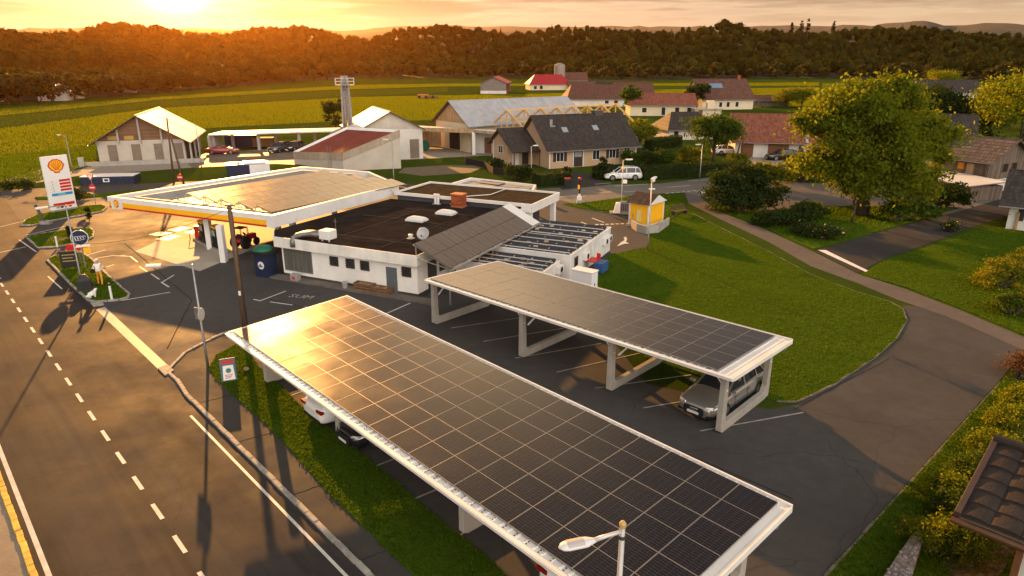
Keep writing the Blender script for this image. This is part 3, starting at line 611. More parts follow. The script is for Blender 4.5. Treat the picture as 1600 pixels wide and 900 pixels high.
# ------------------------------------------------------------------ forecourt canopy
q=[P(167,307,3.65),P(425,337,3.65),P(623,288,3.65),P(577,268,3.65),P(473,260,3.65)]
ZC0,ZC1=2.75,3.65
t=thing('station_canopy','large flat station canopy with white, yellow and red fascia and solar panels on top','canopy',(q[0].x,q[0].y,0)); o_=q[0].copy(); o_.z=0
cen=sum(q,Vector())/5
def inset(pts,d):
    r=[]; n_=len(pts)
    for i in range(n_):
        a,b_,c_=pts[i-1],pts[i],pts[(i+1)%n_]; e1=(b_-a).normalized(); e2=(c_-b_).normalized(); n1=Vector((-e1.y,e1.x,0)); n2=Vector((-e2.y,e2.x,0)); bis=(n1+n2); bis/=max(.3,bis.dot(n1)); r.append(b_+bis*d)
    return r
ql=[Vector((p.x-o_.x,p.y-o_.y,0)) for p in q]
qi=inset(ql,.28); qj=inset(ql,1.25)
b=B(); b.prism([(p.x,p.y) for p in qi],ZC0+.02,ZC0+.35); b.build('roof_deck',GREYD,t)
def wallring(name,outer,inner,z0,z1,m,sel=None):
    b=B(); n_=len(outer)
    for i in (range(n_) if sel is None else sel):
        a,c_,d,e=outer[i],outer[(i+1)%n_],inner[(i+1)%n_],inner[i]
        b.prism([(p.x,p.y) for p in (a,c_,d,e)],z0,z1)
    return b.build(name,m,t)
wallring('fascia',ql,qi,ZC0,ZC1,WMETAL)
wallring('inner_parapet',qj,inset(qj,.16),ZC0+.35,ZC1-.12,GREYD,[0,1,3,4])
def strip(i,z0,z1,f0,f1,m,name,d=.02):
    a,c_=ql[i],ql[(i+1)%5]; e=(c_-a); nn=Vector((e.y,-e.x,0)).normalized(); p=a+e*f0; r=a+e*f1
    b=B(); b.prism([(v.x,v.y) for v in (p+nn*.002,p+nn*d,r+nn*d,r+nn*.002)],z0,z1); return b.build(name,m,t)
for i,f0,f1 in ((0,.005,.965),(2,.1,.9),(4,.05,.995)):
    strip(i,ZC0+.15,ZC0+.52,f0,f1,YEL,'yellow_band'); strip(i,ZC0+.02,ZC0+.145,f0,f1,RED,'red_band')
# hexagonal emblem plate
a,c_=ql[0],ql[1]; e=(c_-a).normalized(); nn=Vector((e.y,-e.x,0)); o0=a+e*1.1
b=B(); b.xprism([(-.62,-.02),(.62,-.02),(.62,.84),(-.62,.84)],.07,tuple(o0+nn*.10+Vector((0,0,ZC0+.0))),e,(0,0,1)); pl=b.build('emblem_plate',WMETAL,t)
def shell(scale=1.0):
    """scallop outline"""
    pts=[(-.16,-.46),(.16,-.46),(.19,-.34),(.36,-.27),(.40,-.18)]
    for k in range(13):
        t_=R(-8)+R(196)*k/12; r=.50+.018*(1 if k%2 else -1); pts.append((r*cos(t_)*1.02,r*sin(t_)*.92))
    pts+=[(-.40,-.18),(-.36,-.27),(-.19,-.34)]; return [(x*scale,y*scale) for x,y in pts]
def emblem(parent,o,ax,az,s,out=1):
    """red shell with a yellow inner shell and red ribs, laid on a face; normal = az x ax"""
    ax=Vector(ax).normalized(); az=Vector(az).normalized(); nn=-az.cross(ax).normalized(); o=Vector(o)
    b=B(); b.xprism(shell(s),-.03,tuple(o),ax,az); r=b.build('emblem',RED,parent)
    b=B(); b.xprism([(x*.84,y*.84+.0*s) for x,y in shell(s)],-.012,tuple(o+nn*.031),ax,az); b.build('emblem_shell',YEL,r)
    b=B()
    for k in range(-3,4):
        an=k*R(22); p=Vector((sin(an)*.10*s,-.26*s)); q_=Vector((sin(an)*.36*s,cos(an)*.30*s+.02*s)); d=(q_-p).normalized(); sd=Vector((-d.y,d.x))*.012*s
        b.xprism([tuple(p+sd),tuple(p-sd),tuple(q_-sd*1.4),tuple(q_+sd*1.4)],-.006,tuple(o+nn*.044),ax,az)
    b.build('emblem_ribs',RED,r)
e2=-e
hexp=[(.30*cos(k*pi/3+pi/2),.36*sin(k*pi/3+pi/2)) for k in range(6)]
b=B(); b.xprism(hexp,-.02,tuple(o0+nn*.102+Vector((0,0,ZC0+.42))),e,(0,0,1)); h_=b.build('emblem',RED,t)
b=B(); b.xprism([(x*.8,y*.8) for x,y in hexp],-.02,tuple(o0+nn*.124+Vector((0,0,ZC0+.42))),e,(0,0,1)); b.build('emblem_shell',YEL,h_)
# columns
for x,y in ((343,352),(322,335),(455,330),(520,300),(430,318)):
    g_=P(x,y,ZC0); g_=Vector((g_.x-o_.x,g_.y-o_.y,0)); b=B(); b.box(g_.x-.2,g_.x+.2,g_.y-.28,g_.y+.28,0,ZC0+.02); b.build('column',WMETAL,t,bevel=.03)
# saw-tooth solar rows on the deck
c0=P(288,307,3.6); c1=P(424,332,3.6); c2=P(596,285,3.6); c3=P(494,269,3.6)
for p in (c0,c1,c2,c3): p.x-=o_.x; p.y-=o_.y; p.z=0
NT=5; ex_=(c1-c0); ey_=((c3-c0)+(c2-c1))/2; wd=ex_.length/NT; ln=ey_.length; exn=ex_.normalized(); eyn=ey_.normalized()
eyn=(eyn-exn*exn.dot(eyn)).normalized(); base=c0+Vector((0,0,0)); NPV=8; pl_=ln/NPV; TA=R(11); rw_=wd*.80; pw_=rw_/cos(TA)-.02
PV_C=pvmat('solar_glass_canopy',pw_,pl_,6,8,(.05,.038,.026),ior=1.75,r0=.2); me=pvmesh('solar_panel',pw_,pl_,PV_C); me.materials[1]=DMETAL
zb=3.58; hh_=rw_*math.tan(TA); fr=B(); az_=math.atan2(exn.y,exn.x)
for k in range(NT):
    for j in range(NPV):
        p=bpy.data.objects.new('solar_panel',me); COL.objects.link(p); p.parent=t; loc=base+exn*(k*wd+wd*.2)+eyn*(j*pl_); p.rotation_euler=Euler((0,TA,az_)); p.location=(loc.x,loc.y,zb+hh_)
    for j in range(0,NPV+1,1):
        l0=base+exn*(k*wd)+eyn*(j*pl_); m0=l0+exn*wd*.2; r0=l0+exn*wd; Z=lambda v,z: Vector((v.x,v.y,z))
        fr.beam(Z(l0,zb-.03),Z(m0,zb+hh_-.03),.04,.05); fr.beam(Z(m0,zb+hh_-.03),Z(r0,zb-.03),.04,.05); fr.beam(Z(l0,zb-.28),Z(r0,zb-.28),.05,.06); fr.beam(Z(m0,zb-.28),Z(m0,zb+hh_-.03),.04,.04); fr.beam(Z(l0+exn*wd*.6,zb-.28),Z(m0,zb+hh_-.05),.03,.03); fr.beam(Z(l0,zb-.32),Z(l0,zb-.03),.04,.04)
        fr.beam(Z(l0,ZC0+.35),Z(l0,zb-.28),.05,.05)
fr.build('panel_rack',ALU,t)
b=B(); l0=base-eyn*.35; b.beam(tuple(l0+Vector((0,0,3.2))),tuple(l0+ex_+Vector((0,0,3.2))),.12,.3); b.build('cable_tray',DMETAL,t)
b=B(); l0=base-exn*2.2-eyn*.6; b.tube([l0+Vector((0,0,3.12)),l0+exn*1.2+Vector((0,0,3.3)),l0+exn*2.0+Vector((0,0,3.55)),l0+exn*2.6+Vector((0,0,3.3))],.06,8); b.build('roof_pipe',INOX,t)
# ------------------------------------------------------------------ pump island
def pump(loc,rz,label):
    t=thing('fuel_pump',label,'fuel pump',loc,rz,'fuel pumps on the pump island')
    b=B(); b.box(-.5,.5,-.28,.28,.0,1.55); b.build('cabinet',BLACK,t,bevel=.03)
    b=B(); b.box(-.42,.42,-.30,-.282,.95,1.4); b.build('display',mat('pump_display',(.35,.36,.34),.3,.1,4),t)
    b=B(); b.box(-.54,.54,-.32,.32,1.55,1.72); b.build('top_sign',YEL,t,bevel=.02)
    for k in range(3):
        x=-.34+.34*k; b=B(); b.box(x-.07,x+.07,-.36,-.285,.5,.8); n_=b.build('nozzle',[ORANGE,GREEN,BLACK][k],t)
        b=B(); b.tube([(x,-.34,.52),(x+.02,-.46,.2),(x+.1,-.44,.15),(x+.14,-.36,.6),(x+.12,-.3,.9)],.022,6); b.build('hose',BLACK,n_)
    return t
pi0=P(308,372); pi1=P(352,397); d_=(pi1-pi0); az_=math.atan2(d_.y,d_.x); t=thing('pump_island','narrow raised pump island of dark grey concrete under the canopy front','pump island',tuple(pi0),az_)
b=B(); L_=d_.length
b.prism([(0,0),(.3,-.45),(L_-.3,-.45),(L_,0),(L_-.3,.55),(.3,.55)],.012,.16); b.build('base',CONCP,t,bevel=.02)
b=B(); b.tube([(-.15,-.5,0),(-.15,-.5,.75),(-.15,.5,.75),(-.15,.5,0)],.045,8); b.build('guard_rail',RED,t)
P1=pump(tuple(pi0+d_*.34+Vector((0,0,.16))),az_,'black fuel pump with coloured nozzles nearest the lit forecourt side of the pump island')
r=dup(P1,tuple(pi0+d_*.72+Vector((.1,.1,.16))),az_,'black fuel pump between the canopy columns at the dark end of the pump island')
b=B(); b.box(-.25,.25,-.2,.2,0,.9); b.box(-.28,.28,-.23,.23,.9,1.0); tag(b.build('waste_bin',RED,None,tuple(P(316,374)+Vector((-.2,-.1,.16))),bevel=.03),'small red waste bin at the lit end of the pump island','bin')
# red motor tricycle behind the pumps
def tractor(loc,rz,label,sc_=1):
    t=thing('tractor',label,'tractor',loc,rz)
    b=B(); b.box(-.1,1.5,-.3,.3,.65,1.15); b.box(-.8,-.1,-.45,.45,.6,.95); b.build('body',RED,t,bevel=.06)
    for x,y,r_,w_ in ((-.55,.62,.62,.32),(-.55,-.62,.62,.32),(1.15,.5,.4,.22),(1.15,-.5,.4,.22)):
        wh=thing('x','','') if False else None
        b=B(); b.lathe([(r_*.6,-w_/2),(r_*.95,-w_/2),(r_,-w_/3),(r_,w_/3),(r_*.95,w_/2),(r_*.6,w_/2)],20); b.xf(Matrix.Translation((x,y,r_))@Matrix.Rotation(R(90),4,'X')); wl=b.build('wheel',RUBBER,t)
        b=B(); b.lathe([(r_*.6,-w_*.3),(r_*.2,-w_*.45),(r_*.2,w_*.45),(r_*.6,w_*.3)],14); b.xf(Matrix.Translation((x,y,r_))@Matrix.Rotation(R(90),4,'X')); b.build('rim',RED,wl)
    b=B(); b.box(-.6,-.15,-.25,.25,.98,1.1); b.box(-.7,-.58,-.25,.25,1.0,1.45); b.build('seat',BLACK,t,bevel=.03)
    b=B()
    for x in (-.75,.05):
        for y in (-.42,.42): b.tube([(x,y,.9),(x,y,2.0)],.03,6)
    b.box(-.85,.15,-.52,.52,2.0,2.07); b.build('roll_frame',BLACK,t)
    b=B(); b.tube([(.9,.2,1.15),(.9,.2,1.7)],.04,8); b.build('exhaust',BLACK,t)
    b=B(); b.lathe([(.17,-.012),(.17,.012)],14); b.xf(Matrix.Translation((.1,0,1.35))@Matrix.Rotation(R(60),4,'Y')); b.build('steering_wheel',BLACK,t)
    return t
TR_=tractor(tuple(P(374,388)+Vector((.3,.4,.008))),R(70),'small dark red tractor with black tyres behind the wooden pole under the canopy')
TR_.scale=(.8,.8,.8)
# ------------------------------------------------------------------ shop
SO=Vector((-15.6,44.7,0)); sx_=Vector((.905,-.425,0)); sy_=Vector((.425,.905,0)); srz=math.atan2(-.425,.905)
def SP(a,p,z=0): return SO+sx_*a+sy_*p+Vector((0,0,z))
t=thing('station_shop','low white station shop with dark flat roof, four small windows and a grey door','shop',tuple(SO),srz); SHOP=t
W_,D_,ZS=10.8,15.0,2.55
b=B(); b.box(0,W_,0,D_,.25,ZS); b.build('wall',WHITE,t)
b=B(); b.box(.03,W_-.03,.03,D_-.03,0,.25); b.build('plinth',mat('dark_plinth',(.06,.05,.045),.8,.2,2,.2),t)
b=B(); b.prism([(-.26,-.30),(W_+.18,-.30),(W_+.18,D_),(-1.45,D_),(-2.2,1.75)],ZS,ZS+.06); b.build('roof',FEL,t)
b=B(); zz=ZS+.28
b.box(-.26,W_+.24,-.36,-.28,ZS-.42,zz); b.box(W_+.16,W_+.24,-.28,D_,ZS-.42,zz); b.prism([(-.26,-.30),(-.30,-.36),(-2.25,1.70),(-2.2,1.75)],ZS-.42,ZS+.12)
b.build('fascia',tilemat('fascia_boards',(.74,.71,.65),3,.42,.6,'sz',.75,.3,.05,.01),t,bevel=.01)
b=B()
for a,e in (((.2,2),(6,2.6)),((6,2.6),(10.4,2.2)),((.5,8.5),(10.2,8.0)),((2,12),(10,11.5)),((3.2,2.3),(3.4,12)),((7.5,1),(7.6,9))): b.tube([(a[0],a[1],ZS+.09),((a[0]+e[0])/2+.1,(a[1]+e[1])/2+.2,ZS+.09),(e[0],e[1],ZS+.09)],.02,6)
b.build('roof_conduits',mat('rusty_conduit',(.085,.055,.035),.8,.3,3),t)
b=B()
for k in range(1,9): b.box(-.1,W_+.1,k*1.7-.04,k*1.7+.04,ZS+.06,ZS+.066)
b.build('felt_seams',mat('felt_seam',(.020,.016,.015),1,.3,2,spec=0),t)
def window(parent,x0,x1,z0,z1,face,off=0,frame=WMETAL,pane=GLASS,mull=0,fw=.07,bars=False,name='window'):
    """window on the wall: face f(y=off, facing -y) r(x=off, facing +x) l(x=off, facing -x) b"""
    def T(u,v,w):   # u along, v out of the wall, w up
        return {'f':(u,off-v,w),'b':(u,off+v,w),'r':(off+v,u,w),'l':(off-v,u,w)}[face]
    def bx(b,u0,u1,v0,v1,w0,w1,m=0):
        p=T(u0,v0,w0); q_=T(u1,v1,w1); b.box(min(p[0],q_[0]),max(p[0],q_[0]),min(p[1],q_[1]),max(p[1],q_[1]),w0,w1,m)
    b=B(); bx(b,x0-fw,x1+fw,.003,.05,z0-fw,z0); bx(b,x0-fw,x1+fw,.003,.05,z1,z1+fw); bx(b,x0-fw,x0,.003,.05,z0,z1); bx(b,x1,x1+fw,.003,.05,z0,z1)
    for k in range(mull): u_=x0+(x1-x0)*(k+1)/(mull+1); bx(b,u_-.025,u_+.025,.003,.045,z0,z1)
    if bars:
        for k in range(5): u_=x0+(x1-x0)*(k+.5)/5; bx(b,u_-.012,u_+.012,.06,.085,z0-.05,z1+.05)
        for k in range(3): w_=z0+(z1-z0)*(k+.5)/3; bx(b,x0-.1,x1+.1,.086,.10,w_-.012,w_+.012)
    f=b.build(name,frame,parent); b=B(); bx(b,x0,x1,.004,.02,z0,z1); b.build('pane',pane,f); return f
for x in (4.15,5.45,6.6,9.75): window(t,x,x+.55,1.35,1.85,'f',0,mat('dark_grille',(.05,.045,.04),.6,.3,4),GLASS,bars=True)
CURT=mat('curtain_glass',(.10,.10,.085),.15,.3,1.5,stretch=(6,1,.3))
window(t,.25,2.5,.55,2.05,'f',0,mat('grey_frame',(.13,.12,.12),.5,.1,3),CURT,mull=2)
b=B(); b.box(8.5,9.3,-.04,.0,.1,1.75); dr=b.build('door',mat('grey_door',(.10,.115,.13),.5,.1,2),t); b=B(); b.box(9.16,9.2,-.09,-.04,.85,1.0); b.build('handle',ALU,dr)
b=B(); b.tube([(W_-.6,-.33,ZS-.3),(W_-.6,-.33,1.2)],.0,6) if False else None
b=B(); b.box(W_+.0,W_+.05,1.2,2.2,.1,2.0); b.box(W_,W_+.04,2.6,3.6,1.0,1.9); b.build('side_door',DMETAL,t)
# pavement strip in front of the shop
b=B(); b.box(-1.2,W_+1.5,-.85,-.0,.0,.10); o=b.build('step',mat('step_concrete',(.12,.105,.09),.8,.2,1,.3,dirt=.4),t)
# higher rear wing
t=thing('rear_wing','higher rear wing of the station with a gravel roof, pale edge and white porch','building',tuple(SP(-1,15.05)),srz)
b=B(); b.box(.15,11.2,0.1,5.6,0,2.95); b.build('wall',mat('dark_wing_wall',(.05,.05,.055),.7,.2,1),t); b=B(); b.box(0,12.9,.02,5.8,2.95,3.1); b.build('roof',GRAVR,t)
b=B(); b.box(-.08,12.98,-.06,.06,2.98,3.25); b.box(-.08,12.98,5.74,5.86,2.98,3.25); b.box(-.08,.06,.06,5.74,2.98,3.25); b.box(12.84,12.98,.06,5.74,2.55,3.25); b.box(12.0,12.84,-.06,.06,2.55,2.98); b.build('roof_edge',WMETAL,t,bevel=.01)
for y in (.35,5.4):
    b=B(); b.box(12.35,12.75,y-.2,y+.2,0,2.95); b.build('porch_column',WHITE,t)
b=B(); b.tube([(5.5,-.05,2.7),(5.5,-.05,2.4),(8.5,-.05,2.3)],.03,6); b.tube([(5.6,.0,3.2),(7.8,2.8,3.14),(8.0,5.6,3.2)],.035,6); b.build('roof_conduits',WMETAL,t)
# small rear canopy with panels
rc=[P(700,285,3.0),P(830,301,3.0),P(838,286,3.0),P(735,275,3.0)]; o_=Vector((rc[0].x,rc[0].y,0)); t=thing('rear_canopy','small flat canopy with yellow fascia behind the rear wing, pale panels lying on it','canopy',tuple(o_)); l_=[Vector((p.x-o_.x,p.y-o_.y,0)) for p in rc]
b=B(); b.prism([(p.x,p.y) for p in inset(l_,.2)],2.4,2.6); b.build('roof_deck',GREYD,t); li=inset(l_,.2)
b=B()
for i in range(4): b.prism([(p.x,p.y) for p in (l_[i],l_[(i+1)%4],li[(i+1)%4],li[i])],2.3,2.85)
b.build('fascia',WMETAL,t)
a,c_=l_[1],l_[2]; e=c_-a; nn=Vector((e.y,-e.x,0)).normalized(); b=B(); b.prism([(v.x,v.y) for v in (a+nn*.003,a+nn*.03,a+e*.95+nn*.03,a+e*.95+nn*.003)],2.34,2.68); b.build('yellow_band',YEL,t)
exn=(l_[1]-l_[0]).normalized(); eyn=Vector((-exn.y,exn.x,0)); b0=l_[0]
for k,(u0,v0,w0,h0) in enumerate(((1.2,1.0,2.6,1.6),(1.0,2.9,2.8,1.4),(4.2,.8,1.8,1.2),(4.3,2.3,1.8,1.5),(6.2,.5,1.0,1.6),(6.2,2.3,1.3,1.5))):
    b=B(); pts=[b0+exn*u0+eyn*v0,b0+exn*(u0+w0)+eyn*v0,b0+exn*(u0+w0)+eyn*(v0+h0),b0+exn*u0+eyn*(v0+h0)]; b.prism([(p.x,p.y) for p in pts],2.66+.03*(k%2),2.70+.03*(k%2)); b.build('solar_panel',PV_C,t)
for i in (1,2): p=li[i]; b=B(); b.box(p.x-.12,p.x+.12,p.y-.12,p.y+.12,0,2.4); b.build('column',WMETAL,t)
# roof things of the shop
RF=ZS+.06
def onroof(a,p): return SP(a,p,RF)
t=thing('ventilation_unit','white square ventilation box with two bent steel ducts at the front roof edge','ventilation unit',tuple(onroof(2.9,.9)),srz)
b=B(); b.box(-.1,.75,-.3,.5,.15,.75); b.box(0,.1,-.2,-.1,0,.15); b.box(.55,.65,-.2,-.1,0,.15); b.build('box',WMETAL,t,bevel=.02)
for y in (-.18,.22):
    b=B(); b.tube([(-.1,y,.42),(-.9,y-.05,.40),(-1.35,y-.25,.38),(-1.52,y-.62,.34),(-1.54,-1.05+y*.3,.28),(-1.5,-1.22+y*.3,.05),(-1.48,-1.25+y*.3,-.3)],.19,12); b.build('duct',mat('duct_grey',(.16,.155,.15),.45,.15,4,metal=.5,dirt=.3),t,smooth=True)
t=thing('chimney','square red brick chimney against the higher rear wing','chimney',tuple(onroof(5.6,14.5)),srz); b=B(); b.box(-.5,.5,-.4,.4,.12,1.0); b.build('stack',BRICKR,t); b=B(); b.box(-.54,.54,-.44,.44,0,.12); b.box(-.56,.56,-.46,.46,1.0,1.1); b.build('cap',mat('terracotta',(.33,.10,.04),.8,.2,3),t)
def vent(a,p,h,label,n_=2):
    t=thing('roof_vent',label,'roof vent',tuple(onroof(a,p)),srz)
    for k in range(n_):
        b=B(); b.lathe([(.11,0),(.11,h-.15),(.16,h-.14),(.16,h),(.02,h+.04)],10,(k*.26,0,0)); b.build('pipe',WMETAL,t)
    b=B(); b.box(-.2,.2+.26*(n_-1),-.2,.2,0,.05); b.build('flashing',GREYD,t); return t
vent(3.3,14.6,.85,'pair of white roof vent pipes left of the brick chimney'); vent(10.35,3.0,.35,'short thin vent pipe near the tilted solar rack on the shop roof',1); vent(7.9,3.8,.3,'short vent stub in the middle of the dark shop roof',1)
def skylight(a,p,label):
    t=thing('skylight',label,'skylight',tuple(onroof(a,p)),srz,'roof domes on the shop'); b=B(); b.box(-.75,.75,-.45,.45,0,.14); b.build('curb',WMETAL,t)
    b=B(); s=[(.72,.42,.14),(.6,.34,.26),(.3,.16,.34)]
    for x,y,z in s: b.v+=[(-x,-y,z),(x,-y,z),(x,y,z),(-x,y,z)]
    for k in range(2):
        for j in range(4): b.f.append((k*4+j,k*4+(j+1)%4,k*4+4+(j+1)%4,k*4+4+j)); b.m.append(0)
    b.f.append((8,9,10,11)); b.m.append(0); b.build('dome',mat('milky_dome',(.62,.61,.60),.3,.05,2),t,smooth=False); return t
s1=skylight(5.3,8.6,'white pyramid skylight on the shop roof, nearer the canopy'); 
r=dup(s1,tuple(onroof(6.1,11.6)),srz,'white pyramid skylight on the shop roof, nearer the brick chimney')
def dish(loc,az,label,r=.42):
    t=thing('satellite_dish',label,'satellite dish',loc,az); b=B(); b.tube([(0,0,0),(0,0,.45)],.03,6); b.build('mast',DMETAL,t)
    b=B(); b.lathe([(.02,0),(r*.5,.04),(r*.85,.11),(r,.17),(r*.98,.175),(r*.83,.125),(r*.5,.055),(.02,.015)],18); b.xf(Matrix.Translation((0,-.02,.55))@Matrix.Rotation(R(62),4,'X')); b.build('reflector',mat('dish_grey',(.35,.35,.36),.4,.1,2),t,smooth=True)
    b=B(); b.tube([(0,-.05,.3),(0,-.5,.55)],.015,6); b.box(-.04,.04,-.56,-.48,.52,.62); b.build('feed_arm',DMETAL,t); return t
dish(tuple(onroof(9.2,3.4)),srz+R(15),'grey satellite dish beside the tilted solar rack')
t=thing('antenna','thin antenna rod on the shop roof beside the ventilation box','antenna',tuple(onroof(2.6,2.6)),srz); b=B(); b.tube([(0,0,0),(0,0,1.1)],.015,6); b.build('rod',GMETAL,t); b=B(); b.tube([(-.2,0,.9),(.2,0,.9)],.012,5); b.build('crossbar',GMETAL,t)
# tilted solar rack over the shop's right wall
t=thing('solar_rack','long tilted solar rack over the right shop wall, its far end a white sheet','solar rack',tuple(SP(10.85,-.35)),srz)
LR=13.6; nc=12; pw=(LR-1.4)/nc; sl=math.atan2(-1.25,2.5); plen=math.hypot(2.5,1.25)/2; PV_R=pvmat('solar_glass_rack',plen,pw,5,5,(.13,.092,.064),ior=2.0,r0=.25); me=pvmesh('solar_panel',plen,pw,PV_R,.02); me.materials[1]=DMETAL
for k in range(nc):
    for j in range(2):
        p=bpy.data.objects.new('solar_panel',me); COL.objects.link(p); p.parent=t; p.rotation_euler=(0,-sl,0); p.location=(j*plen*cos(sl),k*pw,3.55+j*plen*sin(sl))
b=B(); b.poly([(0,nc*pw+.02,3.57),(2.5,nc*pw+.02,2.32),(2.5,LR,2.32),(0,LR,3.57)]); b.build('blank_sheet',WMETAL,t)
b=B()
for k in range(0,8): 
    y=.1+k*(LR-.3)/7; b.beam((0,y,3.50),(2.5,y,2.25),.06,.09); b.beam((.1,y,2.6),(.1,y,3.45),.06,.06); b.beam((2.4,y,1.6 if k>2 else .0),(2.4,y,2.28),.07,.07); b.beam((.1,y,2.65),(2.4,y,2.25),.05,.05)
b.beam((2.52,0,2.22),(2.52,LR,2.22),.06,.14); b.beam((0,0,3.46),(0,LR,3.46),.06,.08); b.build('rack_frame',ALU,t)
# ------------------------------------------------------------------ service containers right of the shop
def container(label,a,p,L_,W_,z,seed,panels=True):
    t=thing('container',label,'container',tuple(SP(a,p)),srz,'white service containers beside the shop')
    b=B(); b.box(0,L_,0,W_,.1,z); b.build('wall',tilemat('container_panels',(.68,.66,.62),3,1.1,.55,'sz',.8,.25,.05,.008),t,bevel=.015)
    b=B(); b.box(.05,L_-.05,.05,W_-.05,0,.1); b.build('base',DMETAL,t)
    b=B(); b.box(-.03,L_+.03,-.03,.07,z,z+.09); b.box(-.03,L_+.03,W_-.07,W_+.03,z,z+.09); b.box(-.03,.07,.07,W_-.07,z,z+.09); b.box(L_-.07,L_+.03,.07,W_-.07,z,z+.09); b.build('roof_edge',WMETAL,t,bevel=.01)
    r_=random.Random(seed); b=B(); k=0; y=.25
    while y<W_-.3:
        b.poly([(.15,y,z+.03),(L_-.2,y,z+.03),(L_-.2,y+.34,z+.20),(.15,y+.34,z+.20)]) if k%2==0 else b.box(.15,L_-.2,y,y+.18,z+.02,z+.05); y+=.42 if k%2==0 else .26; k+=1
    b.build('dark_strips',mat('dark_strip',(.035,.035,.04),.35,.2,2),t)
    b=B()
    for y in (.2,W_*.36,W_*.68): b.tube([(.1,y,z+.17),(L_-.15,y,z+.17)],.045,8)
    for k in range(5): x=.5+(L_-1)*k/4; b.beam((x,.1,z+.1),(x,W_-.1,z+.1),.05,.05)
    b.build('roof_rails',ALU,t)
    for k in range(7): x=r_.uniform(.3,L_-.6); y=r_.uniform(.2,W_-.5); b=B(); b.box(x,x+.3,y,y+.22,z+.1,z+.2); b.build('ballast_block',mat('ballast_block',(.40,.32,.23),.85,.2,3),t)
    return t
def acunit(parent,x,y,z):
    b=B(); b.box(x,x+.28,y,y+.75,z,z+.5); o=b.build('cooling_unit',WMETAL,parent,bevel=.02); b=B(); b.lathe([(.19,0),(.19,.02),(.05,.03)],14); b.xf(Matrix.Translation((x+.281,y+.37,z+.25))@Matrix.Rotation(R(90),4,'Y')); b.build('fan',BLACK,o)
c1=container('white service container, the low one nearest the carport',11.6,3.4,6.2,2.7,1.6,1); acunit(c1,6.2,2.0,.95); window(c1,.6,1.1,.6,1.2,'r',6.2)
c2=container('white service container in the middle of the row with a small dark window',11.6,6.75,6.7,4.3,1.85,2); window(c2,.8,1.3,1.0,1.5,'r',6.7,DMETAL); acunit(c2,6.7,2.4,.95)
c3=container('white service container at the far end of the row by the turning arrow',11.6,11.15,6.7,4.35,1.87,3); acunit(c3,6.7,2.3,1.0); acunit(c3,6.7,3.2,1.0)
t=thing('cabinet','plain white metal switch cabinet standing alone behind the smaller carport','switch cabinet',tuple(P(892,462)),R(-36)); b=B(); b.box(0,1.45,0,.75,.05,1.7); b.build('body',mat('cabinet_white',(.66,.66,.66),.45,.03,2,dirt=.15),t,bevel=.02); b=B(); b.box(-.04,1.49,-.04,.79,1.7,1.76); b.build('lid',WMETAL,t,bevel=.01); b=B(); b.box(1.452,1.47,.33,.4,.8,1.0); b.build('handle',BLACK,t); b=B(); b.box(.1,1.35,.1,.65,0,.05); b.build('base',DMETAL,t)
t=thing('skip','blue skip with open red lid between the containers and the lawn','skip',tuple(P(928,428)),R(60)); t.scale=(.62,.7,.85); b=B()
b.xprism([(0,.15),(1.5,.15),(1.7,.95),(-.1,.95)],-.9,(0,0,0),(1,0,0),(0,0,1)); b.build('bin',mat('skip_blue',(.03,.09,.22),.5,.2,2,dirt=.3),t); b=B(); b.box(-.14,1.74,-.03,.93,.95,1.03); b.build('rim',RED,t); b=B(); b.box(1.55,1.62,-.05,.35,1.03,1.45); b.build('lid',RED,t); b=B()
for x in (.2,1.2):
    b.lathe([(.08,0),(.08,.06)],8,(x,.1,.02)); b.lathe([(.08,0),(.08,.06)],8,(x,.8,.02))
b.build('castors',BLACK,t)
# container beside the shop window, benches, boxes along the front wall
t=thing('recycling_container','tall navy container with green domed lid and round white emblem beside the shop window','container',tuple(SP(-1.15,-.45)),srz)
b=B(); b.box(-.55,.6,-.45,.45,0,1.55); b.build('body',NAVY,t,bevel=.03); b=B(); b.box(-.85,.72,-.55,.55,1.55,1.8); b.build('collar',BLACK,t,bevel=.03); b=B(); b.lathe([(.72,0),(.68,.1),(.5,.26),(.25,.36),(.03,.39)],20,(-.07,0,1.8)); b.build('dome',GREEN,t,smooth=True)
b=B(); b.lathe([(.27,0),(.27,.012)],22); b.xf(Matrix.Translation((.03,-.452,.85))@Matrix.Rotation(R(90),4,'X')); em=b.build('emblem',WMETAL,t); b=B()
for x,h in ((-.13,.16),(0,.24),(.12,.13)): b.box(x-.04,x+.05,-.475,-.468,.72,.72+h)
b.build('emblem_mark',NAVY,em)
def pallet_box(a,p,L_,label,h):
    t=thing('log_box',label,'firewood box',tuple(SP(a,p,.1)),srz,'firewood boxes at the shop wall'); b=B()
    for z in (0,h*.35,h*.7): b.box(0,L_,-.03,0,z,z+h*.25); b.box(0,L_,.5,.53,z,z+h*.25)
    for x in (0,L_-.06): b.box(x,x+.06,0,.5,0,h)
    b.build('crate',mat('old_wood',(.16,.09,.045),.8,.3,3,.3),t); b=B(); r_=random.Random(int(a*10))
    for k in range(14): x=r_.uniform(.1,L_-.3); b.tube([(x,.05,h*.55+r_.uniform(0,.25)*h),(x+.05,.46,h*.6+r_.uniform(0,.2)*h)],.06,6)
    b.build('logs',mat('logs',(.24,.15,.08),.85,.3,4),t); return t
pallet_box(6.35,-.62,1.35,'dark wooden firewood box left of the grey shop door',.5); pallet_box(7.75,-.62,1.3,'lighter wooden firewood box in front of the grey shop door',.42)
b=B(); b.lathe([(.16,0),(.2,.35),(.22,.36),(.2,.4)],12); tag(b.build('flower_pot',mat('pot_grey',(.3,.29,.28),.7,.1,3),None,tuple(SP(5.6,-.55,.1))),'small grey pot between the shop windows and the firewood box','pot')
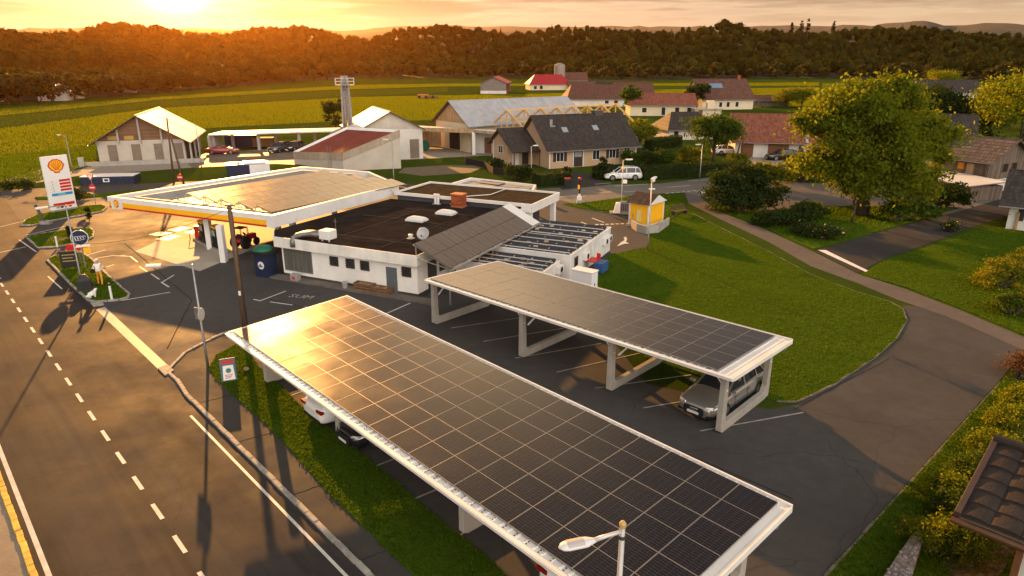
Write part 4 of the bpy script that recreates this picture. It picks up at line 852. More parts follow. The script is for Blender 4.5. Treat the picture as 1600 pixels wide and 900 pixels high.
t=thing('floor_box','small pale grey box with a red sticker under the shop window','box',tuple(SP(1.6,-.65,.1)),srz); b=B(); b.box(-.3,.3,-.2,.2,0,.45); b.build('body',GREYD,t,bevel=.02); b=B(); b.box(-.12,.12,-.215,-.203,.12,.3); b.build('sticker',RED,t)
# ------------------------------------------------------------------ price sign
g0=P(84,333); g1=P(117,327); mid=(g0+g1)/2; t=thing('price_sign','tall leaning-looking white price pylon with red and yellow shell emblem and red price fields','price sign',tuple(mid),math.atan2((g1-g0).y,(g1-g0).x)+R(-4))
t['label']='tall white price pylon with red and yellow shell emblem on the far grass island'
PW=(g1-g0).length/2+.15; PH=hgt(76,246,mid)+.15
b=B(); b.box(-PW,PW,-.16,.16,.25,PH); b.build('panel',mat('sign_white',(.75,.73,.70),.4,.04,1,dirt=.15),t,bevel=.03)
b=B(); b.box(-PW-.02,PW+.02,-.2,.2,.1,.28); b.build('base',GREYD,t)
emblem(t,(0,-.162,PH-.95),(1,0,0),(0,0,1),1.22*PW)
TXT=mat('sign_text',(.04,.04,.045),.5,.1,3)
h0=PH*.56
for k in range(4):
    z=h0-k*.30; b=B(); b.box(.0*PW,.86*PW,-.19,-.163,z-.10,z+.10); f=b.build('price_field',RED,t)
    link('lettering',text_mesh(['-A','-4','-4','1,6'][k],.19,TXT,.003),t,(-.55*PW,-.166,z)).rotation_euler=(R(90),0,0)
    b=B(); b.box(-.8*PW,-.1*PW,-.168,-.163,z-.135,z-.125); b.build('rule',TXT,t)
z=h0-1.28; b=B(); b.box(-.75*PW,.86*PW,-.19,-.163,z-.12,z+.12); f=b.build('blue_field',BLUEP,t); b=B(); b.box(-.3*PW,.3*PW,-.197,-.191,z-.07,z+.07); b.build('light_patch',mat('cyan_patch',(.1,.5,.65),.4,.1,2),f)
z=h0-2.25; b=B(); b.box(-.78*PW,.86*PW,-.19,-.163,z-.13,z+.13); f=b.build('red_field',RED,t)
for k,m in enumerate((ORANGE,BLACK,YEL,RED)): b=B(); b.box(-.6*PW+k*.32*PW,-.38*PW+k*.32*PW,-.185,-.163,z-.36,z-.2); b.build('product_mark',m,t)
# ------------------------------------------------------------------ lamps
LAMPM=GMETAL
def lamp(label,g,h,armlen,armrz,rise=.25,head=True,r=.055,group='street lamps',tilt=0):
    t=thing('street_lamp',label,'street lamp',tuple(g),0,group); b=B(); b.tube([(0,0,0),(0,0,1),(0,0,h)],[r*1.3,r*1.05,r*.75],10); b.build('pole',LAMPM,t,smooth=True)
    d=Vector((cos(armrz),sin(armrz),0)); b=B(); b.tube([Vector((0,0,h-.04)),d*armlen*.5+Vector((0,0,h-.02+rise*.6)),d*armlen+Vector((0,0,h-.02+rise))],.035,8); b.build('arm',LAMPM,t)
    if head:
        b=B(); b.box(-.05,.62,-.11,.11,-.06,.05); b.xf(Matrix.Translation(d*armlen+Vector((0,0,h+rise)))@Matrix.Rotation(armrz,4,'Z')); hd=b.build('lamp_head',WMETAL,t,bevel=.03)
        b=B(); b.box(.1,.56,-.08,.08,-.085,-.062); b.xf(Matrix.Translation(d*armlen+Vector((0,0,h+rise)))@Matrix.Rotation(armrz,4,'Z')); b.build('lens',mat('lamp_lens',(.45,.45,.42),.25,.05,2),hd)
    return t
def armto(g,h,x,y):
    q_=P(x,y,h); return (q_-Vector((g[0],g[1],h)))
g=P(325,574); h=hgt(301,413,g); a=armto(g,h,232,415)
L3=lamp('street lamp with long horizontal arm on the pavement corner, traffic sign halfway up its pole',g,h,a.length-.5,math.atan2(a.y,a.x),.0)
g=P(130,452); h=hgt(107,320,g); a=armto(g,h,66,325); lamp('street lamp with a long flat arm rising from the black planter on the triangular island',g,h,a.length*.8,math.atan2(a.y,a.x),.02)
g=P(114,270); h=hgt(121,213,g); lamp('street lamp on the sandy track left of the big gabled barn',g,h,1.3,R(150),.1)
g=P(616,290); h=hgt(609,219,g); lamp('plain slim lamp mast on the grass behind the station canopy',g,h,.5,R(160),.05)
g=P(315,262); h=hgt(308,196,g); lamp('slim pale mast in front of the right corner of the big gabled barn',g,h,.3,R(20),.02,False,.06)
g=P(830,281); h=hgt(831,229,g); lamp('short street lamp with yellowish head in front of the beige house annex',g,h,.3,R(30),.1)
g=P(1093,281); h=hgt(1097,226,g); lamp('street lamp at the hedge beyond the village road, left of the round bush',g,h,.35,R(200),.05)
g=P(970,330); h=hgt(971,250,g); t4=lamp('lamp mast with camera boxes standing in the air station kerb by the village road',g,h,.3,R(10),.05); t4['label']='lamp mast behind the white air pump post, in front of the white car'
b=B(); b.box(.05,.45,-.08,.08,h*.55,h*.55+.35); b.build('camera_box',WMETAL,t4); 
b=B(); b.lathe([(.12,0),(.16,.1),(.1,.2),(.02,.24)],10,(.06,0,h*.82)); b.build('signal_lamp',YEL,t4)
g=P(1012,391); h=hgt(1018,280,g); t4=lamp('lamp mast on the lawn edge in front of the yellow kiosk',g,h,.2,R(60),.05); b=B(); b.box(-.2,.25,-.05,.05,h*.86,h*.86+.08); b.build('bracket',WMETAL,t4); b=B(); b.lathe([(.05,0),(.16,.1),(.18,.3),(.05,.4)],12,(.05,-.05,h-.25)); b.build('floodlight',WMETAL,t4)
# near lamp in the foreground: rounded head on a rising arm
tz=6.8; top=P(973,822,tz); g=Vector((top.x,top.y,0)); hd=P(903,846,tz-.12)
t=thing('street_lamp','street lamp in the foreground with a rounded white head over the big solar roof','street lamp',tuple(g),0,'street lamps')
b=B(); b.tube([(0,0,0),(0,0,3),(0,0,tz+.02)],[.075,.06,.045],12); b.build('pole',mat('lamp_pole',(.42,.40,.37),.5,.1,3,metal=.4,dirt=.3),t,smooth=True)
b=B(); b.lathe([(.055,-.04),(.06,.03),(.035,.07),(.01,.08)],12,(0,0,tz+.02)); b.build('cap',mat('brass_cap',(.45,.30,.12),.5,.2,5),t); b=B(); b.lathe([(.062,0),(.062,.06)],12,(0,0,tz-.24)); b.build('clamp',DMETAL,t)
dv=(hd-top); dv=Vector((dv.x,dv.y,0)); Lh=dv.length; an=math.atan2(dv.y,dv.x); Mx=Matrix.Rotation(an,4,'Z')
b=B(); b.tube([(0,0,tz-.10),(Lh*.35,0,tz-.13),(Lh*.62,0,tz-.16)],[.035,.035,.04],12).xf(Mx); b.build('arm',mat('lamp_arm',(.55,.54,.53),.4,.05,2,metal=.3),t,smooth=True)
b=B(); nst=12; prof=[]
x0,x1=Lh*.60,Lh*1.42
for k in range(nst+1):
    u_=k/nst; ww=.115*(min(1,(.35+u_*2.4)) if u_<.3 else 1)*math.sqrt(max(.02,1-max(0,(u_-.72)/.28)**2)); hh_=.075*(min(1,.5+u_*2) if u_<.3 else 1)*math.sqrt(max(.03,1-max(0,(u_-.75)/.25)**2)); prof.append((x0+(x1-x0)*u_,ww,hh_))
for x,ww,hh_ in prof:
    for j in range(14): t_=2*pi*j/14; b.v.append((x,ww*cos(t_),tz-.17+hh_*sin(t_)*(1 if sin(t_)>0 else .6)))
for k in range(nst):
    for j in range(14): b.f.append((k*14+j,k*14+(j+1)%14,(k+1)*14+(j+1)%14,(k+1)*14+j)); b.m.append(0)
b.f.append(tuple(range(14))); b.m.append(0); b.f.append(tuple(range(nst*14,nst*14+14))[::-1]); b.m.append(0); b.xf(Mx); lh=b.build('lamp_head',mat('lamp_shell',(.64,.62,.60),.35,.04,2,dirt=.15),t,smooth=True)
b=B(); xa=x0+(x1-x0)*.34; xb=x0+(x1-x0)*.78
for x in (xa,xb):
    for j in range(7): t_=R(28)+R(124)*j/6; b.v.append((x,.119*cos(t_),tz-.168+.079*sin(t_)))
for j in range(6): b.f.append((j,j+1,7+j+1,7+j)); b.m.append(0)
b.xf(Mx); b.build('lid_panel',mat('lamp_lid',(.42,.40,.37),.3,.05,2),lh,smooth=True)
# ------------------------------------------------------------------ poles
t=thing('wooden_pole','thick dark wooden power pole between the canopy and the long solar carport','power pole',tuple(P(384,517)),0)
h=hgt(358,321,P(384,517)); b=B(); b.tube([(0,0,0),(0,0,h*.5),(0,0,h)],[.16,.14,.115],14); b.build('pole',WOODP,t,smooth=True)
b=B(); b.lathe([(.12,0),(.13,.03),(.03,.07)],12,(0,0,h)); b.build('cap',ALU,t); b=B(); b.box(-.06,.06,-.16,-.14,2.1,2.35); b.build('pole_number',WMETAL,t)
b=B(); b.tube([(.13,-.05,h-.1),(.17,-.07,h*.6),(.19,-.08,.1)],.012,5); b.build('cable',BLACK,t)
WPTOP=P(384,517)+Vector((0,0,h-.15))
ga,gb=P(274,284),P(279,288); gm=(ga+gb)/2; t=thing('wooden_pole','brown double-legged wooden power pole in front of the big gabled barn','power pole',tuple(gm),0); h=hgt(259,184,gm)
b=B(); b.tube([(-.35,0,0),(0,0,h)],[.13,.09],10); b.tube([(.9,-.2,0),(.1,0,h*.75)],[.13,.10],10); b.build('pole',WOODP,t,smooth=True); b=B(); b.box(-.3,.75,-.06,.06,h*.32,h*.32+.1); b.build('crossbar',WOODP,t)
UPTOP=gm+Vector((0,0,h-.1))
gm=P(1158,248); t=thing('wooden_pole','wooden power pole with insulators in front of the red tiled farm barn','power pole',tuple(gm),0); h=hgt(1162,186,gm); b=B(); b.tube([(0,0,0),(0,0,h)],[.15,.11],10); b.tube([(-.7,0,0),(-.1,0,h*.8)],[.13,.1],10); b.build('pole',WOODP,t,smooth=True); b=B(); b.box(-.4,.4,-.05,.05,h*.82,h*.82+.12); b.build('crossbar',WOODP,t)
b=B()
for x in (-.3,.3): b.lathe([(.05,0),(.07,.08),(.03,.2)],8,(x,0,h*.82+.12))
b.build('insulators',mat('insulator',(.3,.15,.08),.3,.1,3),t); VPTOP=gm+Vector((0,0,h-.1))
def wire(label,a,c,sag,r=.012):
    b=B(); a=Vector(a); c=Vector(c); b.tube([a.lerp(c,k/16)-Vector((0,0,sag*4*(k/16)*(1-k/16))) for k in range(17)],r,5); return tag(b.build('overhead_cable',BLACK),label,'cable')
wire('overhead cable from the thick dark pole to the lamp on the triangular island',WPTOP,P(130,452)+Vector((0,0,3.0)),.5)
wire('overhead cable from the pole at the red barn towards the wooden cabin',VPTOP,P(1480,316,3.2),.9)
wire('overhead cable from the double-legged pole to the big gabled barn',UPTOP,P(430,245,6.0),.6)
wire('overhead cable hanging across the garden to the driveway at the right',P(1372,290,4.2),P(1580,335,2.6),.6,.014)
# ------------------------------------------------------------------ road signs and island furniture
def disc(b,r,c,rx=0,th=.02,n=20):
    i=len(b.v); b.lathe([(r,-th/2),(r,th/2)],n); b.xf(Matrix.Translation(c)@Matrix.Rotation(R(90),4,'X'),i); return b
def noentry(label,g,h,yield_=False,rz=0):
    t=thing('road_sign',label,'road sign',tuple(g),rz); b=B(); b.tube([(0,0,0),(0,0,h+(1.3 if yield_ else .3))],.035,8); b.build('post',GMETAL,t)
    b=disc(B(),.34,(0,-.05,h)); d=b.build('sign_disc',RED,t); b=B(); b.box(-.24,.24,-.066,-.061,h-.06,h+.06); b.build('bar',WMETAL,d)
    if yield_:
        z=h+1.0; b=B(); b.xprism([(0,-.34),(.4,.34),(-.4,.34)],-.02,(0,-.04,z),(1,0,0),(0,0,1)); y=b.build('yield_sign',RED,t); b=B(); b.xprism([(0,-.2),(.26,.25),(-.26,.25)],-.01,(0,-.062,z),(1,0,0),(0,0,1)); b.build('yield_center',WMETAL,y)
    return t
g=P(150,321); noentry('no entry and yield sign on one post at the far grass island',g,hgt(145,293,g),True)
g=P(285,300); noentry('no entry sign near the foot of the double-legged power pole',g,hgt(284,281,g)+.3)
g=P(117,447); t=thing('traffic_sign_pair','pair','sign',tuple(P(325,574)),R(30)) if False else None
# traffic signs on the corner lamp: a square plate seen from the back and a round one
g=P(325,574); zz=hgt(310,492,g)
t=thing('traffic_signs','grey backed traffic signs, one square and one round, clamped to the corner lamp pole','road sign',tuple(g+Vector((0,0,0))),R(-25))
b=B(); b.box(-.42,-.02,.06,.085,zz-.30,zz+.30); b.build('square_sign',GMETAL,t,bevel=.01); b=disc(B(),.31,(.0,0,0)); b.xf(Matrix.Translation((.12,-.02,zz+.05))@Matrix.Rotation(R(112),4,'Z')); b.build('round_sign',mat('sign_back',(.45,.42,.38),.5,.1,4,dirt=.3),t)
b=B(); b.box(-.1,.08,-.03,.07,zz-.06,zz-.02); b.box(-.1,.08,-.03,.07,zz+.1,zz+.14); b.build('clamps',DMETAL,t)
zI=.10
def onI(x,y): return P(x,y,zI)
# round dark sign on post
g=onI(134,418); h=hgt(140,373,g); t=thing('round_sign','round black sign with white script on a tall post on the triangular island','sign',tuple(g),R(25)); b=B(); b.tube([(0,0,0),(0,0,h+.2)],.05,8); b.build('post',GMETAL,t)
b=disc(B(),.50,(.0,-.08,h),0,.08,28); d=b.build('disc',NAVY,t); b=B()
b.tube([(.52*cos(k*pi/14),-.08,h+.52*sin(k*pi/14)) for k in range(29)],.035,6,cap=False); b.build('rim',WMETAL,d); b=B(); pts=[]
for k in range(60):
    q_=k/59; a_=q_*2*pi*4.2; pts.append((-.34+.68*q_+.07*sin(a_)*(1-.3*q_),-.126,h-.02+.13*cos(a_+.5)*(1.1-.5*q_)+.05*q_))
b.tube(pts,.017,5); b.tube([(-.3,-.126,h-.20),(.05,-.126,h-.17),(.34,-.126,h-.12)],.013,5); b.build('lettering',WMETAL,d)
b=B(); b.box(-.3,.55,-.16,.0,h-.68,h-.56); b.build('shelf_sign',WMETAL,t); b=B(); b.box(.08,.52,-.1,-.06,h-1.15,h-.75); b.build('yellow_plate',YEL,t)
t=thing('advert_board','black framed standing advert board on the triangular island','advert board',tuple(onI(111,419)),R(20)); b=B(); b.box(-.55,.55,-.05,.05,.1,1.25); b.build('board',BLACK,t,bevel=.02); b=B()
for k in range(3): b.box(-.4,.4-.15*(k%2),-.062,-.052,.95-k*.22,1.02-k*.22)
b.build('lettering',mat('gold_text',(.30,.20,.06),.5,.2,4),t); b=B()
for x in (-.45,.4): b.box(x,x+.06,-.25,.25,0,.1)
b.build('feet',DMETAL,t)
t=thing('red_sign','small red sign plate with a white mark behind the black advert board','sign',tuple(onI(120,412)),R(15)); b=B(); b.tube([(-.3,0,0),(-.3,0,1.5)],.03,6); b.tube([(.3,0,0),(.3,0,1.5)],.03,6); b.build('posts',GMETAL,t); b=B(); b.box(-.45,.45,-.05,0,1.0,1.45); b.build('plate',RED,t); b=B(); b.box(.05,.2,-.06,-.051,1.15,1.3); b.build('mark',WMETAL,t); b=B(); b.box(.5,.95,-.04,.0,.95,1.35); b.build('side_plate',BLACK,t)
t=thing('planter','black tapered planter box at the foot of the island lamp','planter',tuple(onI(134,452)),R(30)); b=B()
s=[(.42,.34,0),(.38,.3,.62),(.12,.1,1.0)]
for x,y,z in s: b.v+=[(-x,-y,z),(x,-y,z),(x,y,z),(-x,y,z)]
for k in range(2):
    for j in range(4): b.f.append((k*4+j,k*4+(j+1)%4,k*4+4+(j+1)%4,k*4+4+j)); b.m.append(0)
b.f+= [(8,9,10,11),(3,2,1,0)]; b.m+=[0,0]; b.build('body',BLACK,t,bevel=.03); b=B(); b.box(-.5,.5,-.42,.42,.0,.06); b.build('base',DMETAL,t)
def bollard(label,g,h=1.0,m=None):
    t=thing('bollard',label,'bollard',tuple(g),0); b=B(); b.tube([(0,0,0),(0,0,h*.86)],.07,10); b.build('post',WMETAL,t); b=B(); b.lathe([(.075,0),(.075,h*.08),(.05,h*.14)],10,(0,0,h*.86)); b.build('cap',m or BLACK,t); return t
bollard('white bollard with dark cap on the lower tip of the triangular island',onI(175,468),1.05); bollard('white bollard on the middle grass island',onI(90,386),.85,WMETAL)
# white figure of a dog
t=None
def skin(name,verts,edges,radii,mats,parent=None,loc=None,sub=2,root=0):
    me=bpy.data.meshes.new(name); me.from_pydata(verts,edges,[]); o=link(name,me,parent,loc); md=o.modifiers.new('s','SKIN'); 
    for v,r in zip(me.skin_vertices[0].data,radii): v.radius=(r,r) if not isinstance(r,tuple) else r
    me.skin_vertices[0].data[root].use_root=True; md.use_smooth_shade=True; sd=o.modifiers.new('d','SUBSURF'); sd.levels=sub; sd.render_levels=sub
    dg=bpy.context.evaluated_depsgraph_get(); m2=bpy.data.meshes.new_from_object(o.evaluated_get(dg)); o.modifiers.clear(); o.data=m2; m2.name=name; m2.materials.clear()
    for m in mats: m2.materials.append(m)
    m2.polygons.foreach_set('use_smooth',[True]*len(m2.polygons)); return o
o=skin('dog_figurine',[(0,0,.32),(.22,0,.36),(.34,0,.58),(.46,0,.62),(-.18,0,.22),(.24,.09,.0),(.24,-.09,.0),(-.05,.13,.02),(-.05,-.13,.02),(-.36,0,.10)],[(0,1),(1,2),(2,3),(0,4),(1,5),(1,6),(4,7),(4,8),(4,9)],[.15,.13,.10,.055,.14,.045,.045,.055,.055,.03],[mat('figurine_white',(.66,.63,.58),.6,.05,3)],None,tuple(onI(143,465)),2,0); o.rotation_euler=(0,0,R(40)); o.scale=(.85,.85,.85); tag(o,'small white sitting dog figurine on the grass of the triangular island','figurine')
# person with orange trousers, white shirt and cap carrying a black bag
SK=mat('skin',(.42,.24,.16),.6,.08,6); SHIRT=mat('white_shirt',(.68,.66,.62),.85,.06,8); TROU=mat('orange_trousers',(.62,.27,.03),.85,.12,6); HAIR=mat('dark_hair',(.04,.025,.015),.7,.2,10)
def person(name,label,g,rz,verts,edges,radii,shirt,trou,shoe,scale=1):
    t=thing(name,label,'person',tuple(g),rz); t.scale=(scale,)*3
    o=skin('body',verts,edges,radii,[SK,shirt,trou,shoe],t,None,2,0); me=o.data; return t,o
V=[(0,0,.95),(0,.01,1.18),(0,.02,1.40),(0,.02,1.49),(0,0,1.60),(.0,0,1.72),  # pelvis spine neck head
   (.17,.02,1.40),(.30,-.10,1.16),(.40,-.32,1.10),(.43,-.40,1.08),(-.17,.02,1.40),(-.30,-.05,1.15),(-.34,-.27,1.02),(-.35,-.35,1.0),
   (.09,0,.90),(.12,-.10,.50),(.13,.02,.09),(.14,-.15,.04),(-.09,0,.90),(-.13,.10,.50),(-.14,.30,.11),(-.14,.18,.04)]
Ed=[(0,1),(1,2),(2,3),(3,4),(4,5),(2,6),(6,7),(7,8),(8,9),(2,10),(10,11),(11,12),(12,13),(0,14),(14,15),(15,16),(16,17),(0,18),(18,19),(19,20),(20,21)]
Ra=[.15,.14,.15,.06,.095,.09,.075,.05,.04,.035,.075,.05,.04,.035,.095,.065,.045,.04,.095,.065,.045,.04]
gp=onI(158,445)
t,o=person('person','person in white shirt, white cap and orange trousers standing on the triangular island','' or gp,R(200),V,Ed,Ra,SHIRT,TROU,BLACK,1.0)
me=o.data; sp_=[]
for p in me.polygons:
    c=p.center; x=abs(c.x); mi=0
    if c.z<.10: mi=3
    elif c.z<.97 and x<.26: mi=2
    elif c.z<1.46 and c.z>=.97 and (x<.33): mi=1
    sp_.append(mi)
me.polygons.foreach_set('material_index',sp_)
b=B(); b.sphere((0,.005,1.70),.115,12,0,1,1.05,.75); b.box(-.08,.08,-.20,-.06,1.685,1.70); b.build('cap',SHIRT,t,smooth=False)
b=B(); b.sphere((0,-.1,1.64),.022,6); b.sphere((.035,-.088,1.675),.013,6); b.sphere((-.035,-.088,1.675),.013,6); b.build('face',mat('face_detail',(.25,.12,.08),.6,.1,5),t)
def hand(t,c,d,m):
    b=B(); d=Vector(d).normalized(); s=d.cross(Vector((0,0,1))).normalized(); c=Vector(c); b.sphere(c,.045,8,0,.8,1.2,.5)
    for k in range(4): p=c+d*.04+s*(.03-.02*k); L_=(.065,.075,.07,.055)[k]; b.tube([p,p+d*L_*.6,p+d*L_*.85+Vector((0,0,-.03))],[.010,.009,.008],6)
    p=c+s*.045; b.tube([p,p+d*.03+s*.02,p+d*.055+s*.02+Vector((0,0,-.015))],[.012,.011,.009],6); return b.build('hand',m,t,smooth=True)
hand(t,(.44,-.44,1.07),(.2,-1,-.1),SK); hand(t,(-.35,-.39,.99),(0,-1,-.1),SK)
b=B(); b.box(.34,.56,-.66,-.40,.72,1.02); tb=b.build('shopping_bag',BLACK,None,None,bevel=.05); tb.location=t.location; tb.rotation_euler=t.rotation_euler; tb.scale=t.scale; tag(tb,'black bag held by the person in orange trousers','bag')
# poster frame by the corner lamp
g=P(359,592,.06); t=thing('advert_board','teal framed standing advert board with red heading and white panel on the verge','advert board',tuple(g),R(22))
TEAL=mat('teal_frame',(.05,.13,.16),.5,.1,3,dirt=.2)
for s,nm in ((-1,'front_panel'),(1,'back_panel')):
    b=B(); b.box(-.34,.34,-.02,.02,0,1.06); b.xf(Matrix.Translation((0,s*.24,0))@Matrix.Rotation(R(-s*-12.5)*-1 if False else R(12.5)*s,4,'X')); f=b.build(nm,TEAL,t,bevel=.01)
    if s<0:
        M_=Matrix.Translation((0,-.24,0))@Matrix.Rotation(R(-12.5),4,'X')
        b=B(); b.box(-.28,.28,-.026,-.021,.82,.98); b.xf(M_); b.build('red_heading',RED,f)
        b=B(); b.xprism([(-.26,.06),(.26,.06),(.22,.74),(-.22,.74)],-.006,(0,-.021,0),(1,0,0),(0,0,1)); b.xf(M_); wp=b.build('white_panel',WHITE,f)
        b=B(); b.lathe([(.12,-.002),(.12,.002),(.085,.002),(.085,-.002)],18); b.xf(M_@Matrix.Translation((0,-.031,.50))@Matrix.Rotation(R(90),4,'X')); b.box(0,0,0,0,0,0) if False else None; b.build('ring_mark',mat('teal_mark',(.12,.30,.28),.5,.1,3),wp)
        b=B()
        for k in range(3): b.box(-.17,.17-.05*k,-.031,-.028,.28-.07*k,.31-.07*k)
        b.xf(M_); b.build('text_lines',RED,wp)
t=thing('garden_rock','small brown stone lying on the verge beside the teal advert board','stone',tuple(P(385,579,.06)),.5); b=B(); b.sphere((0,0,.07),.13,8,0,1.1,.8,.9); b.v=[(x*(1+rnd.uniform(-.15,.15)),y*(1+rnd.uniform(-.15,.15)),z) for x,y,z in b.v]; b.build('rock',mat('rock',(.30,.22,.15),.9,.3,6,.4),t)
# conical shrubs, air station, traffic light, kiosk
g=P(905,318); t=thing('signal_post','dark signal post with red lamp and white foot by the village road','signal post',tuple(g),0); h=hgt(904,280,g)
b=B(); b.box(-.28,.28,-.25,.25,0,.35); b.build('foot',GREYD,t); b=B(); b.box(-.22,.22,-.2,.2,.35,.75); b.box(-.12,.12,-.12,.12,.75,1.0); b.build('collar',WMETAL,t,bevel=.02); b=B(); b.tube([(0,0,.9),(0,0,h)],.075,8); b.build('post',BLACK,t); b=B(); b.sphere((0,0,h+.05),.17,10); b.build('lamp',RED,t,smooth=True); b=B(); b.box(-.18,.0,-.12,.12,h-1.0,h-.6); b.build('sleeve',YEL,t)
g=P(970,333); t=thing('air_station','white and grey air and water station on a small kerbed foot','air station',tuple(g),R(-8)); b=B(); b.box(-1.1,1.0,-.5,.45,0,.14); b.build('foot',KERB,t); b=B(); b.xprism([(-.75,.14),(-.1,.14),(-.1,1.15),(-.5,1.15)],-.6,(0,-.3,0),(1,0,0),(0,0,1)); b.build('white_cabinet',WMETAL,t,bevel=.03); b=B(); b.box(-.08,.75,-.3,.3,.14,1.15); gc=b.build('grey_cabinet',mat('grey_cabinet',(.14,.145,.15),.5,.1,3),t,bevel=.02); b=B()
for k in range(4): b.box(.02+k*.17,.1+k*.17,-.315,-.303,.3,1.0)
b.build('slots',BLACK,gc)
g=P(1003,336); t=thing('hose_post','white round-topped hose post beside the concrete wash wall','hose post',tuple(g),0); b=B(); b.tube([(0,0,0),(0,0,1.75)],.18,12); b.build('post',WMETAL,t,smooth=True); b=B(); b.lathe([(.185,0),(.2,.1),(.16,.24),(.03,.3)],12,(0,0,1.72)); b.build('cap',BLACK,t); b=B(); b.tube([(.18,0,1.2),(.5,-.2,.6),(.7,-.3,.9),(1.0,-.1,1.3)],.025,6); b.build('hose',BLACK,t)
t=thing('wash_wall','curved low concrete wall with steel railing round the yellow kiosk','wall',tuple(P(1000,362)),0); o_=P(1000,362); pts=[p-o_ for p in px((988,342),(985,348),(988,356),(996,362),(1010,366),(1028,364),(1044,352))]
b=B()
for p,q_ in zip(pts,pts[1:]): b.beam(p+Vector((0,0,.35)),q_+Vector((0,0,.35)),.18,.7)
b.build('wall',CONCP,t); b=B()
for p in pts[:3]: b.tube([p+Vector((0,0,.7)),p+Vector((0,0,1.3))],.03,6)
b.tube([p+Vector((0,0,1.28)) for p in pts[:3]],.03,6); b.tube([p+Vector((0,0,1.0)) for p in pts[:3]],.02,6); b.build('railing',GMETAL,t)
t=thing('tank_box','pale grey tilted tank box on the wash place beside the kiosk','box',tuple(P(1013,338)),R(-5)); b=B(); b.xprism([(-.65,.25),(.6,.25),(.62,1.45),(-.45,1.3)],-.35,(0,0,0),(1,0,0),(0,0,1)); b.build('tank',WMETAL,t,bevel=.03); b=B()
for x in (-.5,.5): b.box(x-.05,x+.05,-.3,.3,0,.25)
b.build('legs',GMETAL,t)
g=P(1012,358); g2=P(1038,349); an=math.atan2((g2-g).y,(g2-g).x); t=thing('kiosk','small yellow kiosk with white corner posts and brown pitched roof','kiosk',tuple(g),an); LW_=(g2-g).length*.92; DW=2.0
b=B(); b.box(-.15,LW_+.5,-.15,DW+.15,0,.22); b.build('base',CONCP,t); b=B(); b.box(.04,LW_-.04,.04,DW-.04,.22,2.15); b.build('wall',YEL,t); b=B()
for x in (0,LW_-.12):
    for y in (0,DW-.12): b.box(x,x+.12,y,y+.12,.22,2.15); b.build('corner_post',WMETAL,t); b=B()
b.box(.12,LW_-.12,0,.06,2.03,2.15); b.box(.12,LW_-.12,0,.06,.22,.32); b.box(0,.06,.12,DW-.12,2.03,2.15); b.box(0,.06,.12,DW-.12,.22,.32); b.build('wall_trim',WMETAL,t)
b=B(); b.xprism([(-.15,2.15),(LW_+.15,2.15),(LW_/2,2.85)],-.06,(0,-.10,0),(1,0,0),(0,0,1)); b.xprism([(-.15,2.15),(LW_+.15,2.15),(LW_/2,2.85)],-.06,(0,DW+.04,0),(1,0,0),(0,0,1)); b.build('gable',WMETAL,t); KR=tilemat('brown_tiles',(.11,.055,.032),.28,.22)
b=B()
for s in (0,1):
    x0,x1=(LW_/2,-.24) if s==0 else (LW_/2,LW_+.24); b.poly([(x0,-.18,2.90),(x1,-.18,2.13),(x1,DW+.18,2.13),(x0,DW+.18,2.90)])
b.build('roof',KR,t); b=B(); b.box(-.012,-.002,.7,1.2,.5,1.6); b.build('poster',mat('pale_poster',(.7,.55,.2),.5,.1,3),t)
g=P(1062,336); t=thing('bench','dark wooden bench on the grass behind the kiosk','bench',tuple(g),R(30)); b=B()
for k in range(3): b.box(-.9,.9,-.25+k*.17,-.11+k*.17,.42,.46)
b.build('seat',mat('bench_wood',(.06,.04,.03),.7,.3,3),t); b=B()
for k in range(2): b.box(-.9,.9,.30,.34,.6+k*.18,.72+k*.18)
b.build('backrest',mat('bench_wood',(.06,.04,.03),.7,.3,3),t)
for x in (-.75,.75): b=B(); b.box(x-.04,x+.04,-.22,.33,0,.42); b.box(x-.04,x+.04,.29,.30,.42,.9); b.build('leg',DMETAL,t)
t=thing('bin','dark waste bin with red rim in front of the hedge at the village road','bin',tuple(P(886,292)),0); b=B(); b.box(-.3,.3,-.3,.3,0,.95); b.build('body',BLACK,t,bevel=.03); b=B(); b.box(-.33,.33,-.33,.33,.95,1.05); b.build('rim',RED,t)
t=thing('red_bin','round red bin behind the porch column of the rear wing','bin',tuple(P(853,318)),0); b=B(); b.lathe([(.25,0),(.3,.8),(.28,.95),(.05,1.05)],14); b.build('body',RED,t,smooth=False); b=B(); b.box(-.2,.2,-.305,-.27,.6,.75); b.build('slot',BLACK,t)
# tilted lamp box beside the price sign
g=onI(70,347); t=thing('sign_light','dark tilted light post with a pale foot at the near tip of the far island','light post',tuple(P(70,350)),0); b=B(); b.tube([(0,0,.3),(-.5,.0,1.75)],[.1,.14],8); b.build('post',DMETAL,t); b=B(); b.box(-.3,.6,-.3,.3,0,.3); b.build('foot',KERB,t,bevel=.05)
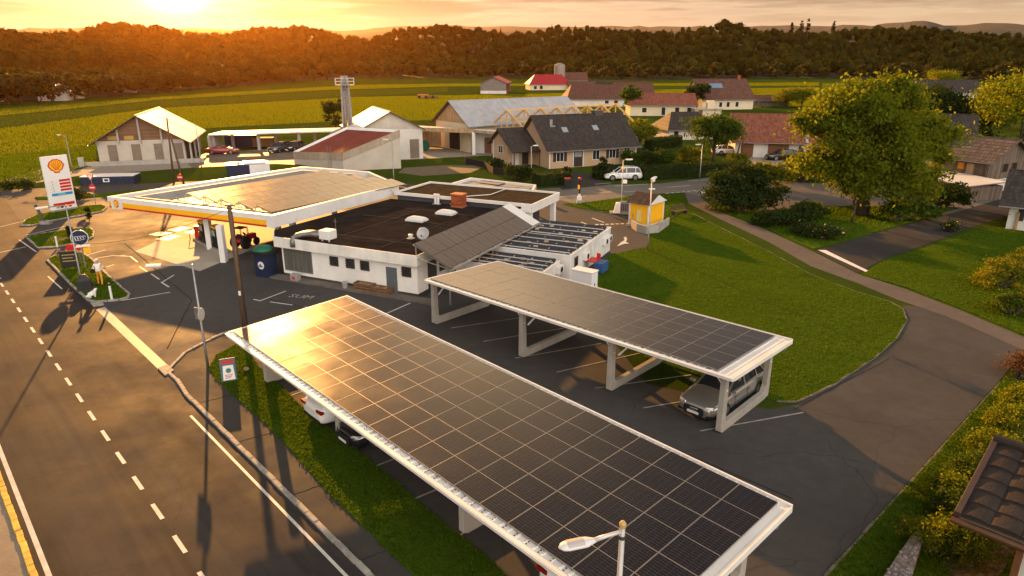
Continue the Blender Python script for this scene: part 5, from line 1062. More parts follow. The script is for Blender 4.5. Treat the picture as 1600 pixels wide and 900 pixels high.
# ------------------------------------------------------------------ cars
def paint(name,c,metal=.5,rough=.28):
    if name in MATS: return MATS[name]
    m,nt,b,out=nodes(name); b.inputs['Base Color'].default_value=(*c,1); b.inputs['Metallic'].default_value=metal; b.inputs['Roughness'].default_value=rough; b.inputs['Coat Weight'].default_value=.8; b.inputs['Coat Roughness'].default_value=.06
    f=noise(nt,coords(nt,False),3,4); nt.links.new(ramp(nt,f,[(.3,g3(rough)),(.7,g3(rough*1.25))]),b.inputs['Roughness']); MATS[name]=m; return m
HL=mat('headlamp',(.5,.5,.5),.12,.1,8,metal=.6); TL=mat('tail_lamp',(.22,.008,.006),.2,.1,8); RIM=mat('alloy',(.38,.37,.36),.3,.1,5,metal=.8); PLATE=mat('number_plate',(.62,.62,.60),.5,.04,3); CHR=mat('chrome',(.6,.6,.6),.15,.02,3,metal=1)
def loftx(b,st,m=0,capm=None):
    i0=len(b.v); n_=len(st[0])
    for r in st: b.v+=r
    for k in range(len(st)-1):
        for j in range(n_-1): b.f.append((i0+k*n_+j,i0+k*n_+j+1,i0+(k+1)*n_+j+1,i0+(k+1)*n_+j)); b.m.append(m)
    b.f.append(tuple(range(i0,i0+n_))); b.m.append(m); b.f.append(tuple(range(i0+(len(st)-1)*n_,i0+len(st)*n_))[::-1]); b.m.append(m)
def car(label,g,rz,pm,kind='estate',rings=False,L=4.75,W=1.84,H=1.45,z=.012,group=None,s=1):
    t=thing('car',label,'car',(g[0],g[1],z),rz,group); h=L/2; w=W/2; t.scale=(s,s,s)
    # lower body stations: x, half width, bottom, shoulder height, bonnet/centre height
    S_=[(-h,w*.74,.36,.70,.74),(-h+.06,w*.86,.26,.80,.86),(-h+.22,w*.95,.20,.88,.95),(-h+.7,w,.18,.90,.99),(-h+1.4,w,.18,.90,1.0),(0,w,.18,.88,.99),(h-1.75,w,.18,.86,.97),(h-1.35,w,.18,.84,.95),(h-.9,w*.985,.18,.80,.91),(h-.45,w*.95,.19,.74,.83),(h-.18,w*.86,.20,.66,.74),(h-.05,w*.74,.22,.60,.66),(h,w*.66,.26,.52,.56)]
    st=[]
    for x,ww,zb,zs,zc in S_:
        hf=[(x,ww*.80,zb),(x,ww*.95,zb+.07),(x,ww*1.0,zb+(zs-zb)*.45),(x,ww*.985,zb+(zs-zb)*.62),(x,ww*.95,zs),(x,ww*.86,zs+(zc-zs)*.45),(x,ww*.5,zs+(zc-zs)*.9),(x,0,zc)]
        st.append(hf+[(a,-b_,c_) for a,b_,c_ in hf[-2::-1]])
    b=B(); loftx(b,st); bd=b.build('body',pm,t,smooth=True); sb=bd.modifiers.new('s','SUBSURF'); sb.levels=1; sb.render_levels=2
    # cabin
    rear={'estate':(-h+.22,-h+.62),'hatch':(-h+.25,-h+.75),'suv':(-h+.18,-h+.5),'sedan':(-h+.75,-h+1.45)}[kind]; fx=h-1.32; ft=h-2.15
    zt=H; tb=w*.86; tt=w*.64
    def ring(x,zz,ww): return None
    b=B(); zl=.90
    # glass house
    gh=[[(rear[0],tb*.88,zl),(rear[1],tt*.95,zt-.10),(ft,tt,zt-.06),(fx,tb*.92,zl)]]
    top=[(rear[1],tt*.95,zt-.09),(-.3,tt*1.04,zt-.03),(ft,tt,zt-.06)]
    b.v+=[(rear[0],-tb*.9,zl),(rear[0],tb*.9,zl),(rear[1],tt*.95,zt-.09),(rear[1],-tt*.95,zt-.09),(fx,-tb*.9,zl-.02),(fx,tb*.9,zl-.02),(ft,tt,zt-.06),(ft,-tt,zt-.06),(-.3,tb,zl),(-.3,-tb,zl),(-.3,tt*1.05,zt-.03),(-.3,-tt*1.05,zt-.03)]
    b.f+=[(0,1,2,3),(5,4,7,6),(1,8,10,2),(8,5,6,10),(9,0,3,11),(4,9,11,7),(3,2,10,11),(11,10,6,7),(0,9,8,1),(9,4,5,8)]; b.m+=[0]*10
    b.build('windows',GLASS,t)
    # roof skin and pillars in body colour
    b=B(); r_=[]
    for x,ww,zz in ((rear[1]-.10,tt*.9,zt-.10),(rear[1]+.15,tt*.98,zt-.055),(-.3,tt*1.07,zt-.005),(ft-.25,tt*1.04,zt-.02),(ft+.03,tt*1.0,zt-.055)):
        hf=[(x,ww,zz-.03),(x,ww*.98,zz),(x,ww*.6,zz+.02),(x,0,zz+.028)]; r_.append(hf+[(a,-b_,c_) for a,b_,c_ in hf[-2::-1]])
    loftx(b,r_); b.build('roof',pm,t,smooth=True)
    b=B()
    for sgn in (-1,1):
        b.beam((fx+.02,sgn*tb*.915,zl-.03),(ft,sgn*tt*1.01,zt-.05),.07,.05); b.beam((rear[0]-.01,sgn*tb*.9,zl),(rear[1]-.04,sgn*tt*.96,zt-.07),.12,.07); b.beam((-.32,sgn*(tb+.005),zl),(-.32,sgn*(tt*1.06),zt-.04),.07,.03); b.beam((rear[0]+.75,sgn*tb*1.0,zl),(rear[1]+.42,sgn*tt*1.02,zt-.05),.06,.03); b.beam((rear[0],sgn*tb*.92,zl-.01),(fx,sgn*tb*.93,zl-.03),.05,.04)
    b.build('pillars',pm,t)
    if kind in('estate','suv'):
        b=B()
        for sgn in(-1,1): b.tube([(rear[1]+.2,sgn*tt*.92,zt-.03),(rear[1]+.3,sgn*tt*.95,zt+.04),(ft-.4,sgn*tt*.97,zt+.05),(ft-.3,sgn*tt*.97,zt-.01)],.016,6)
        b.build('roof_rails',CHR,t)
    rw=.335
    for x in (-h+.98,h-.93):
        for sgn in (-1,1):
            b=B(); b.lathe([(rw+.055,-.01),(rw+.055,.0)],24); b.xf(Matrix.Translation((x,sgn*(w*.99),rw))@Matrix.Rotation(R(90),4,'X')); b.build('wheel_arch',BLACK,t)
            b=B(); b.lathe([(rw*.66,-.11),(rw*.95,-.11),(rw,-.08),(rw,.08),(rw*.95,.11),(rw*.66,.11)],24); b.xf(Matrix.Translation((x,sgn*(w-.085),rw))@Matrix.Rotation(R(90),4,'X')); wl=b.build('wheel',RUBBER,t,smooth=False)
            b=B(); 
            for k in range(5):
                an=k*2*pi/5; c_,s_=cos(an),sin(an); b.beam((c_*.05,s_*.05,0),(c_*rw*.66,s_*rw*.66,0),.07,.03,0,(0,0,1))
            b.lathe([(rw*.68,-.01),(rw*.68,.01),(rw*.6,.012),(rw*.6,-.012)],20); b.lathe([(.06,-.02),(.06,.02)],10)
            b.xf(Matrix.Translation((x,sgn*(w+.032),rw))@Matrix.Rotation(R(90),4,'X')); b.build('rim',RIM,wl)
    for sgn in (-1,1):
        b=B(); b.v+=[(h-.05,sgn*w*.44,.60),(h-.16,sgn*w*.80,.60),(h-.42,sgn*w*.945,.66),(h-.50,sgn*w*.93,.74),(h-.22,sgn*w*.80,.72),(h-.09,sgn*w*.5,.685)]; 
        c_=Vector((.03,sgn*.025,.012)); n_=len(b.v); b.v=[tuple(Vector(v)+c_) for v in b.v]+[tuple(Vector(v)-c_*3) for v in b.v]
        b.f+=[(0,1,2,3,4,5),(11,10,9,8,7,6)]+[(k,(k+1)%6,6+(k+1)%6,6+k) for k in range(6)]; b.m+=[0]*8; b.build('headlight',HL,t)
        b=B(); b.box(-h-.012,-h+.16,min(sgn*w*.48,sgn*w*.93),max(sgn*w*.48,sgn*w*.93),.70,.82); b.build('taillight',TL,t,bevel=.03)
        b=B(); b.box(h-1.52,h-1.38,min(sgn*(w*.9),sgn*(w+.16)),max(sgn*(w*.9),sgn*(w+.16)),.92,1.05); b.build('mirror',pm,t,bevel=.03)
        b=B()
        for x in (-.55,.5): b.box(x,x+.2,min(sgn*w*.97,sgn*(w+.02)),max(sgn*w*.97,sgn*(w+.02)),.76,.79)
        b.build('door_handle',CHR,t) if False else None
        dh=b.build('handle_trim',CHR,t) if False else None
        for x in (-.55,.5): b=B(); b.box(x,x+.2,min(sgn*w*.97,sgn*(w+.02)),max(sgn*w*.97,sgn*(w+.02)),.74,.77); b.build('door_handle',CHR,t)
        b=B()
        for x in (-.33,.72,-1.25): b.box(x-.006,x+.006,min(sgn*w*.99,sgn*(w+.004)),max(sgn*w*.99,sgn*(w+.004)),.30,.84)
        b.box(-1.2,1.2,min(sgn*w*.97,sgn*(w+.012)),max(sgn*w*.97,sgn*(w+.012)),.20,.26); b.build('door_gaps',BLACK,t)
    b=B(); b.xprism([(-.40,.24),(.40,.24),(.46,.40),(.42,.62),(-.42,.62),(-.46,.40)],-.05,(h+.0,0,0),(0,1,0),(0,0,1)); b.shift((-.02,0,0)); gr=b.build('grille',BLACK,t)
    b=B(); b.box(h+.07,h+.085,-.26,.26,.33,.43); b.build('number_plate',PLATE,t); b=B(); b.box(-h-.03,-h-.005,-.26,.26,.56,.67) ; b.build('number_plate',PLATE,t); b=B(); b.box(-h-.02,-h+.1,-w*.7,w*.7,.26,.40); b.build('rear_diffuser',BLACK,t,bevel=.02)
    b=B()
    for sgn in(-1,1): b.box(h-.12,h-.02,min(sgn*w*.55,sgn*w*.82),max(sgn*w*.55,sgn*w*.82),.26,.36)
    b.build('air_intake',BLACK,t); b=B(); b.tube([(h+.06,-.42,.62),(h+.065,0,.625),(h+.06,.42,.62)],.014,6); b.build('grille_trim',CHR,gr)
    if rings:
        b=B()
        for k in range(4):
            c_=(-.135+.09*k); pts=[(h+.085,c_+.06*cos(a*pi/7),.53+.06*sin(a*pi/7)) for a in range(15)]; b.tube(pts,.009,5,cap=False)
        b.build('ring_emblem',CHR,gr)
    return t
SILV=paint('silver_paint',(.42,.40,.37),.75,.3); WPNT=paint('white_paint',(.72,.71,.69),0,.3); BPNT=paint('black_paint',(.012,.012,.014),.2,.22); REDP=paint('red_paint',(.28,.015,.012),.2,.3); DGR=paint('dark_grey_paint',(.06,.062,.065),.5,.3); ANTH=paint('blue_grey_paint',(.05,.06,.08),.5,.3)
g=(P(1100,650)+P(1190,618))/2; rzc=math.atan2((P(1099,652)-P(1185,612)).y,(P(1099,652)-P(1185,612)).x)
C1=car('silver estate car with a four ring emblem parked under the smaller carport',Vector((9.15,26.65,0)),R(225),SILV,'estate',True,L=4.85)
ns=math.atan2(.678,.735)
car('white car parked nose in under the long carport, its rear towards the verge',Vector((-6.5,26.05,0)),ns+0,WPNT,'hatch',L=4.4)
car('black car parked right of the concrete frame under the long carport',Vector((-4.75,24.25,0)),ns+pi,BPNT,'hatch',L=4.4)
car('red white car at the near end under the long carport, only its rear edge showing',Vector((2.85,16.3,0)),ns,WPNT,'hatch',L=4.4)['label']='white car at the near end of the long carport, only its rear corner showing'
g=(P(948,283)+P(998,280))/2+Vector((0,.5,0)); car('white estate car parked at the hedge in front of the beige house',g,R(185),WPNT,'suv',H=1.55,s=1.0)
car('black car parked before the white wall of the red tiled farm barn',P(1218,250)+Vector((.5,.4,0)),R(190),BPNT,'hatch',s=1.05)
car('white car parked behind the small tree at the red tiled barn',P(1140,243)+Vector((0,1.5,0)),R(10),WPNT,'hatch')
car('red car parked at the open side of the big gabled barn',P(344,241)+Vector((.2,.5,0)),R(10),REDP,'sedan',H=1.25)
car('dark grey car, the left one of two under the long flat shed roof',P(434,238)+Vector((0,1,0)),R(255),DGR,'suv',H=1.5); car('dark car, the right one of two under the long flat shed roof',P(455,236)+Vector((.2,1.2,0)),R(255),BPNT,'hatch',H=1.4)
# ------------------------------------------------------------------ village buildings
TILER=tilemat('red_roof_tiles',(.22,.075,.045),.24,.22,.8,'xz'); TILERY=tilemat('red_roof_tiles_y',(.22,.075,.045),.24,.22,.8,'yz'); TILED=tilemat('dark_roof_tiles',(.045,.036,.032),.24,.22,.7,'xz'); TILEDY=tilemat('dark_roof_tiles_y',(.045,.036,.032),.24,.22,.7,'yz'); TILEB=tilemat('brown_roof_tiles',(.12,.055,.038),.26,.24,.8,'xz'); TILEBY=tilemat('brown_roof_tiles_y',(.12,.055,.038),.26,.24,.8,'yz')
SHEETG=tilemat('grey_sheet_roof',(.36,.36,.37),9,.30,.5,'yz',.8,.5,.06,.02); SHEETW=tilemat('pale_sheet_roof',(.60,.56,.51),9,.35,.55,'yz',.85,.4,.05,.02); SHEETR=tilemat('red_sheet_roof',(.32,.025,.03),9,.35,.5,'xz',.8,.4,.08,.02)
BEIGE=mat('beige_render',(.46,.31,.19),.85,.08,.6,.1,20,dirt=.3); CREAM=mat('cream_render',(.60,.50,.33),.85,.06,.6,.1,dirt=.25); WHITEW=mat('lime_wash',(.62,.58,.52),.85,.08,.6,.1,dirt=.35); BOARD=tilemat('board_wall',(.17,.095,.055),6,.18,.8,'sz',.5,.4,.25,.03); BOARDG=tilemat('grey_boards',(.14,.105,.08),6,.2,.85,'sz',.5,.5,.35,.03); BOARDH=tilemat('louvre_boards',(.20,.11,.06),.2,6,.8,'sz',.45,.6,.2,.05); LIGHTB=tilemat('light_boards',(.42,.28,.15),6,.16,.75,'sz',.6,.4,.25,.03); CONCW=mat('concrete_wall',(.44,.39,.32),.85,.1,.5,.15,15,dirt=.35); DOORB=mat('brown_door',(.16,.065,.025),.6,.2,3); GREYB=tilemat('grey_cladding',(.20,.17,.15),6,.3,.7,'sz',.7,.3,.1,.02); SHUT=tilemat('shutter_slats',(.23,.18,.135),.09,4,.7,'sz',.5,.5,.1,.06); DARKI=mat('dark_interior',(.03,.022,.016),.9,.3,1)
def gable(name,label,cat,p0,rz,W,D,eave,ridge,axis,wallm,roofm,ov=.4,gm=None,hips=0,group=None,th=.14,chim=None,walls=True):
    t=thing(name,label,cat,(p0[0],p0[1],0),rz,group); gm=gm or wallm
    if walls:
        b=B(); b.box(0,W,0,D,0,eave); b.build('wall',wallm,t)
        if hips==0:
            for q_ in (0,1):
                b=B()
                if axis=='y': b.xprism([(0,eave),(W,eave),(W/2,ridge-.05)],-.12,(0,q_*(D-.12)+.12,0),(1,0,0),(0,0,1)); b.shift((0,.12 if 0 else 0,0))
                else: b.xprism([(0,eave),(D,eave),(D/2,ridge-.05)],-.12,(q_*(W-.12),0,0),(0,1,0),(0,0,1))
                b.build('gable',gm,t)
    b=B(); sl=(ridge-eave)
    def slab(pts): 
        up=[Vector(p)+Vector((0,0,th)) for p in pts]; i=len(b.v); n_=len(pts); b.v+=[tuple(p) for p in pts]+[tuple(p) for p in up]
        b.f.append(tuple(range(i,i+n_))[::-1]); b.f.append(tuple(range(i+n_,i+2*n_))); b.m+=[1,0]
        for k in range(n_): b.f.append((i+k,i+(k+1)%n_,i+n_+(k+1)%n_,i+n_+k)); b.m.append(1)
    if axis=='y':
        k=sl/(W/2); zl=eave-ov*k
        slab([(-ov,-ov,zl),(W/2,-ov,ridge),(W/2,D+ov,ridge),(-ov,D+ov,zl)]); slab([(W/2,-ov,ridge),(W+ov,-ov,zl),(W+ov,D+ov,zl),(W/2,D+ov,ridge)])
    else:
        k=sl/(D/2); zl=eave-ov*k; hx=hips
        slab([(-ov,-ov,zl),(W+ov,-ov,zl),(W+ov-hx,D/2,ridge),(-ov+hx,D/2,ridge)]); slab([(-ov+hx,D/2,ridge),(W+ov-hx,D/2,ridge),(W+ov,D+ov,zl),(-ov,D+ov,zl)])
        if hx: slab([(-ov,-ov,zl),(-ov+hx,D/2,ridge),(-ov,D+ov,zl)]); slab([(W+ov,-ov,zl),(W+ov,D+ov,zl),(W+ov-hx,D/2,ridge)])
    eb=mat('eaves_board',(.10,.07,.05),.8,.2,2)
    r=b.build('roof',[roofm,eb],t)
    if axis=='y': b=B(); b.beam((W/2,-ov,ridge+th),(W/2,D+ov,ridge+th),.22,.10)
    else: b=B(); b.beam((-ov+hips,D/2,ridge+th),(W+ov-hips,D/2,ridge+th),.22,.10)
    b.build('ridge_cap',roofm,r)
    b=B()
    if axis=='y': b.tube([(-ov-.05,-ov,eave-ov*k+.05),(-ov-.05,D+ov,eave-ov*k+.05)],.06,6); b.tube([(W+ov+.05,-ov,eave-ov*k+.05),(W+ov+.05,D+ov,eave-ov*k+.05)],.06,6)
    else: b.tube([(-ov,-ov-.05,eave-ov*k+.05),(W+ov,-ov-.05,eave-ov*k+.05)],.06,6)
    b.build('gutter',GMETAL,r)
    if chim:
        cx,cy,cz=chim; b=B(); b.box(cx-.3,cx+.3,cy-.3,cy+.3,cz-1.2,cz+.9); b.box(cx-.36,cx+.36,cy-.36,cy+.36,cz+.9,cz+1.0); b.build('chimney',BRICKR,r)
    return t
def rect(t,name,m,x0,x1,z0,z1,face,off,d=.03,par=None):
    b=B()
    if face=='f': b.box(x0,x1,off-d,off-.003,z0,z1)
    elif face=='r': b.box(off+.003,off+d,x0,x1,z0,z1)
    elif face=='l': b.box(off-d,off-.003,x0,x1,z0,z1)
    return b.build(name,m,par or t)
def ang(a,b_): d=b_-a; return math.atan2(d.y,d.x)
def pit(t,x,y,w,h,sl,z):   # roof window flat in the front slope
    b=B(); a=math.atan(sl); b.box(-w/2,w/2,0,h,.0,.07); b.xf(Matrix.Translation((x,y,z))@Matrix.Rotation(a,4,'X')); f=b.build('roof_window',GMETAL,t); b=B(); b.box(-w/2+.06,w/2-.06,.06,h-.06,.071,.08); b.xf(Matrix.Translation((x,y,z))@Matrix.Rotation(a,4,'X')); b.build('pane',mat('sky_pane',(.25,.27,.3),.1,.05,1),f)
# 1 big gabled barn
a=P(157,258); c_=P(292,253); t=gable('barn','big pale barn with wide low gable, brown board gable field and light sheet roof, leftmost building','barn',a,ang(a,c_),(c_-a).length,17,hgt(152,221,a),hgt(207,181,(a+c_)/2),'y',CONCW,SHEETW,.9,BOARDH)
t['label']='big pale barn with brown board gable and light sheet roof, leftmost of the buildings'
W=(c_-a).length; ev=hgt(152,221,a)
for k,x in enumerate((1.3,4.3,7.2,9.8)): rect(t,'shutter',SHUT,x,x+1.15,.35,2.75,'f',0,.05)
b=B()
for k in range(5): x=.05+k*(W-.1)/4; zt_=ev+(hgt(207,181,(a+c_)/2)-ev)*(1-abs(x-W/2)/(W/2))-.15; b.box(x-.12,x+.12,-.22,-.003,ev-.4,max(ev+.1,zt_))
b.build('gable_posts',TIMB if False else CONCP,t); rect(t,'gable_slot',DARKI,.9,W-.9,ev-.05,ev+.75,'f',-.0,.02) if False else None
for x in (1.5,3.6): rect(t,'gable_opening',mat('lit_opening',(.35,.22,.06),.8,.2,1),x,x+1.2,ev+.12,ev+.65,'f',0,.01)
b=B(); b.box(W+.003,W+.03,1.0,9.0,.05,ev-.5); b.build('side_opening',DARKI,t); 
for y in (.4,5.,9.6): b=B(); b.box(W+.55,W+.80,y,y+.25,0,ev-.55); b.build('side_post',CONCP,t); b=B(); b.box(W+.003,W+.05,9.6,16,.1,ev-.6); b.build('side_boards',BOARDH,t)
b=B(); b.box(-2,W+2.5,-1.25,-1.1,0,.62); b.box(-2.3,-1.6,-1.5,-1.25,0,1.3); b.build('front_ramp_wall',CONCP,t)
# 2 long flat shed
a=P(330,236); t=thing('open_shed','long flat pale shed roof on square posts with stored machines under it','shed',tuple(a),0); pr=px((325,211),(521,205),(524,202),(332,206),z=2.75); pr=[p-Vector((a.x,a.y,0)) for p in pr]; far=Vector((0,5.5,0))
b=B(); b.prism([(p.x,p.y) for p in (pr[0],pr[1],pr[1]+far,pr[0]+far)],2.62,2.85); b.build('roof',SHEETW,t)
for k in range(4):
    p=pr[0].lerp(pr[1],(.02,.37,.70,.97)[k])+Vector((0,.8,0))
    for q_ in (p,p+Vector((1.5,4,0))): b=B(); b.box(q_.x-.22,q_.x+.22,q_.y-.2,q_.y+.2,0,2.62); b.build('post',CONCP,t)
pass; b=B(); b.box(pr[0].x-.2,pr[0].x+.1,pr[0].y,pr[0].y+5,0,2.6); b.build('side_wall',CONCW,t)
def boxthing(name,label,cat,x,y,L_,D_,h,rz,m,extra=None,z=0,dy=0):
    g=P(x,y)+Vector((0,dy,0)); t=thing(name,label,cat,(g.x,g.y,z),rz); b=B(); b.box(0,L_,0,D_,.12,h); bd=b.build('body',m,t,bevel=.03); b=B(); b.box(.1,L_-.1,.1,D_-.1,0,.12); b.build('base',DMETAL,t); b=B()
    for k in range(int(L_/.6)): b.box(.25+k*.6,.33+k*.6,-.04,-.003,.2,h-.1)
    b.build('ribs',m,bd); b=B(); b.box(-.03,L_+.03,-.03,D_+.03,h+.002,h+.06); b.build('lid',extra or m,t); return t
boxthing('trailer_box','dark blue trailer box with white emblem stored under the shed roof','trailer',345,233,5.2,2,2.0,R(8),NAVY,dy=2); boxthing('hay_wagon','brown loaded wagon under the middle of the shed roof','wagon',388,233,3.4,2,1.5,R(8),mat('wagon_brown',(.22,.12,.05),.8,.3,2,.3),dy=2.2)
# blue flat container on the grass at the left
bt=boxthing('roll_container','long low navy blue container with pale lid on the grass behind the price sign','container',127,290,5.9,2.3,.98,R(9),NAVY,WMETAL); b=B(); b.box(2.5,3.2,-.06,-.045,.35,.8); b.build('emblem',WMETAL,bt); b=B(); b.box(2.65,3.05,-.07,-.062,.45,.7); b.build('emblem_mark',NAVY,bt)
# white camper like trailer with flat roof behind the canopy
g=P(357,276); tt_=boxthing('delivery_trailer','white and navy market trailer with flat white roof behind the station canopy','trailer',357,281,5.0,2.4,1.75,R(25),NAVY,WMETAL); b=B(); b.box(2.6,5.0,-.06,-.045,.3,1.7); b.build('white_side',WMETAL,tt_); b=B(); b.lathe([(.18,0),(.2,.1),(.05,.2)],10,(1.4,.8,1.82)); b.build('beacon',ORANGE,tt_); b=B(); b.box(2,4.6,.4,2,1.82,1.95); b.build('roof_hatch',WMETAL,tt_)
# 3 sloped boiler house with tower
a=P(537,267); c_=P(627,263); l_=P(460,256)
t=thing('boiler_house','pale wedge shaped boiler house with maroon roof sloping down to the front','building',tuple(a),0)
A_=Vector((0,0,0)); Cc=c_-a; Ll=l_-a; Bk=Ll+Cc; zA=hgt(537,239,a); zC=hgt(624,203,c_); zL=hgt(458,237,l_); zB=zC*.96
def wedge(name,pts,m):
    b=B()
    lo=[Vector((p.x,p.y,0)) for p,z in pts]; hi=[Vector((p.x,p.y,z)) for p,z in pts]; i=0; b.v+=[tuple(v) for v in lo+hi]; n_=len(pts)
    b.f.append(tuple(range(n_))[::-1]); b.f.append(tuple(range(n_,2*n_))); b.m+=[0,0]
    for k in range(n_): b.f.append((k,(k+1)%n_,n_+(k+1)%n_,n_+k)); b.m.append(0)
    return b.build(name,m,t)
pts=[(A_,zA),(Cc,zC),(Bk,zB),(Ll,zL)]; wedge('wall',[(p,z-.28) for p,z in pts],CONCW)
b=B(); hi=[Vector((p.x,p.y,z)) for p,z in pts]; cen=sum(hi,Vector())/4; hin=[v.lerp(cen,.10)+Vector((0,0,-.18)) for v in hi]; b.poly(hin); b.build('roof',mat('maroon_roof',(.17,.035,.022),.7,.2,.6,.1,dirt=.3),t)
for k in range(4):
    p,q_=hi[k],hi[(k+1)%4]; pi_,qi_=hin[k],hin[(k+1)%4]; b=B(); b.poly([p+Vector((0,0,.02)),q_+Vector((0,0,.02)),q_.lerp(qi_,.35),p.lerp(pi_,.35)]); b.poly([p.lerp(pi_,.35),q_.lerp(qi_,.35),qi_,pi_]); b.build('roof_edge',WMETAL,t)
    e=(q_-p); nn=Vector((e.y,-e.x,0)).normalized()*.05; b=B(); b.poly([p+nn,q_+nn,q_+nn-Vector((0,0,1.0)),p+nn-Vector((0,0,1.0))]); b.poly([p+nn,q_+nn,q_,p]); b.build('fascia_boards',tilemat('pale_boards',(.36,.29,.21),5,.22,.7,'sz',.7,.4,.12,.02),t)
b=B(); lp=A_.lerp(Ll,.25)+Vector((0,-.25,0))
for s in (-.22,.22): b.tube([lp+Vector((s,0,0)),lp+Vector((s,0,zA+.8))],.025,6)
for k in range(9): b.tube([lp+Vector((-.22,0,.3+k*.32)),lp+Vector((.22,0,.3+k*.32))],.015,5)
b.build('ladder',GMETAL,t)
g=P(547,243); tw=thing('lattice_tower','tall lattice steel chimney tower with railed platform on top of the boiler house','tower',tuple(g),R(10)); h=hgt(538,125,g)
b=B(); s=.8
for sx in (-1,1):
    for sy in (-1,1): b.beam((sx*s,sy*s,0),(sx*s*.62,sy*s*.62,h),.22,.22)
TWM=mat('tower_steel',(.26,.235,.21),.6,.15,3,metal=.3,dirt=.3); b.build('legs',TWM,tw); b=B(); nb=9
for k in range(nb):
    z0=h*k/nb; z1=h*(k+1)/nb; s0=s*(1-.38*k/nb); s1=s*(1-.38*(k+1)/nb)
    for (ax_,ay),(bx,by) in (((-1,-1),(1,-1)),((1,-1),(1,1)),((1,1),(-1,1)),((-1,1),(-1,-1))):
        b.beam((ax_*s0,ay*s0,z0),(bx*s1,by*s1,z1),.09,.09); b.beam((bx*s1,by*s1,z1),(ax_*s1,ay*s1,z1),.09,.09)
b.build('bracing',TWM,tw)
for x in (-.27,.27): b=B(); b.tube([(x,0,1),(x,0,h+.6)],.26,12); b.build('flue',mat('flue_steel',(.30,.28,.26),.6,.12,3,metal=.4,dirt=.3),tw,smooth=True)
b=B(); b.box(-1.35,1.35,-1.0,1.0,h-.75,h-.66); b.build('platform',GMETAL,tw); b=B()
for z in (h-.2,h+.25):
    for p,q_ in (((-1.35,-1),(1.35,-1)),((1.35,-1),(1.35,1)),((1.35,1),(-1.35,1)),((-1.35,1),(-1.35,-1))): b.tube([(*p,z),(*q_,z)],.035,6)
for x,y in ((-1.35,-1),(-.45,-1),(.45,-1),(1.35,-1),(1.35,0),(1.35,1),(-1.35,1),(-1.35,0)): b.tube([(x,y,h-.7),(x,y,h+.28)],.035,6)
b.build('railing',mat('pale_railing',(.5,.46,.40),.5,.1,3),tw)
# 4 white gabled hall behind boiler house
a=P(527,258)+Vector((.4,8.0,0)); g2=P(640,250); W=(Vector((g2.x,g2.y,0))-a).length
gg=P(645,240); t=gable('hall','white gabled hall standing behind the boiler house and its steel tower','hall',(-22.3,100.6),R(22),9.6,12,4.4,6.9,'y',WHITEW,SHEETW,.5,tilemat('pale_panels',(.52,.46,.38),6,.5,.7,'sz',.8,.3,.05,.01))
rect(t,'gate',SHUT,7.6,9.0,.1,2.9,'f',0,.05)
# 5 hall with grey sheet roof and board gable + open timber link
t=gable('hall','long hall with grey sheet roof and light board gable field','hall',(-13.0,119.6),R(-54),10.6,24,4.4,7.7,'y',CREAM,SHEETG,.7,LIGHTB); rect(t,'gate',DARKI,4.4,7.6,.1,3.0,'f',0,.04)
a=P(648,237); t=thing('timber_link','open timber lean-to with wide beam and white posts between the two halls','shed',tuple(a),0); pr=[p-Vector((a.x,a.y,0)) for p in px((640,200),(740,204),(806,209),(806,195),(648,190),z=3.7)]
b=B(); b.prism([(p.x,p.y) for p in (pr[0],pr[1],pr[2],pr[2]+Vector((0,4,0)),pr[0]+Vector((0,5,0)))],3.45,3.7); b.build('roof',SHEETW,t); b=B()
b.beam(pr[0]+Vector((0,-.1,-.1)),pr[1]+Vector((0,-.1,-.1)),.2,.6); b.beam(pr[1]+Vector((0,-.1,-.1)),pr[2]+Vector((0,-.1,-.1)),.2,.4); b.build('beam',LIGHTB,t)
for p in (pr[0],pr[1],pr[2]): b=B(); b.box(p.x-.25,p.x+.25,p.y-.25,p.y+.25,0,3.45); b.build('post',WMETAL,t)
b=B(); b.box(pr[0].x+.8,pr[0].x+4.6,pr[0].y+4,pr[0].y+4.2,.3,3.3); b.build('back_boards',LIGHTB,t); rect(t,'door',DOORB,pr[1].x+1.6,pr[1].x+2.7,.1,2.5,'f',pr[1].y+1.4,.1); b=B(); b.box(pr[1].x,pr[2].x,pr[1].y+1.4,pr[1].y+1.6,.02,3.4); b.build('wall',WHITEW,t)
boxthing('wood_shredder','dark machine with orange hopper parked in the open hall entrance','machine',716,236,2.0,1.5,1.3,R(-10),DMETAL,ORANGE,dy=1)
t=thing('cable_reel','green round cable reel leaning inside the open timber lean-to','reel',tuple(P(653,237)+Vector((1.0,.6,0))),0); b=B(); b.lathe([(.9,-.06),(.9,.06)],20); b.xf(Matrix.Translation((0,0,.9))@Matrix.Rotation(R(90),4,'X')); b.build('disc',GREEN,t); b=B(); b.lathe([(.4,-.4),(.4,.4)],16); b.xf(Matrix.Translation((0,.4,.9))@Matrix.Rotation(R(90),4,'X')); b.build('drum',BLACK,t)
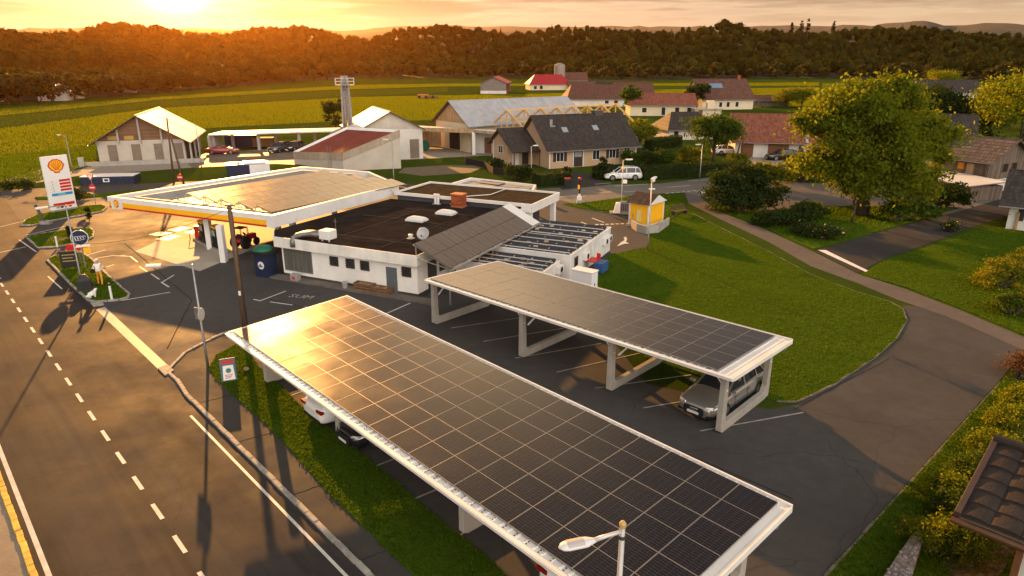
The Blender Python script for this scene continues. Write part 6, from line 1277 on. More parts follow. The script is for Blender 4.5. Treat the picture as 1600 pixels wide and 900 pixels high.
# 6 timber roof frame without covering
t=thing('timber_roof_frame','open new timber roof frame without covering, rising behind the dark roofed beige house','roof frame',(-4.0,115,0),R(-50)); WF,DF,z0,zr=10,26,3.4,6.6
b=B(); b.box(0,WF,0,DF,0,z0-.2); b.build('wall',WHITEW,t)
b=B(); b.beam((WF/2,-.3,zr),(WF/2,DF,zr),.2,.24); b.build('ridge_beam',TIMB,t)
for y in np.linspace(0,DF-.5,8):
    b=B(); b.beam((-.5,y,z0-.3),(WF/2,y,zr),.22,.26); b.beam((WF+.5,y,z0-.3),(WF/2,y,zr),.22,.26); b.beam((-.2,y,z0),(WF+.2,y,z0),.2,.22); b.beam((WF/2,y,z0),(WF/2,y,zr),.16,.16)
    if y<1:
        for x in (WF*.2,WF*.35,WF*.65,WF*.8): b.beam((x,y,z0),(x,y,z0+(zr-z0)*(1-abs(x-WF/2)/(WF/2))),.13,.13)
    b.build('truss',TIMB,t)
b=B()
for x,z in ((0,z0),(WF,z0),(WF*.25,z0+(zr-z0)*.5),(WF*.75,z0+(zr-z0)*.5)): b.beam((x,0,z),(x,DF-.5,z),.15,.18)
for k in range(7): y=k*(DF-.5)/7; b.beam((WF/2,y,zr),(WF*.22,y+(DF-.5)/7,z0+(zr-z0)*.45),.12,.12)
b.build('purlins',TIMB,t)
# 7 beige house with dark roof
a=P(858,264); c_=P(992,254.5); rz=ang(a,c_); W=(c_-a).length; Dh=9.6; hx=-sin(rz); hy=cos(rz); ap=(a.x+hx*Dh/2,a.y+hy*Dh/2); eh=hgt(859,232,a); rh=hgt(825,182,ap)
rzh=rz; t=gable('house','beige house with long dark tiled roof, white framed windows and hedge in front','house',a,rz,W,Dh,eh,rh,'x',BEIGE,TILED,.6); k=(rh-eh)/(Dh/2)
def win(t,x0,x1,z0,z1,face='f',off=0,sh=None,mull=1): 
    f=window(t,x0,x1,z0,z1,face,off,WMETAL,GLASS,mull)
    if sh:
        for s_ in (x0-.08-.45,x1+.08):
            rect(t,'shutter',sh,s_,s_+.45,z0-.03,z1+.03,face,off,.06)
    return f
SHD=mat('dark_shutter',(.035,.025,.02),.7,.2,4)
win(t,W*.08,W*.155,.95,2.1,sh=SHD); win(t,W*.49,W*.565,.9,2.1); win(t,W*.685,W*.755,.95,2.1,sh=SHD); win(t,W*.86,W*.925,1.0,2.25)
b=B(); b.box(W*.27,W*.37,-.06,-.003,.1,eh-.1); e=b.build('entrance',SHD,t); b=B(); b.box(W*.28,W*.36,-.085,-.061,1.4,eh-.3); b.build('pane',mat('curtain_pale',(.25,.24,.22),.5,.2,3),e)
for x,d_ in ((W*.26,.12),(W*.372,.12),(-.06,.14),(W-.08,.14)): b=B(); b.box(x,x+d_,-.12,-.003,.02,eh-.05); b.build('white_trim',WMETAL,t)
for x,yy in ((3.6,2.0),(8.6,2.1)): pit(t,x,yy,.9,1.0,k,eh+k*yy+.17)
b=B(); b.box(1.7,2.1,3.2,3.6,eh+k*3.2,eh+k*3.2+.9); b.build('flue',GMETAL,t); b=B(); b.box(W-4.4,W-3.0,Dh/2-.5,Dh/2+.5,rh-.2,rh+.55); b.build('chimney',DMETAL,t); b=B(); b.box(1.6,2.4,2.9,3.0,eh+k*3+.1,eh+k*3+.3); b.build('snow_guard',GMETAL,t)
a=P(771,252.5); c2=P(795,257); rza=ang(a,c2); wa=(c2-a).length; wh=hgt(795.6,222,c2); ma=(a+c2)/2; rr=hgt(782,203,ma)
t=gable('house_annex','small beige gabled annex with steep dark roof at the left end of the beige house','annex',a,rza,wa,8.2,wh,rr,'y',BEIGE,TILEDY,.7)
win(t,wa*.36,wa*.62,1.5,2.45,mull=1)
for x0,x1,z0,z1 in ((-.03,.12,.35,wh-.05),(wa-.1,wa+.03,.35,wh-.05),(.12,wa-.1,.35,.5)): b=B(); b.box(x0,x1,-.06,-.003,z0,z1); b.build('white_trim',WMETAL,t)
g=P(806,262); t=thing('entrance_porch','roofed entrance porch between the annex and the beige house','porch',(g.x,g.y,0),rzh+R(2)); b=B(); b.poly([(-.8,-.6,2.15),(3.9,-.6,2.15),(4.2,4.5,5.0),(-.8,4.5,5.0)]); b.poly([(-.8,-.6,2.05),(3.9,-.6,2.05),(4.2,4.5,4.9),(-.8,4.5,4.9)]); b.build('roof',TILED,t); b=B(); b.box(-.4,3.9,1.8,2.0,0,2.9); b.build('wall',BEIGE,t); rect(t,'door',SHD,1.9,2.9,.05,2.1,'f',1.8,.06); rect(t,'white_door',WMETAL,.4,1.4,.1,2.0,'f',1.8,.04)
for x in (-.5,3.5): b=B(); b.box(x,x+.16,-.4,-.24,0,2.05); b.build('post',DOORB,t)
# 8 small dark roofed houses in the middle distance
def simple(label,x,y,rz,W,D,e,r,axis,wm,rm,wins=(),hips=0,chim=None,cat='house',name='house',grp='village houses',gm=None,dy=0,off=.5):
    g=P(x,y)+Vector((0,dy,0)); t=gable(name,label,cat,g,rz,W,D,e,r,axis,wm,rm,off,gm,hips,grp,.18,chim)
    for x0,w_,z0,z1 in wins: win(t,x0,x0+w_,z0,z1,mull=0)
    return t
simple('house with brown hipped roof and dormer behind the timber roof frame','890' and 888,168,R(6),19,11,2.6,6.6,'x',WHITEW,TILEB,((12,1.2,1,2),(15,1.2,1,2)),2.5,dy=2,gm=WHITEW); 
simple('dark roofed house with a red wing behind the cream bungalow',942,160,R(-4),17,10,3,6.2,'x',WHITEW,TILED,((13,1,1,2),),dy=20)
simple('house with brownish red roof and white gables directly behind the cream bungalow',968,160,R(3),13,9,3,6.4,'x',WHITEW,TILEB,((10,1,1,2),),dy=5)
ts=simple('long cream bungalow with red brown roof and dark windows on the green meadow',984,181,R(-1),17.5,8.5,2.9,5.5,'x',CREAM,TILER,((3.2,1.2,.9,2.1),(8.4,1.0,.2,2.2),(12.0,1.1,.3,2.2),(15.2,1.1,.2,2.2)),0)
t=thing('flat_annex','low cream annex with flat roof at the right end of the cream bungalow','annex',tuple(P(1085,184)),R(-1)); b=B(); b.box(0,6.8,0,4,0,2.1); b.build('wall',CREAM,t); b=B(); b.box(-.3,7.1,-.5,4.2,2.1,2.3); b.build('roof',CONCW,t); b=B(); b.box(3.4,5.2,1,2.6,2.3,4.2); b.build('chimney_block',CREAM,t); rect(t,'door',DOORB,1,2,.05,1.9,'f',0,.05)
t=simple('tall farmhouse with red brown roof, blue solar patch and cream gable right of the bungalow',1097,172,R(14),17,12,3.2,8.6,'x',CREAM,TILERY if False else TILEB,((3,1,.8,2.2),(5.5,1,.8,2.2),(8,1,.8,2.2),(11,1,.8,2.2)),chim=(15,6,8.8)); b=B(); sl_=(8.6-3.2)/6; b.box(-2.2,2.2,0,1.9,.0,.06); b.xf(Matrix.Translation((6,3.1,3.2+sl_*3.1+.2))@Matrix.Rotation(math.atan(sl_),4,'X')); b.build('solar_panel',mat('blue_solar',(.12,.18,.25),.2,.1,1),t)
for y,z in ((2.5,3.6),(7,3.6),(4.5,5.6)): window(t,y,y+1,z,z+1.2,'r',17,WMETAL,GLASS)
simple('low shed with brown roof right of the tall farmhouse',1176,168,R(2),13,5,2,3.3,'x',BOARDG,TILEB,cat='shed',name='shed',grp=None,dy=4)
# 9 barn with red roof, white wall, brown gates
a=P(1147,245); c_=P(1268,248); rz=ang(a,c_); W=14.2
t=gable('farm_barn','long white farm barn with red tiled roof and a pale metal roof strip','barn',a,rz,W,10,2.55,6.0,'x',WHITEW,TILER,.6); rect(t,'gate',DOORB,.9,2.7,.05,2.25,'f',0,.05); rect(t,'gate',DOORB,4.8,7.8,.05,2.4,'f',0,.05); win(t,11.2,12.1,1.2,1.9); rect(t,'door',DMETAL,9.2,9.9,.05,1.9,'f',0,.05)
sl_=(6.0-2.55)/5; b=B(); b.box(-.2,.2,-.6,5.1,.15,.22); b.xf(Matrix.Translation((10.2,0,2.55))@Matrix.Rotation(math.atan(sl_),4,'X')); b.build('metal_strip',ALU,t)
t=gable('farm_barn','right, slightly higher half of the farm barn, partly hidden by the big tree','barn',a+Vector((cos(rz),sin(rz),0))*14.4+Vector((0,.4,0)),rz,9,10.5,2.7,6.4,'x',WHITEW,TILER,.5); win(t,1.0,1.9,1.2,1.9); win(t,3.5,4.4,1.2,1.9)
# 10 dark hip roofed shed left of it
simple('low garden house with dark hipped roof and white wall left of the farm barn',1050,222,R(12),9.5,8,2.0,4.6,'x',WHITEW,TILED,((1,.9,.8,1.6),),2.5,cat='shed',name='garden_house',grp=None,dy=3)
# 11 red barn and red low building far in the field, silo
t=gable('field_barn','grey field barn with crimson roof and open right side, alone in the field','barn',P(751,146.5),R(-4),11.5,26,4.6,7.1,'y',GREYB,SHEETR if False else tilemat('red_sheet_roof_y',(.34,.025,.035),9,.4,.5,'yz',.8,.4,.08,.02),.6)
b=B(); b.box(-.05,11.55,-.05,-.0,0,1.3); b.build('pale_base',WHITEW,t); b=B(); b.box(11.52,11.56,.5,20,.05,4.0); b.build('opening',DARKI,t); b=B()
for y in (4,8.5,13,17.5): b.box(11.57,11.9,y,y+.4,0,4.4)
b.build('posts',DOORB,t); b=B(); b.box(11.57,11.7,.5,8,0,1.8); b.build('red_wall',BRICKR,t)
simple('low cream farm building with bright red roof next to the grey silo',828,141,R(8),21,14,2.9,7.2,'x',CREAM,SHEETR,((2,1.5,.5,2),(5,1.5,.5,2.2)),4,cat='farm building',name='farm_building',grp=None)
t=thing('silo','tall round grey silo behind the bright red farm roof','silo',tuple(P(863,130)+Vector((0,-70,0))),0); b=B(); hs=hgt(863,101,P(863,130)+Vector((0,-70,0))); b.lathe([(3.0,0),(3.0,hs-.3),(2.8,hs)],20); b.build('body',mat('silo_grey',(.24,.20,.17),.7,.12,.3,dirt=.3),t,smooth=False); b=B(); b.lathe([(2.7,0),(1.5,.6),(.2,.9)],20,(0,0,hs)); b.build('cap',GMETAL,t)
simple('brown roofed farmhouse right of the grey silo',878,137,R(3),16,9,3.5,7.5,'x',WHITEW,TILEB,((3,1,1,2),(8,1,1,2)),dy=20); simple('long low grey farm roofs in front of the round trees',888,141,R(3),40,8,2,4,'x',CREAM,TILEB,cat='farm building',name='farm_building',grp=None)
simple('small white farmhouse under the round trees at the left wood edge',60,158,R(10),9,8,3.5,7,'y',WHITEW,SHEETW,((3,1,1,2),)); simple('little white shed right of the small white farmhouse at the left wood edge',104,154,R(5),5,4,2,3.4,'x',WHITEW,TILEB,cat='shed',name='shed',grp=None); simple('small red roofed house at the foot of the left wooded hill',178,146,R(5),9,6,2.2,4.6,'x',WHITEW,TILER); simple('white house below the wooded hill left of the grey field barn',705,113.5,R(10),11,8,4,8,'x',WHITEW,TILEB,((2,1,1,2),)); simple('red roofed house on the slope in the middle of the wooded hill',726,112,R(0),16,10,5,10,'x',WHITEW,TILER,dy=-30); simple('dark long roofed house behind the big tree, between dark conifers',1425,156,R(-6),24,10,3,7,'x',WHITEW,TILED,chim=(9,5,7)); 
t=thing('tractor_far','small far machine working in the golden field','machine',tuple(P(657,154)),0); b=B(); b.box(-1,3,-1,1,.3,1.6); b.build('body',mat('rust_orange',(.35,.12,.04),.7,.2,2),t); b=B(); b.box(3,7,-1,1,.2,1.0); b.build('trailer',DOORB,t); b=B()
for x in (-.3,2.3,5): b.lathe([(.6,-.2),(.6,.2)],12,(0,0,0)); 
b.xf(Matrix.Rotation(R(90),4,'X')); b.v=[(x+(-.3 if i<24 else 2.3 if i<48 else 5),y-1,z+.6) for i,(x,y,z) in enumerate(b.v)]; b.build('wheels',RUBBER,t)
t['label']='small rusty orange farm machine far out in the golden field'; t.name='farm_machine'
# 12 wooden cabin on white base with lean-to
a=P(1474,270,1.6); c_=P(1541,281,1.6); rz=ang(a,c_)
rz=R(-62)
t=gable('wooden_cabin','weathered dark board cabin with shingle roof standing on a white base','cabin',(49.4,80.7),rz,6.2,8.0,3.6,5.6,'x',WHITEW,tilemat('grey_shingles',(.12,.09,.075),.28,.35,.85,'xz',.4,.9,.4,.06),.6,BOARDG)
b=B(); b.box(-.06,6.26,-.06,8.06,1.45,3.6); b.build('upper_boards',BOARDG,t); b=B(); b.box(2.9,3.6,-.1,-.065,2.35,3.15); f=b.build('window_frame',mat('orange_wood',(.40,.14,.03),.7,.2,3),t); b=B(); b.box(3.0,3.5,-.12,-.101,2.42,3.05); b.build('window_pane',mat('amber_pane',(.55,.22,.02),.2,.2,3),f); b=B(); b.box(3.9,4.7,-.1,-.065,1.8,3.1); b.build('pale_boards',LIGHTB,t)
for y in (2.6,4.4): window(t,y,y+1.0,2.2,3.1,'r',6.26,DOORB,GLASS)
b=B(); b.box(6.3,6.5,1,7,1.25,1.35); b.build('ledge',CONCP,t)
t=thing('lean_to','flat pale sheet roofed lean-to in front of the wooden cabin','lean-to',(46.1,79.2,0),R(-80)); b=B(); b.poly([(-.2,-.2,1.6),(8.6,-.2,1.6),(8.6,4.6,1.95),(-.2,4.6,1.95)]); b.poly([(-.2,-.2,1.5),(8.6,-.2,1.5),(8.6,4.6,1.85),(-.2,4.6,1.85)]); b.build('roof',mat('pale_flat_sheet',(.55,.52,.48),.5,.06,.5,dirt=.25),t); b=B(); b.box(5.0,8.3,.3,4.4,0,1.5); b.build('wall',BOARDG,t)
for x in (0,2.5,4.7): b=B(); b.box(x,x+.15,.0,.15,0,1.52); b.build('post',DOORB,t)
b=B(); b.box(5.6,6.9,.25,.297,.1,1.25); b.build('opening',DARKI,t)
simple('pale yellow house with small window mostly hidden by the big tree',1420,292,R(-25),10,8,4.6,7.5,'x',CREAM,TILED,((6.5,1,2.2,3.4),),dy=8)
t=gable('house','white house corner with dark tiled roof at the right frame edge','house',(43.2,58.4),R(-38),9,7,2.5,4.6,'x',WHITEW,TILED,.8); win(t,1.2,2.4,.9,2.0,sh=SHD); b=B(); b.box(.6,.8,-.2,-.003,.1,1.6); b.build('trellis',LIGHTB,t)
# ------------------------------------------------------------------ near house at bottom right with real tiles
e0=P(1500,806,3.2); e1=P(1558,694,4.05)
o0=Vector((e0.x,e0.y,0)); back=(Vector((e1.x,e1.y,0))-o0); ln=back.length; yb=back.normalized(); xb=Vector((yb.y,-yb.x,0)); rz=math.atan2(xb.y,xb.x)
t=thing('house','near house with dark brown tiled roof and white wall at the bottom right corner','house',tuple(o0),rz)
sl_=(4.05-3.2)/ln; nr_,nc_=6,9; TW,TLn=.62,ln/nr_; b=B()
for r_ in range(nr_+0):
    for c in range(nc_):
        y0=r_*TLn-.02; y1=(r_+1)*TLn+.06; x0=c*TW; z0=3.2+sl_*y0+.10; z1=3.2+sl_*y1+.045; i=len(b.v); jz=rnd.uniform(-.008,.008)
        for yy,zz in ((y0,z0),(y1,z1)):
            for k in range(7): x=x0+TW*k/6; b.v.append((x,yy,zz+jz+.05*sin(pi*k/6)**.7 if True else zz))
        for k in range(7): x=x0+TW*k/6; b.v.append((x,y0,z0+jz-.045))
        for k in range(6): b.f.append((i+k,i+k+1,i+7+k+1,i+7+k)); b.f.append((i+14+k,i+14+k+1,i+k+1,i+k)); b.m+=[0,0]
b.build('roof_tiles',mat('near_tile',(.026,.018,.015),.75,.35,1.5,.4,12,dirt=.5),t,recalc=True)
b=B(); b.poly([(-.02,-.05,3.16),(nc_*TW,-.05,3.16),(nc_*TW,ln,3.2+sl_*ln-.01),(-.02,ln,3.2+sl_*ln-.01)]); b.poly([(-.02,-.05,3.06),(nc_*TW,-.05,3.06),(nc_*TW,ln,3.1+sl_*ln),(-.02,ln,3.1+sl_*ln)]); b.build('roof_boards',mat('eaves_board',(.1,.07,.05)),t)
b=B(); b.beam((-.06,-.05,3.22),(-.06,ln+.1,3.26+sl_*ln),.14,.22); b.build('verge_trim',mat('verge_tile',(.06,.035,.028),.6,.3,2),t,bevel=.02); b=B(); b.tube([(-.1,ln+.02,3.33+sl_*ln),(nc_*TW,ln+.02,3.33+sl_*ln)],.13,10); b.build('ridge_cap',mat('near_tile',(.04,.03,.02)),t); b=B(); b.tube([(-.15,-.14,3.1),(nc_*TW,-.14,3.1)],.085,10); b.build('gutter',mat('copper_gutter',(.12,.06,.03),.5,.2,3,metal=.5),t)
b=B(); b.box(1.35,nc_*TW,.55,ln+3,0,3.05); b.build('wall',WHITEW,t); b=B(); b.box(1.2,1.34,.45,.6,0,3.05); b.build('corner_post',DOORB,t)
b=B(); q=px((1520,960),(1475,880),(1600,640),(1700,700)); b.poly([(p.x,p.y,.066) for p in q]); tag(b.build('house_path',tilemat('paver_path',(.09,.065,.05),.2,.3,.85,'xy'),recalc=False),kind='structure')
q=px((1397,892),(1425,852),(1438,862),(1416,930),(1380,960),(1360,950)); t=thing('stone_wall','low wall end topped with rough speckled grey stones at the bottom right','wall',tuple(q[0]),0); o_=q[0]; l_=[p-o_ for p in q]
b=B(); b.prism([(p.x,p.y) for p in l_],0,.55); b.build('wall',mat('rubble',(.16,.15,.145),.9,.5,6,1.0,14),t); b=B(); r_=random.Random(5); lo=(min(p.x for p in l_),min(p.y for p in l_)); hi=(max(p.x for p in l_),max(p.y for p in l_))
for k in range(420):
    x,y=r_.uniform(lo[0],hi[0]),r_.uniform(lo[1],hi[1])
    if inside(l_,np.array([[x,y]]))[0]: b.sphere((x,y,.56),r_.uniform(.03,.07),6,0,1,r_.uniform(.6,1.2),.6)
b.build('stones',mat('speckled_stone',(.20,.19,.19),.75,.7,9),t)
# ------------------------------------------------------------------ trees, shrubs, hedges
BARK=mat('bark',(.055,.04,.028),.9,.3,3,.6,8); 
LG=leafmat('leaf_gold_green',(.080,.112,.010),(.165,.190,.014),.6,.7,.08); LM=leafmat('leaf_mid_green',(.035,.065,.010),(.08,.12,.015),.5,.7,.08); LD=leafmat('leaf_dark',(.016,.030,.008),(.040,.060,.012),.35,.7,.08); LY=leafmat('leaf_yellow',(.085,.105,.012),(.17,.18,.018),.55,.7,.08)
def crownpts(g,n,blobs,nclump,spread):
    cl=[]; w_=np.array([b_[3]**2 for b_ in blobs]); w_=w_/w_.sum()
    for k in range(nclump):
        b_=blobs[int(g.choice(len(blobs),p=w_))]; d=g.normal(0,1,3); d/=np.linalg.norm(d); 
        if d[2]<-.35 and g.random()<.7: d[2]*=-.6
        cl.append(np.array(b_[:3])+d*np.array([1,1,b_[4] if len(b_)>4 else .8])*b_[3]*(.62+.45*g.random()**.6))
    cl=np.array(cl); idx=g.integers(0,nclump,n); s=spread*(.6+.8*g.random(nclump))[idx][:,None]; p=cl[idx]+g.normal(0,1,(n,3))*s*np.array([1,1,.55]); return p,cl
def treemesh(seed,h,r,cb,nclump,nleaf,ls,blobs=None,trunk=.3,limbs=9,spread=None):
    g=np.random.default_rng(seed)
    if blobs is None:
        hc=h-cb; blobs=[(0,0,cb+hc*.5,r*.75,hc*.5/(r*.75))]
        for k in range(5): a=k*1.257+g.random(); blobs.append((r*.5*cos(a),r*.5*sin(a),cb+hc*g.uniform(.3,.7),r*.5,.8))
        blobs.append((g.normal(0,r*.1),g.normal(0,r*.1),h-r*.45,r*.45,.9))
    p,cl=crownpts(g,nleaf,blobs,nclump,spread or r*.13); Q=cards(p,ls,g)
    b=B(); top=cb+(h-cb)*.45
    b.tube([(0,0,-.1),(g.normal(0,.05),g.normal(0,.05),cb*.6),(g.normal(0,.15),g.normal(0,.15),cb),(g.normal(0,.3),g.normal(0,.3),top)],[trunk*1.35,trunk,trunk*.85,trunk*.3],10)
    for k in range(limbs):
        c=cl[int(g.integers(len(cl)))]; z0=cb*.7+(top-cb*.7)*g.random(); m_=Vector((c[0]*.45,c[1]*.45,z0+(c[2]-z0)*.65)); b.tube([(0,0,z0),m_,tuple(c)],[trunk*.42,trunk*.25,trunk*.07],6)
    return b,Q
def tree(name,label,cat,g_,seed,h,r,cb,nclump,nleaf,ls,lm,rz=0,group=None,**k):
    t=thing(name,label,cat,(g_[0],g_[1],0),rz,group); b,Q=treemesh(seed,h,r,cb,nclump,nleaf,ls,**k); b.build('trunk',BARK,t,smooth=True); link('crown',npmesh('crown',Q,np.arange(len(Q)).reshape(-1,4),lm),t); return t
# the big tree
g=P(1345,336); H_=hgt(1335,112,g); k=H_/13.2
bl=[(-1.0,.0,8.2,3.6,.75),(-4.3,-.4,7.6,2.6,.8),(3.9,.4,8.0,2.7,.8),(-2.2,0,10.6,2.4,.7),(1.6,.5,10.9,2.2,.7),(0,-1.6,6.0,3.2,.7),(-4.8,-1,5.0,2.0,.8),(4.6,.0,5.6,2.2,.8),(2.2,-1.5,4.0,2.2,.8),(6.2,1,7.2,1.8,.7),(-1.5,-2.2,3.8,1.6,.8),(3.4,.5,10.1,1.6,.7),(-5.6,.3,8.9,1.3,.7),(.4,0,12.3,1.1,.6),(-3.2,-1.8,3.6,1.5,.8),(0,-2.6,3.0,1.5,.8),(3.6,-2,2.6,1.5,.8),(5.2,-.6,3.4,1.7,.8)]
bl=[(a*1.02,b_,c*k,d*1.0,e) for a,b_,c,d,e in bl]
tree('broadleaf_tree','very large spreading yellow-green broadleaf tree in the garden beyond the lane','tree',g,21,H_,6.5,3.2,260,36000,.33,LG,blobs=bl,trunk=.55,limbs=34,spread=.66)
# shrubs as leaf masses
def shrub(name,label,g_,blobs,n,ls,lm,seed,nclump=60,group=None,core=True,spread=.28,cat='shrub',flowers=None,z=0):
    t=thing(name,label,cat,(g_[0],g_[1],z),0,group); g=np.random.default_rng(seed); p,cl=crownpts(g,n,blobs,nclump,spread); p[:,2]=np.maximum(p[:,2],.03); Q=cards(p,ls,g); link('foliage',npmesh('foliage',Q,np.arange(len(Q)).reshape(-1,4),lm),t)
    b=B()
    for c in cl[::max(1,len(cl)//12)]: b.tube([(c[0]*.15,c[1]*.15,0),(c[0]*.5,c[1]*.5,c[2]*.6),tuple(c)],[.05,.03,.012],5)
    b.build('stems',BARK,t)
    if flowers:
        fm,nf,fs=flowers; s=cl[g.integers(0,len(cl),nf)]+g.normal(0,.2,(nf,3)); s[:,2]=np.abs(s[:,2])+.12; Q=cards(s,fs,g); link('flowers',npmesh('flowers',Q,np.arange(len(Q)).reshape(-1,4),fm),t)
    return t
FLP=mat('pink_petals',(.62,.25,.16),.7,.2,5); FLY=mat('yellow_petals',(.65,.48,.06),.7,.2,5); FLO=mat('orange_petals',(.60,.18,.03),.7,.2,5)
g=P(1163,333); shrub('round_bush','huge round dark green bush at the corner of the lane and the village road',g,[(0,1.2,2.0,2.5,.85),(-1.8,.8,1.6,1.8,.9),(1.9,1.0,1.7,1.9,.9),(-.4,.2,1.2,1.9,.7),(-2.2,1.6,2.6,1.3,.8),(.3,2,3.3,1.6,.7)],17000,.24,LD,31,150,spread=.36)
shrub('bush','yellow lit bushes right behind the huge round bush',P(1190,296),[(0,1,1.6,1.6,.8),(2.2,1,1.4,1.4,.8)],4500,.26,LY,33,50)['label']='yellow-green loose bush just behind the huge round bush'
shrub('bush','golden bush with bare foot left of the big tree on the garden lawn',P(1252,285),[(0,.5,1.9,1.7,.9),(1.6,.5,1.6,1.2,.9)],4000,.24,LY,34,45)
shrub('spreading_shrub','low dark spreading shrub in front of the huge round bush',P(1215,352),[(0,0,.5,1.6,.5),(1.5,.4,.6,1.4,.5),(-1.2,.2,.4,1.0,.5),(2.6,1.2,.7,1.2,.6)],5000,.22,LD,35,70)
shrub('shrub','low leafy shrub behind the spreading shrub on the garden lawn',P(1262,340),[(0,0,.6,1.1,.7),(1.1,.3,.5,.8,.7)],1800,.26,LM,36,30)
shrub('flower_bush','low shrub with small cream blossoms in the garden bed by the lane',P(1248,366),[(0,0,.4,.7,.7),(.8,.1,.4,.6,.7)],1200,.16,LD,37,24,flowers=(FLY,16,.16)); shrub('flower_bush','low shrub with pink and orange blossoms in the garden bed by the lane',P(1290,374),[(0,0,.45,.8,.7),(-.9,.1,.35,.7,.7),(.7,.2,.4,.6,.7)],1700,.16,LD,38,30,flowers=(FLP,34,.17))
shrub('flower_bush','small shrub with bright yellow blossoms on the edge of the side lane',P(1484,362),[(0,0,.4,.5,.8)],500,.16,LD,39,14,flowers=(FLY,24,.18))
shrub('shrub','dark loose shrub under the right side of the big tree',P(1392,345),[(0,0,.7,1.2,.8),(1.6,.4,.9,1.2,.8),(3.2,.6,1.0,1.3,.8)],3500,.26,LM,40,50); shrub('shrub','dark green shrub in front of the lean-to by the side lane',P(1450,326),[(0,0,1.1,1.6,.8),(2.4,.5,1.2,1.5,.8)],4000,.26,LD,41,55)
tree('small_tree','slim young tree in front of the shrubs under the big tree','tree',P(1330,348),42,4.6,1.3,1.6,30,1800,.26,LG,trunk=.1); tree('small_tree','small leafy tree near the lean-to and the side lane','tree',P(1428,332),43,3.6,1.6,1.3,30,1800,.26,LM,trunk=.1)
tree('broadleaf_tree','rounded green tree beyond the hedge in front of the red tiled farm barn','tree',P(1113,253),44,hgt(1113,180,P(1113,253)),3.9,1.9,90,8500,.30,LM,trunk=.2,limbs=16)
tree('broadleaf_tree','small dark tree behind the lattice tower','tree',P(533,205)+Vector((-1,0,0)),45,6.6,2.8,1.2,50,2600,.42,LD,trunk=.2); tree('broadleaf_tree','dark upright tree left of the tall farmhouse','tree',P(1088,172),46,hgt(1088,130,P(1088,172)),4.2,2,50,2800,.6,LD,trunk=.25); tree('broadleaf_tree','green tree in front of the dark roofed houses, left of the cream bungalow','tree',P(994,181)+Vector((-1,3,0)),47,8,3.2,2,40,2400,.5,LM,trunk=.2)
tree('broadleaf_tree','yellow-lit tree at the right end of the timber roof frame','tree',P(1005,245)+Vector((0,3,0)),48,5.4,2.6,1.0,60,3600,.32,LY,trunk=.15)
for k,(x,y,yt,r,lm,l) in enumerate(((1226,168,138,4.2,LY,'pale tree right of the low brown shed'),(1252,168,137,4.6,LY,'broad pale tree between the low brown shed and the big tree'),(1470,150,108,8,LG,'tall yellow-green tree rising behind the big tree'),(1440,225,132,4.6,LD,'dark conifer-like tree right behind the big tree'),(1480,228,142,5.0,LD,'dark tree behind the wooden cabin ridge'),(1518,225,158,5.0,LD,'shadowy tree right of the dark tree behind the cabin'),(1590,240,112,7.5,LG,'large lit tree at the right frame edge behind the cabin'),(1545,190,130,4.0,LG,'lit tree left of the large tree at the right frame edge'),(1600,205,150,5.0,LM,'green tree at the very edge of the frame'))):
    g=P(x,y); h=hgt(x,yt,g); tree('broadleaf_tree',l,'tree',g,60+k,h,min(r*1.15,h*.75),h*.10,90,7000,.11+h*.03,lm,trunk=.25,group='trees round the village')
shrub('bush','gold lit juniper bush at the right frame edge below the white house',P(1563,450),[(0,0,.9,1.2,.8),(-.8,-.3,.6,.9,.8),(.9,.5,1.3,1.0,.8),(1.6,.3,1.5,1.2,.8)],6500,.13,LY,50,90,spread=.22); shrub('bush','dark juniper bush in front of the gold lit juniper bush',P(1582,492),[(0,0,.6,1.0,.8),(1.1,.1,.8,1.0,.8)],4500,.13,LM,51,60,spread=.22)
shrub('bush','reddish brown shrub where the lane leaves the frame on the right',P(1590,590),[(0,0,.5,.75,.8),(.8,.3,.5,.7,.8)],2500,.10,leafmat('leaf_rust',(.06,.03,.015),(.14,.07,.03),.4),52,40,spread=.2)
# flowering hedge of separate shrubs by the near house
for k,(x,y,r) in enumerate(((1462,868,.8),(1500,820,.75),(1475,790,.6),(1520,760,.72),(1548,720,.7),(1575,680,.75),(1600,645,.8),(1505,872,.7))):
    g=P(x,y); shrub('flower_bush',['bushy shrub with orange blossoms beside the speckled stone wall end','bushy shrub with red blossoms under the near roof corner','leafy shrub at the lawn edge, second row from the stone wall','leafy shrub pressed against the near roof, middle of the row','leafy shrub beside the upper half of the near roof','golden leafy shrub at the top corner of the near roof','golden leafy shrub farthest up the row at the right edge','dark leafy shrub behind the orange blossoms at the bottom'][k],g,[(0,0,.55,r,.8),(r*.5,r*.4,.6,r*.7,.8),(-r*.4,r*.3,.45,r*.7,.8)],4200,.085,[LG,LM,LG,LM,LG,LG,LG,LM][k],70+k,80,'shrubs beside the near house',spread=.13,flowers=(FLO,9,.10) if k in(0,1) else None,z=.05)
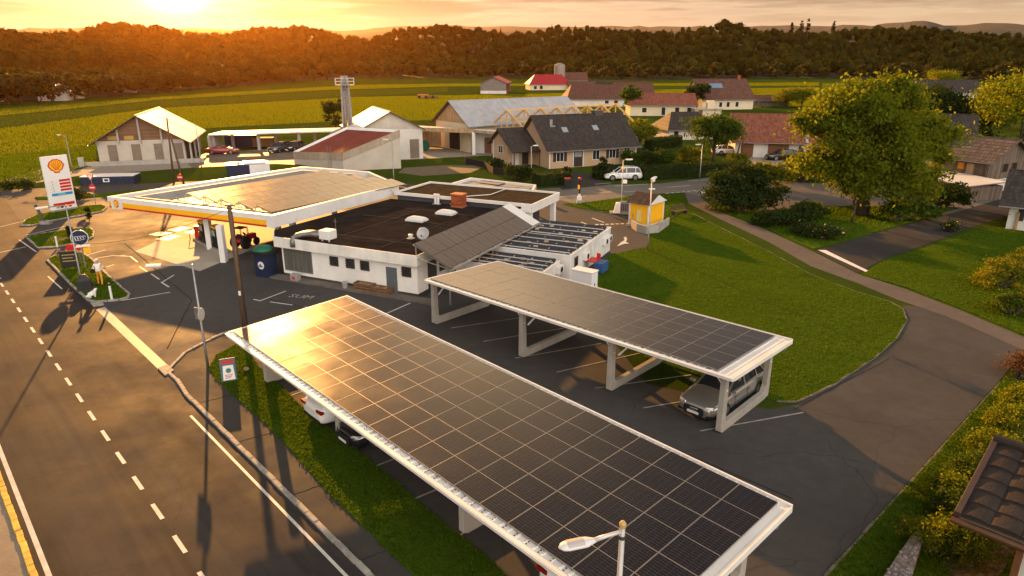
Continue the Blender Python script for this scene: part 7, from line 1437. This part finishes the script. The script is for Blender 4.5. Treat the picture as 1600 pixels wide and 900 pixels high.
def hedge(label,pts,w_,h,lm,seed,dens=150,ls=.22,group='clipped hedges'):
    a=Vector((pts[0][0],pts[0][1],0)); t=thing('hedge',label,'hedge',tuple(a),0,group); g=np.random.default_rng(seed); Qs=[]; b=B()
    for p,q_ in zip(pts,pts[1:]):
        p=Vector((p[0],p[1],0))-a; q_=Vector((q_[0],q_[1],0))-a; L_=(q_-p).length; d=(q_-p)/L_; s=Vector((-d.y,d.x,0)); n_=int(L_*dens*max(.6,h*.6))
        u_=g.random(n_)*L_; side=g.random(n_); v=np.where(side<.62,np.where(g.random(n_)<.6,-w_/2,w_/2),(g.random(n_)-.5)*w_)+g.normal(0,.06,n_); z=np.where(side<.62,g.random(n_)*h,h)+g.normal(0,.06,n_)+.07*np.sin(u_*1.3+seed)
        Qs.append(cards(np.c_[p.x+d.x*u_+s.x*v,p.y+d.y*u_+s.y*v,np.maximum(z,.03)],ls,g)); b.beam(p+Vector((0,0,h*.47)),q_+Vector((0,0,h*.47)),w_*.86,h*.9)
    Q=np.concatenate(Qs); link('foliage',npmesh('foliage',Q,np.arange(len(Q)).reshape(-1,4),lm),t); b.build('light_blocker',LD,t); return t  # solid core added inside each hedge to block light between the leaves
hedge('clipped hedge on the left behind the white parked car along the village road',px((929,279),(1003,273)),1.6,1.5,LD,81); hedge('long clipped hedge right of the white parked car along the village road',px((1003,281),(1085,277),(1150,272)),1.3,1.6,LD,82); hedge('clipped hedge in front of the beige annex by the village road',px((838,291),(884,286)),2.2,1.5,LD,83); hedge('tall clipped hedge behind the meadow left of the dark garden house',px((1012,236),(1060,228)),1.6,1.8,LD,84)
tree('conical_shrub','pointed dark conical evergreen before the entrance of the beige house','shrub',P(941,280),85,3.2,1.0,.1,40,2600,.22,LD,trunk=.08,blobs=[(0,0,.7,.85,.9),(0,0,1.5,.6,1),(0,0,2.3,.35,1.2)],spread=.16); tree('conical_shrub','pair of narrow dark evergreens by the hedge of the beige annex','shrub',P(877,283),86,2.4,.8,.1,30,2000,.22,LD,trunk=.08,blobs=[(-.5,0,.8,.5,1.4),(.5,.1,.9,.5,1.5)],spread=.14)['label']='narrow twin-tipped dark evergreen by the hedge of the beige annex'
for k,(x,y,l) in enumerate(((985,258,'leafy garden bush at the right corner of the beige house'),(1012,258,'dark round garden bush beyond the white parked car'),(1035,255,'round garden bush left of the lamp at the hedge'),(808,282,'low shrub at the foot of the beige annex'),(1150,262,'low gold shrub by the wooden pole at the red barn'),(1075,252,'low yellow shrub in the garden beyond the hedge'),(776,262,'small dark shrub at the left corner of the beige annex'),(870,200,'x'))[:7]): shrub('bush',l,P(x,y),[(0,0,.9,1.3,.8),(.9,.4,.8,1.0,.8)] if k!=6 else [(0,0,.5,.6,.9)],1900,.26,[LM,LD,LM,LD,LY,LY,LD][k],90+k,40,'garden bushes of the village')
for k,(x,y,h,l,z) in enumerate(((139,343,1.25,'narrow dark cypress on the far island behind the price sign',.1),(111,372,1.15,'narrow dark cypress on the middle grass island',.1))):
    tree('cypress',l,'shrub',P(x,y,z),110+k,h+.5,.35,.05,24,900,.12,LD,trunk=.04,blobs=[(0,0,h*.35,.22,1.6),(0,0,h*.75,.18,1.6)],spread=.07)
for k,(x,y,l) in enumerate(((18,296,'left roadside bush on the grass behind the crossing'),(42,296,'right roadside bush on the grass behind the crossing'),(123,311,'small shrub on the narrow green strip behind the price sign'))): shrub('bush',l,P(x,y),[(0,0,.5,.7,.8)],600,.22,LD,120+k,20)
b=B(); q=px((55,309),(120,307),(200,299),(240,296),(240,299),(190,304),(120,311),(58,312)); b.prism([(p.x,p.y) for p in q],0,.10); tag(b.build('grass_island',LAWN),kind='structure')
# trees along the wood edge, one by one
protos=[]; gw=np.random.default_rng(5); LW1=leafmat('edge_leaf',(.028,.034,.009),(.075,.070,.015),.45)
edge=[(-10+25*k+gw.uniform(-6,6),np.interp(-10+25*k,ex,[e[1] for e in EDGE])+gw.uniform(.2,2.2)) for k in range(0,66)]+[(605,121.5),(640,121.5),(820,122.5),(905,122.5),(925,128),(955,122),(860,123),(1212,122)]
for k,(x,y) in enumerate(edge):
    if k and 180<x<230 and False: continue
    g=P(x,y); dist=math.hypot(g.x,g.y); h=gw.uniform(7,13) if dist>350 else gw.uniform(7,10); lab='free-standing edge tree before the wooded hill'
    if k<5: 
        t=tree('edge_tree','round crowned tree in the row along the foot of the wooded hill','tree',g,140+k,10,4.3,1.2,45,1500,.95,LW1,trunk=.25,group='trees along the foot of the wooded hill',limbs=4); protos.append(t)
    else: t=dup(protos[k%5],(g.x,g.y,0),gw.uniform(0,6.28),'round crowned tree in the row along the foot of the wooded hill',None,(h/10*gw.uniform(.9,1.3),h/10*gw.uniform(.9,1.3),h/10))
for k,(x,yt) in enumerate(((1246,36),(1256,36),(1295,40),(663,47),(686,48),(1231,42))):
    az,de,el=column(x); r=de+330; z=hillz(x,r); h=CAMH+r*math.tan(math.atan((HZ-yt)/FPX*cos(az)))-z; t=tree('spruce','slender spruce standing above the ridge of the wooded hill','tree',(r*sin(az),r*cos(az)),200+k,h,2.4,h*.55,50,1100,1.0,FOREST,trunk=.35,group='spruces on the ridge',limbs=2,blobs=[(0,0,h*.6,2.3,1.5),(0,0,h*.74,1.9,1.6),(0,0,h*.86,1.3,1.8),(0,0,h*.95,.6,2)],spread=.5); t.location.z=z
# black silt fence by the annex
wl=px((727,256),(757,262),(770,272),(803,276)); t=thing('silt_fence','low black fabric fence across the grass left of the annex','fence',tuple(wl[0]),0); b=B()
for p,q_ in zip(wl,wl[1:]): p=p-wl[0]; q_=q_-wl[0]; b.beam(p+Vector((0,0,.45)),q_+Vector((0,0,.45)),.04,.85)
b.build('fabric',BLACK,t); b=B()
for p in wl: p=p-wl[0]; b.box(p.x-.05,p.x+.05,p.y-.05,p.y+.05,0,1.0)
b.build('posts',DOORB,t)
# ------------------------------------------------------------------ evening haze
b=B(); b.box(-2600,2600,-120,3300,-1.5,175); hz=b.build('haze','' and None or bpy.data.materials.new('haze')); m=hz.data.materials[0]; m.use_nodes=True; nt=m.node_tree; nt.nodes.clear(); o=nt.nodes.new('ShaderNodeOutputMaterial'); pv=nt.nodes.new('ShaderNodeVolumePrincipled')
pv.inputs['Color'].default_value=(1,.42,.07,1); pv.inputs['Density'].default_value=HAZE_D; pv.inputs['Anisotropy'].default_value=HAZE_G; nt.links.new(pv.outputs[0],o.inputs['Volume']); tag(hz,kind='stuff')
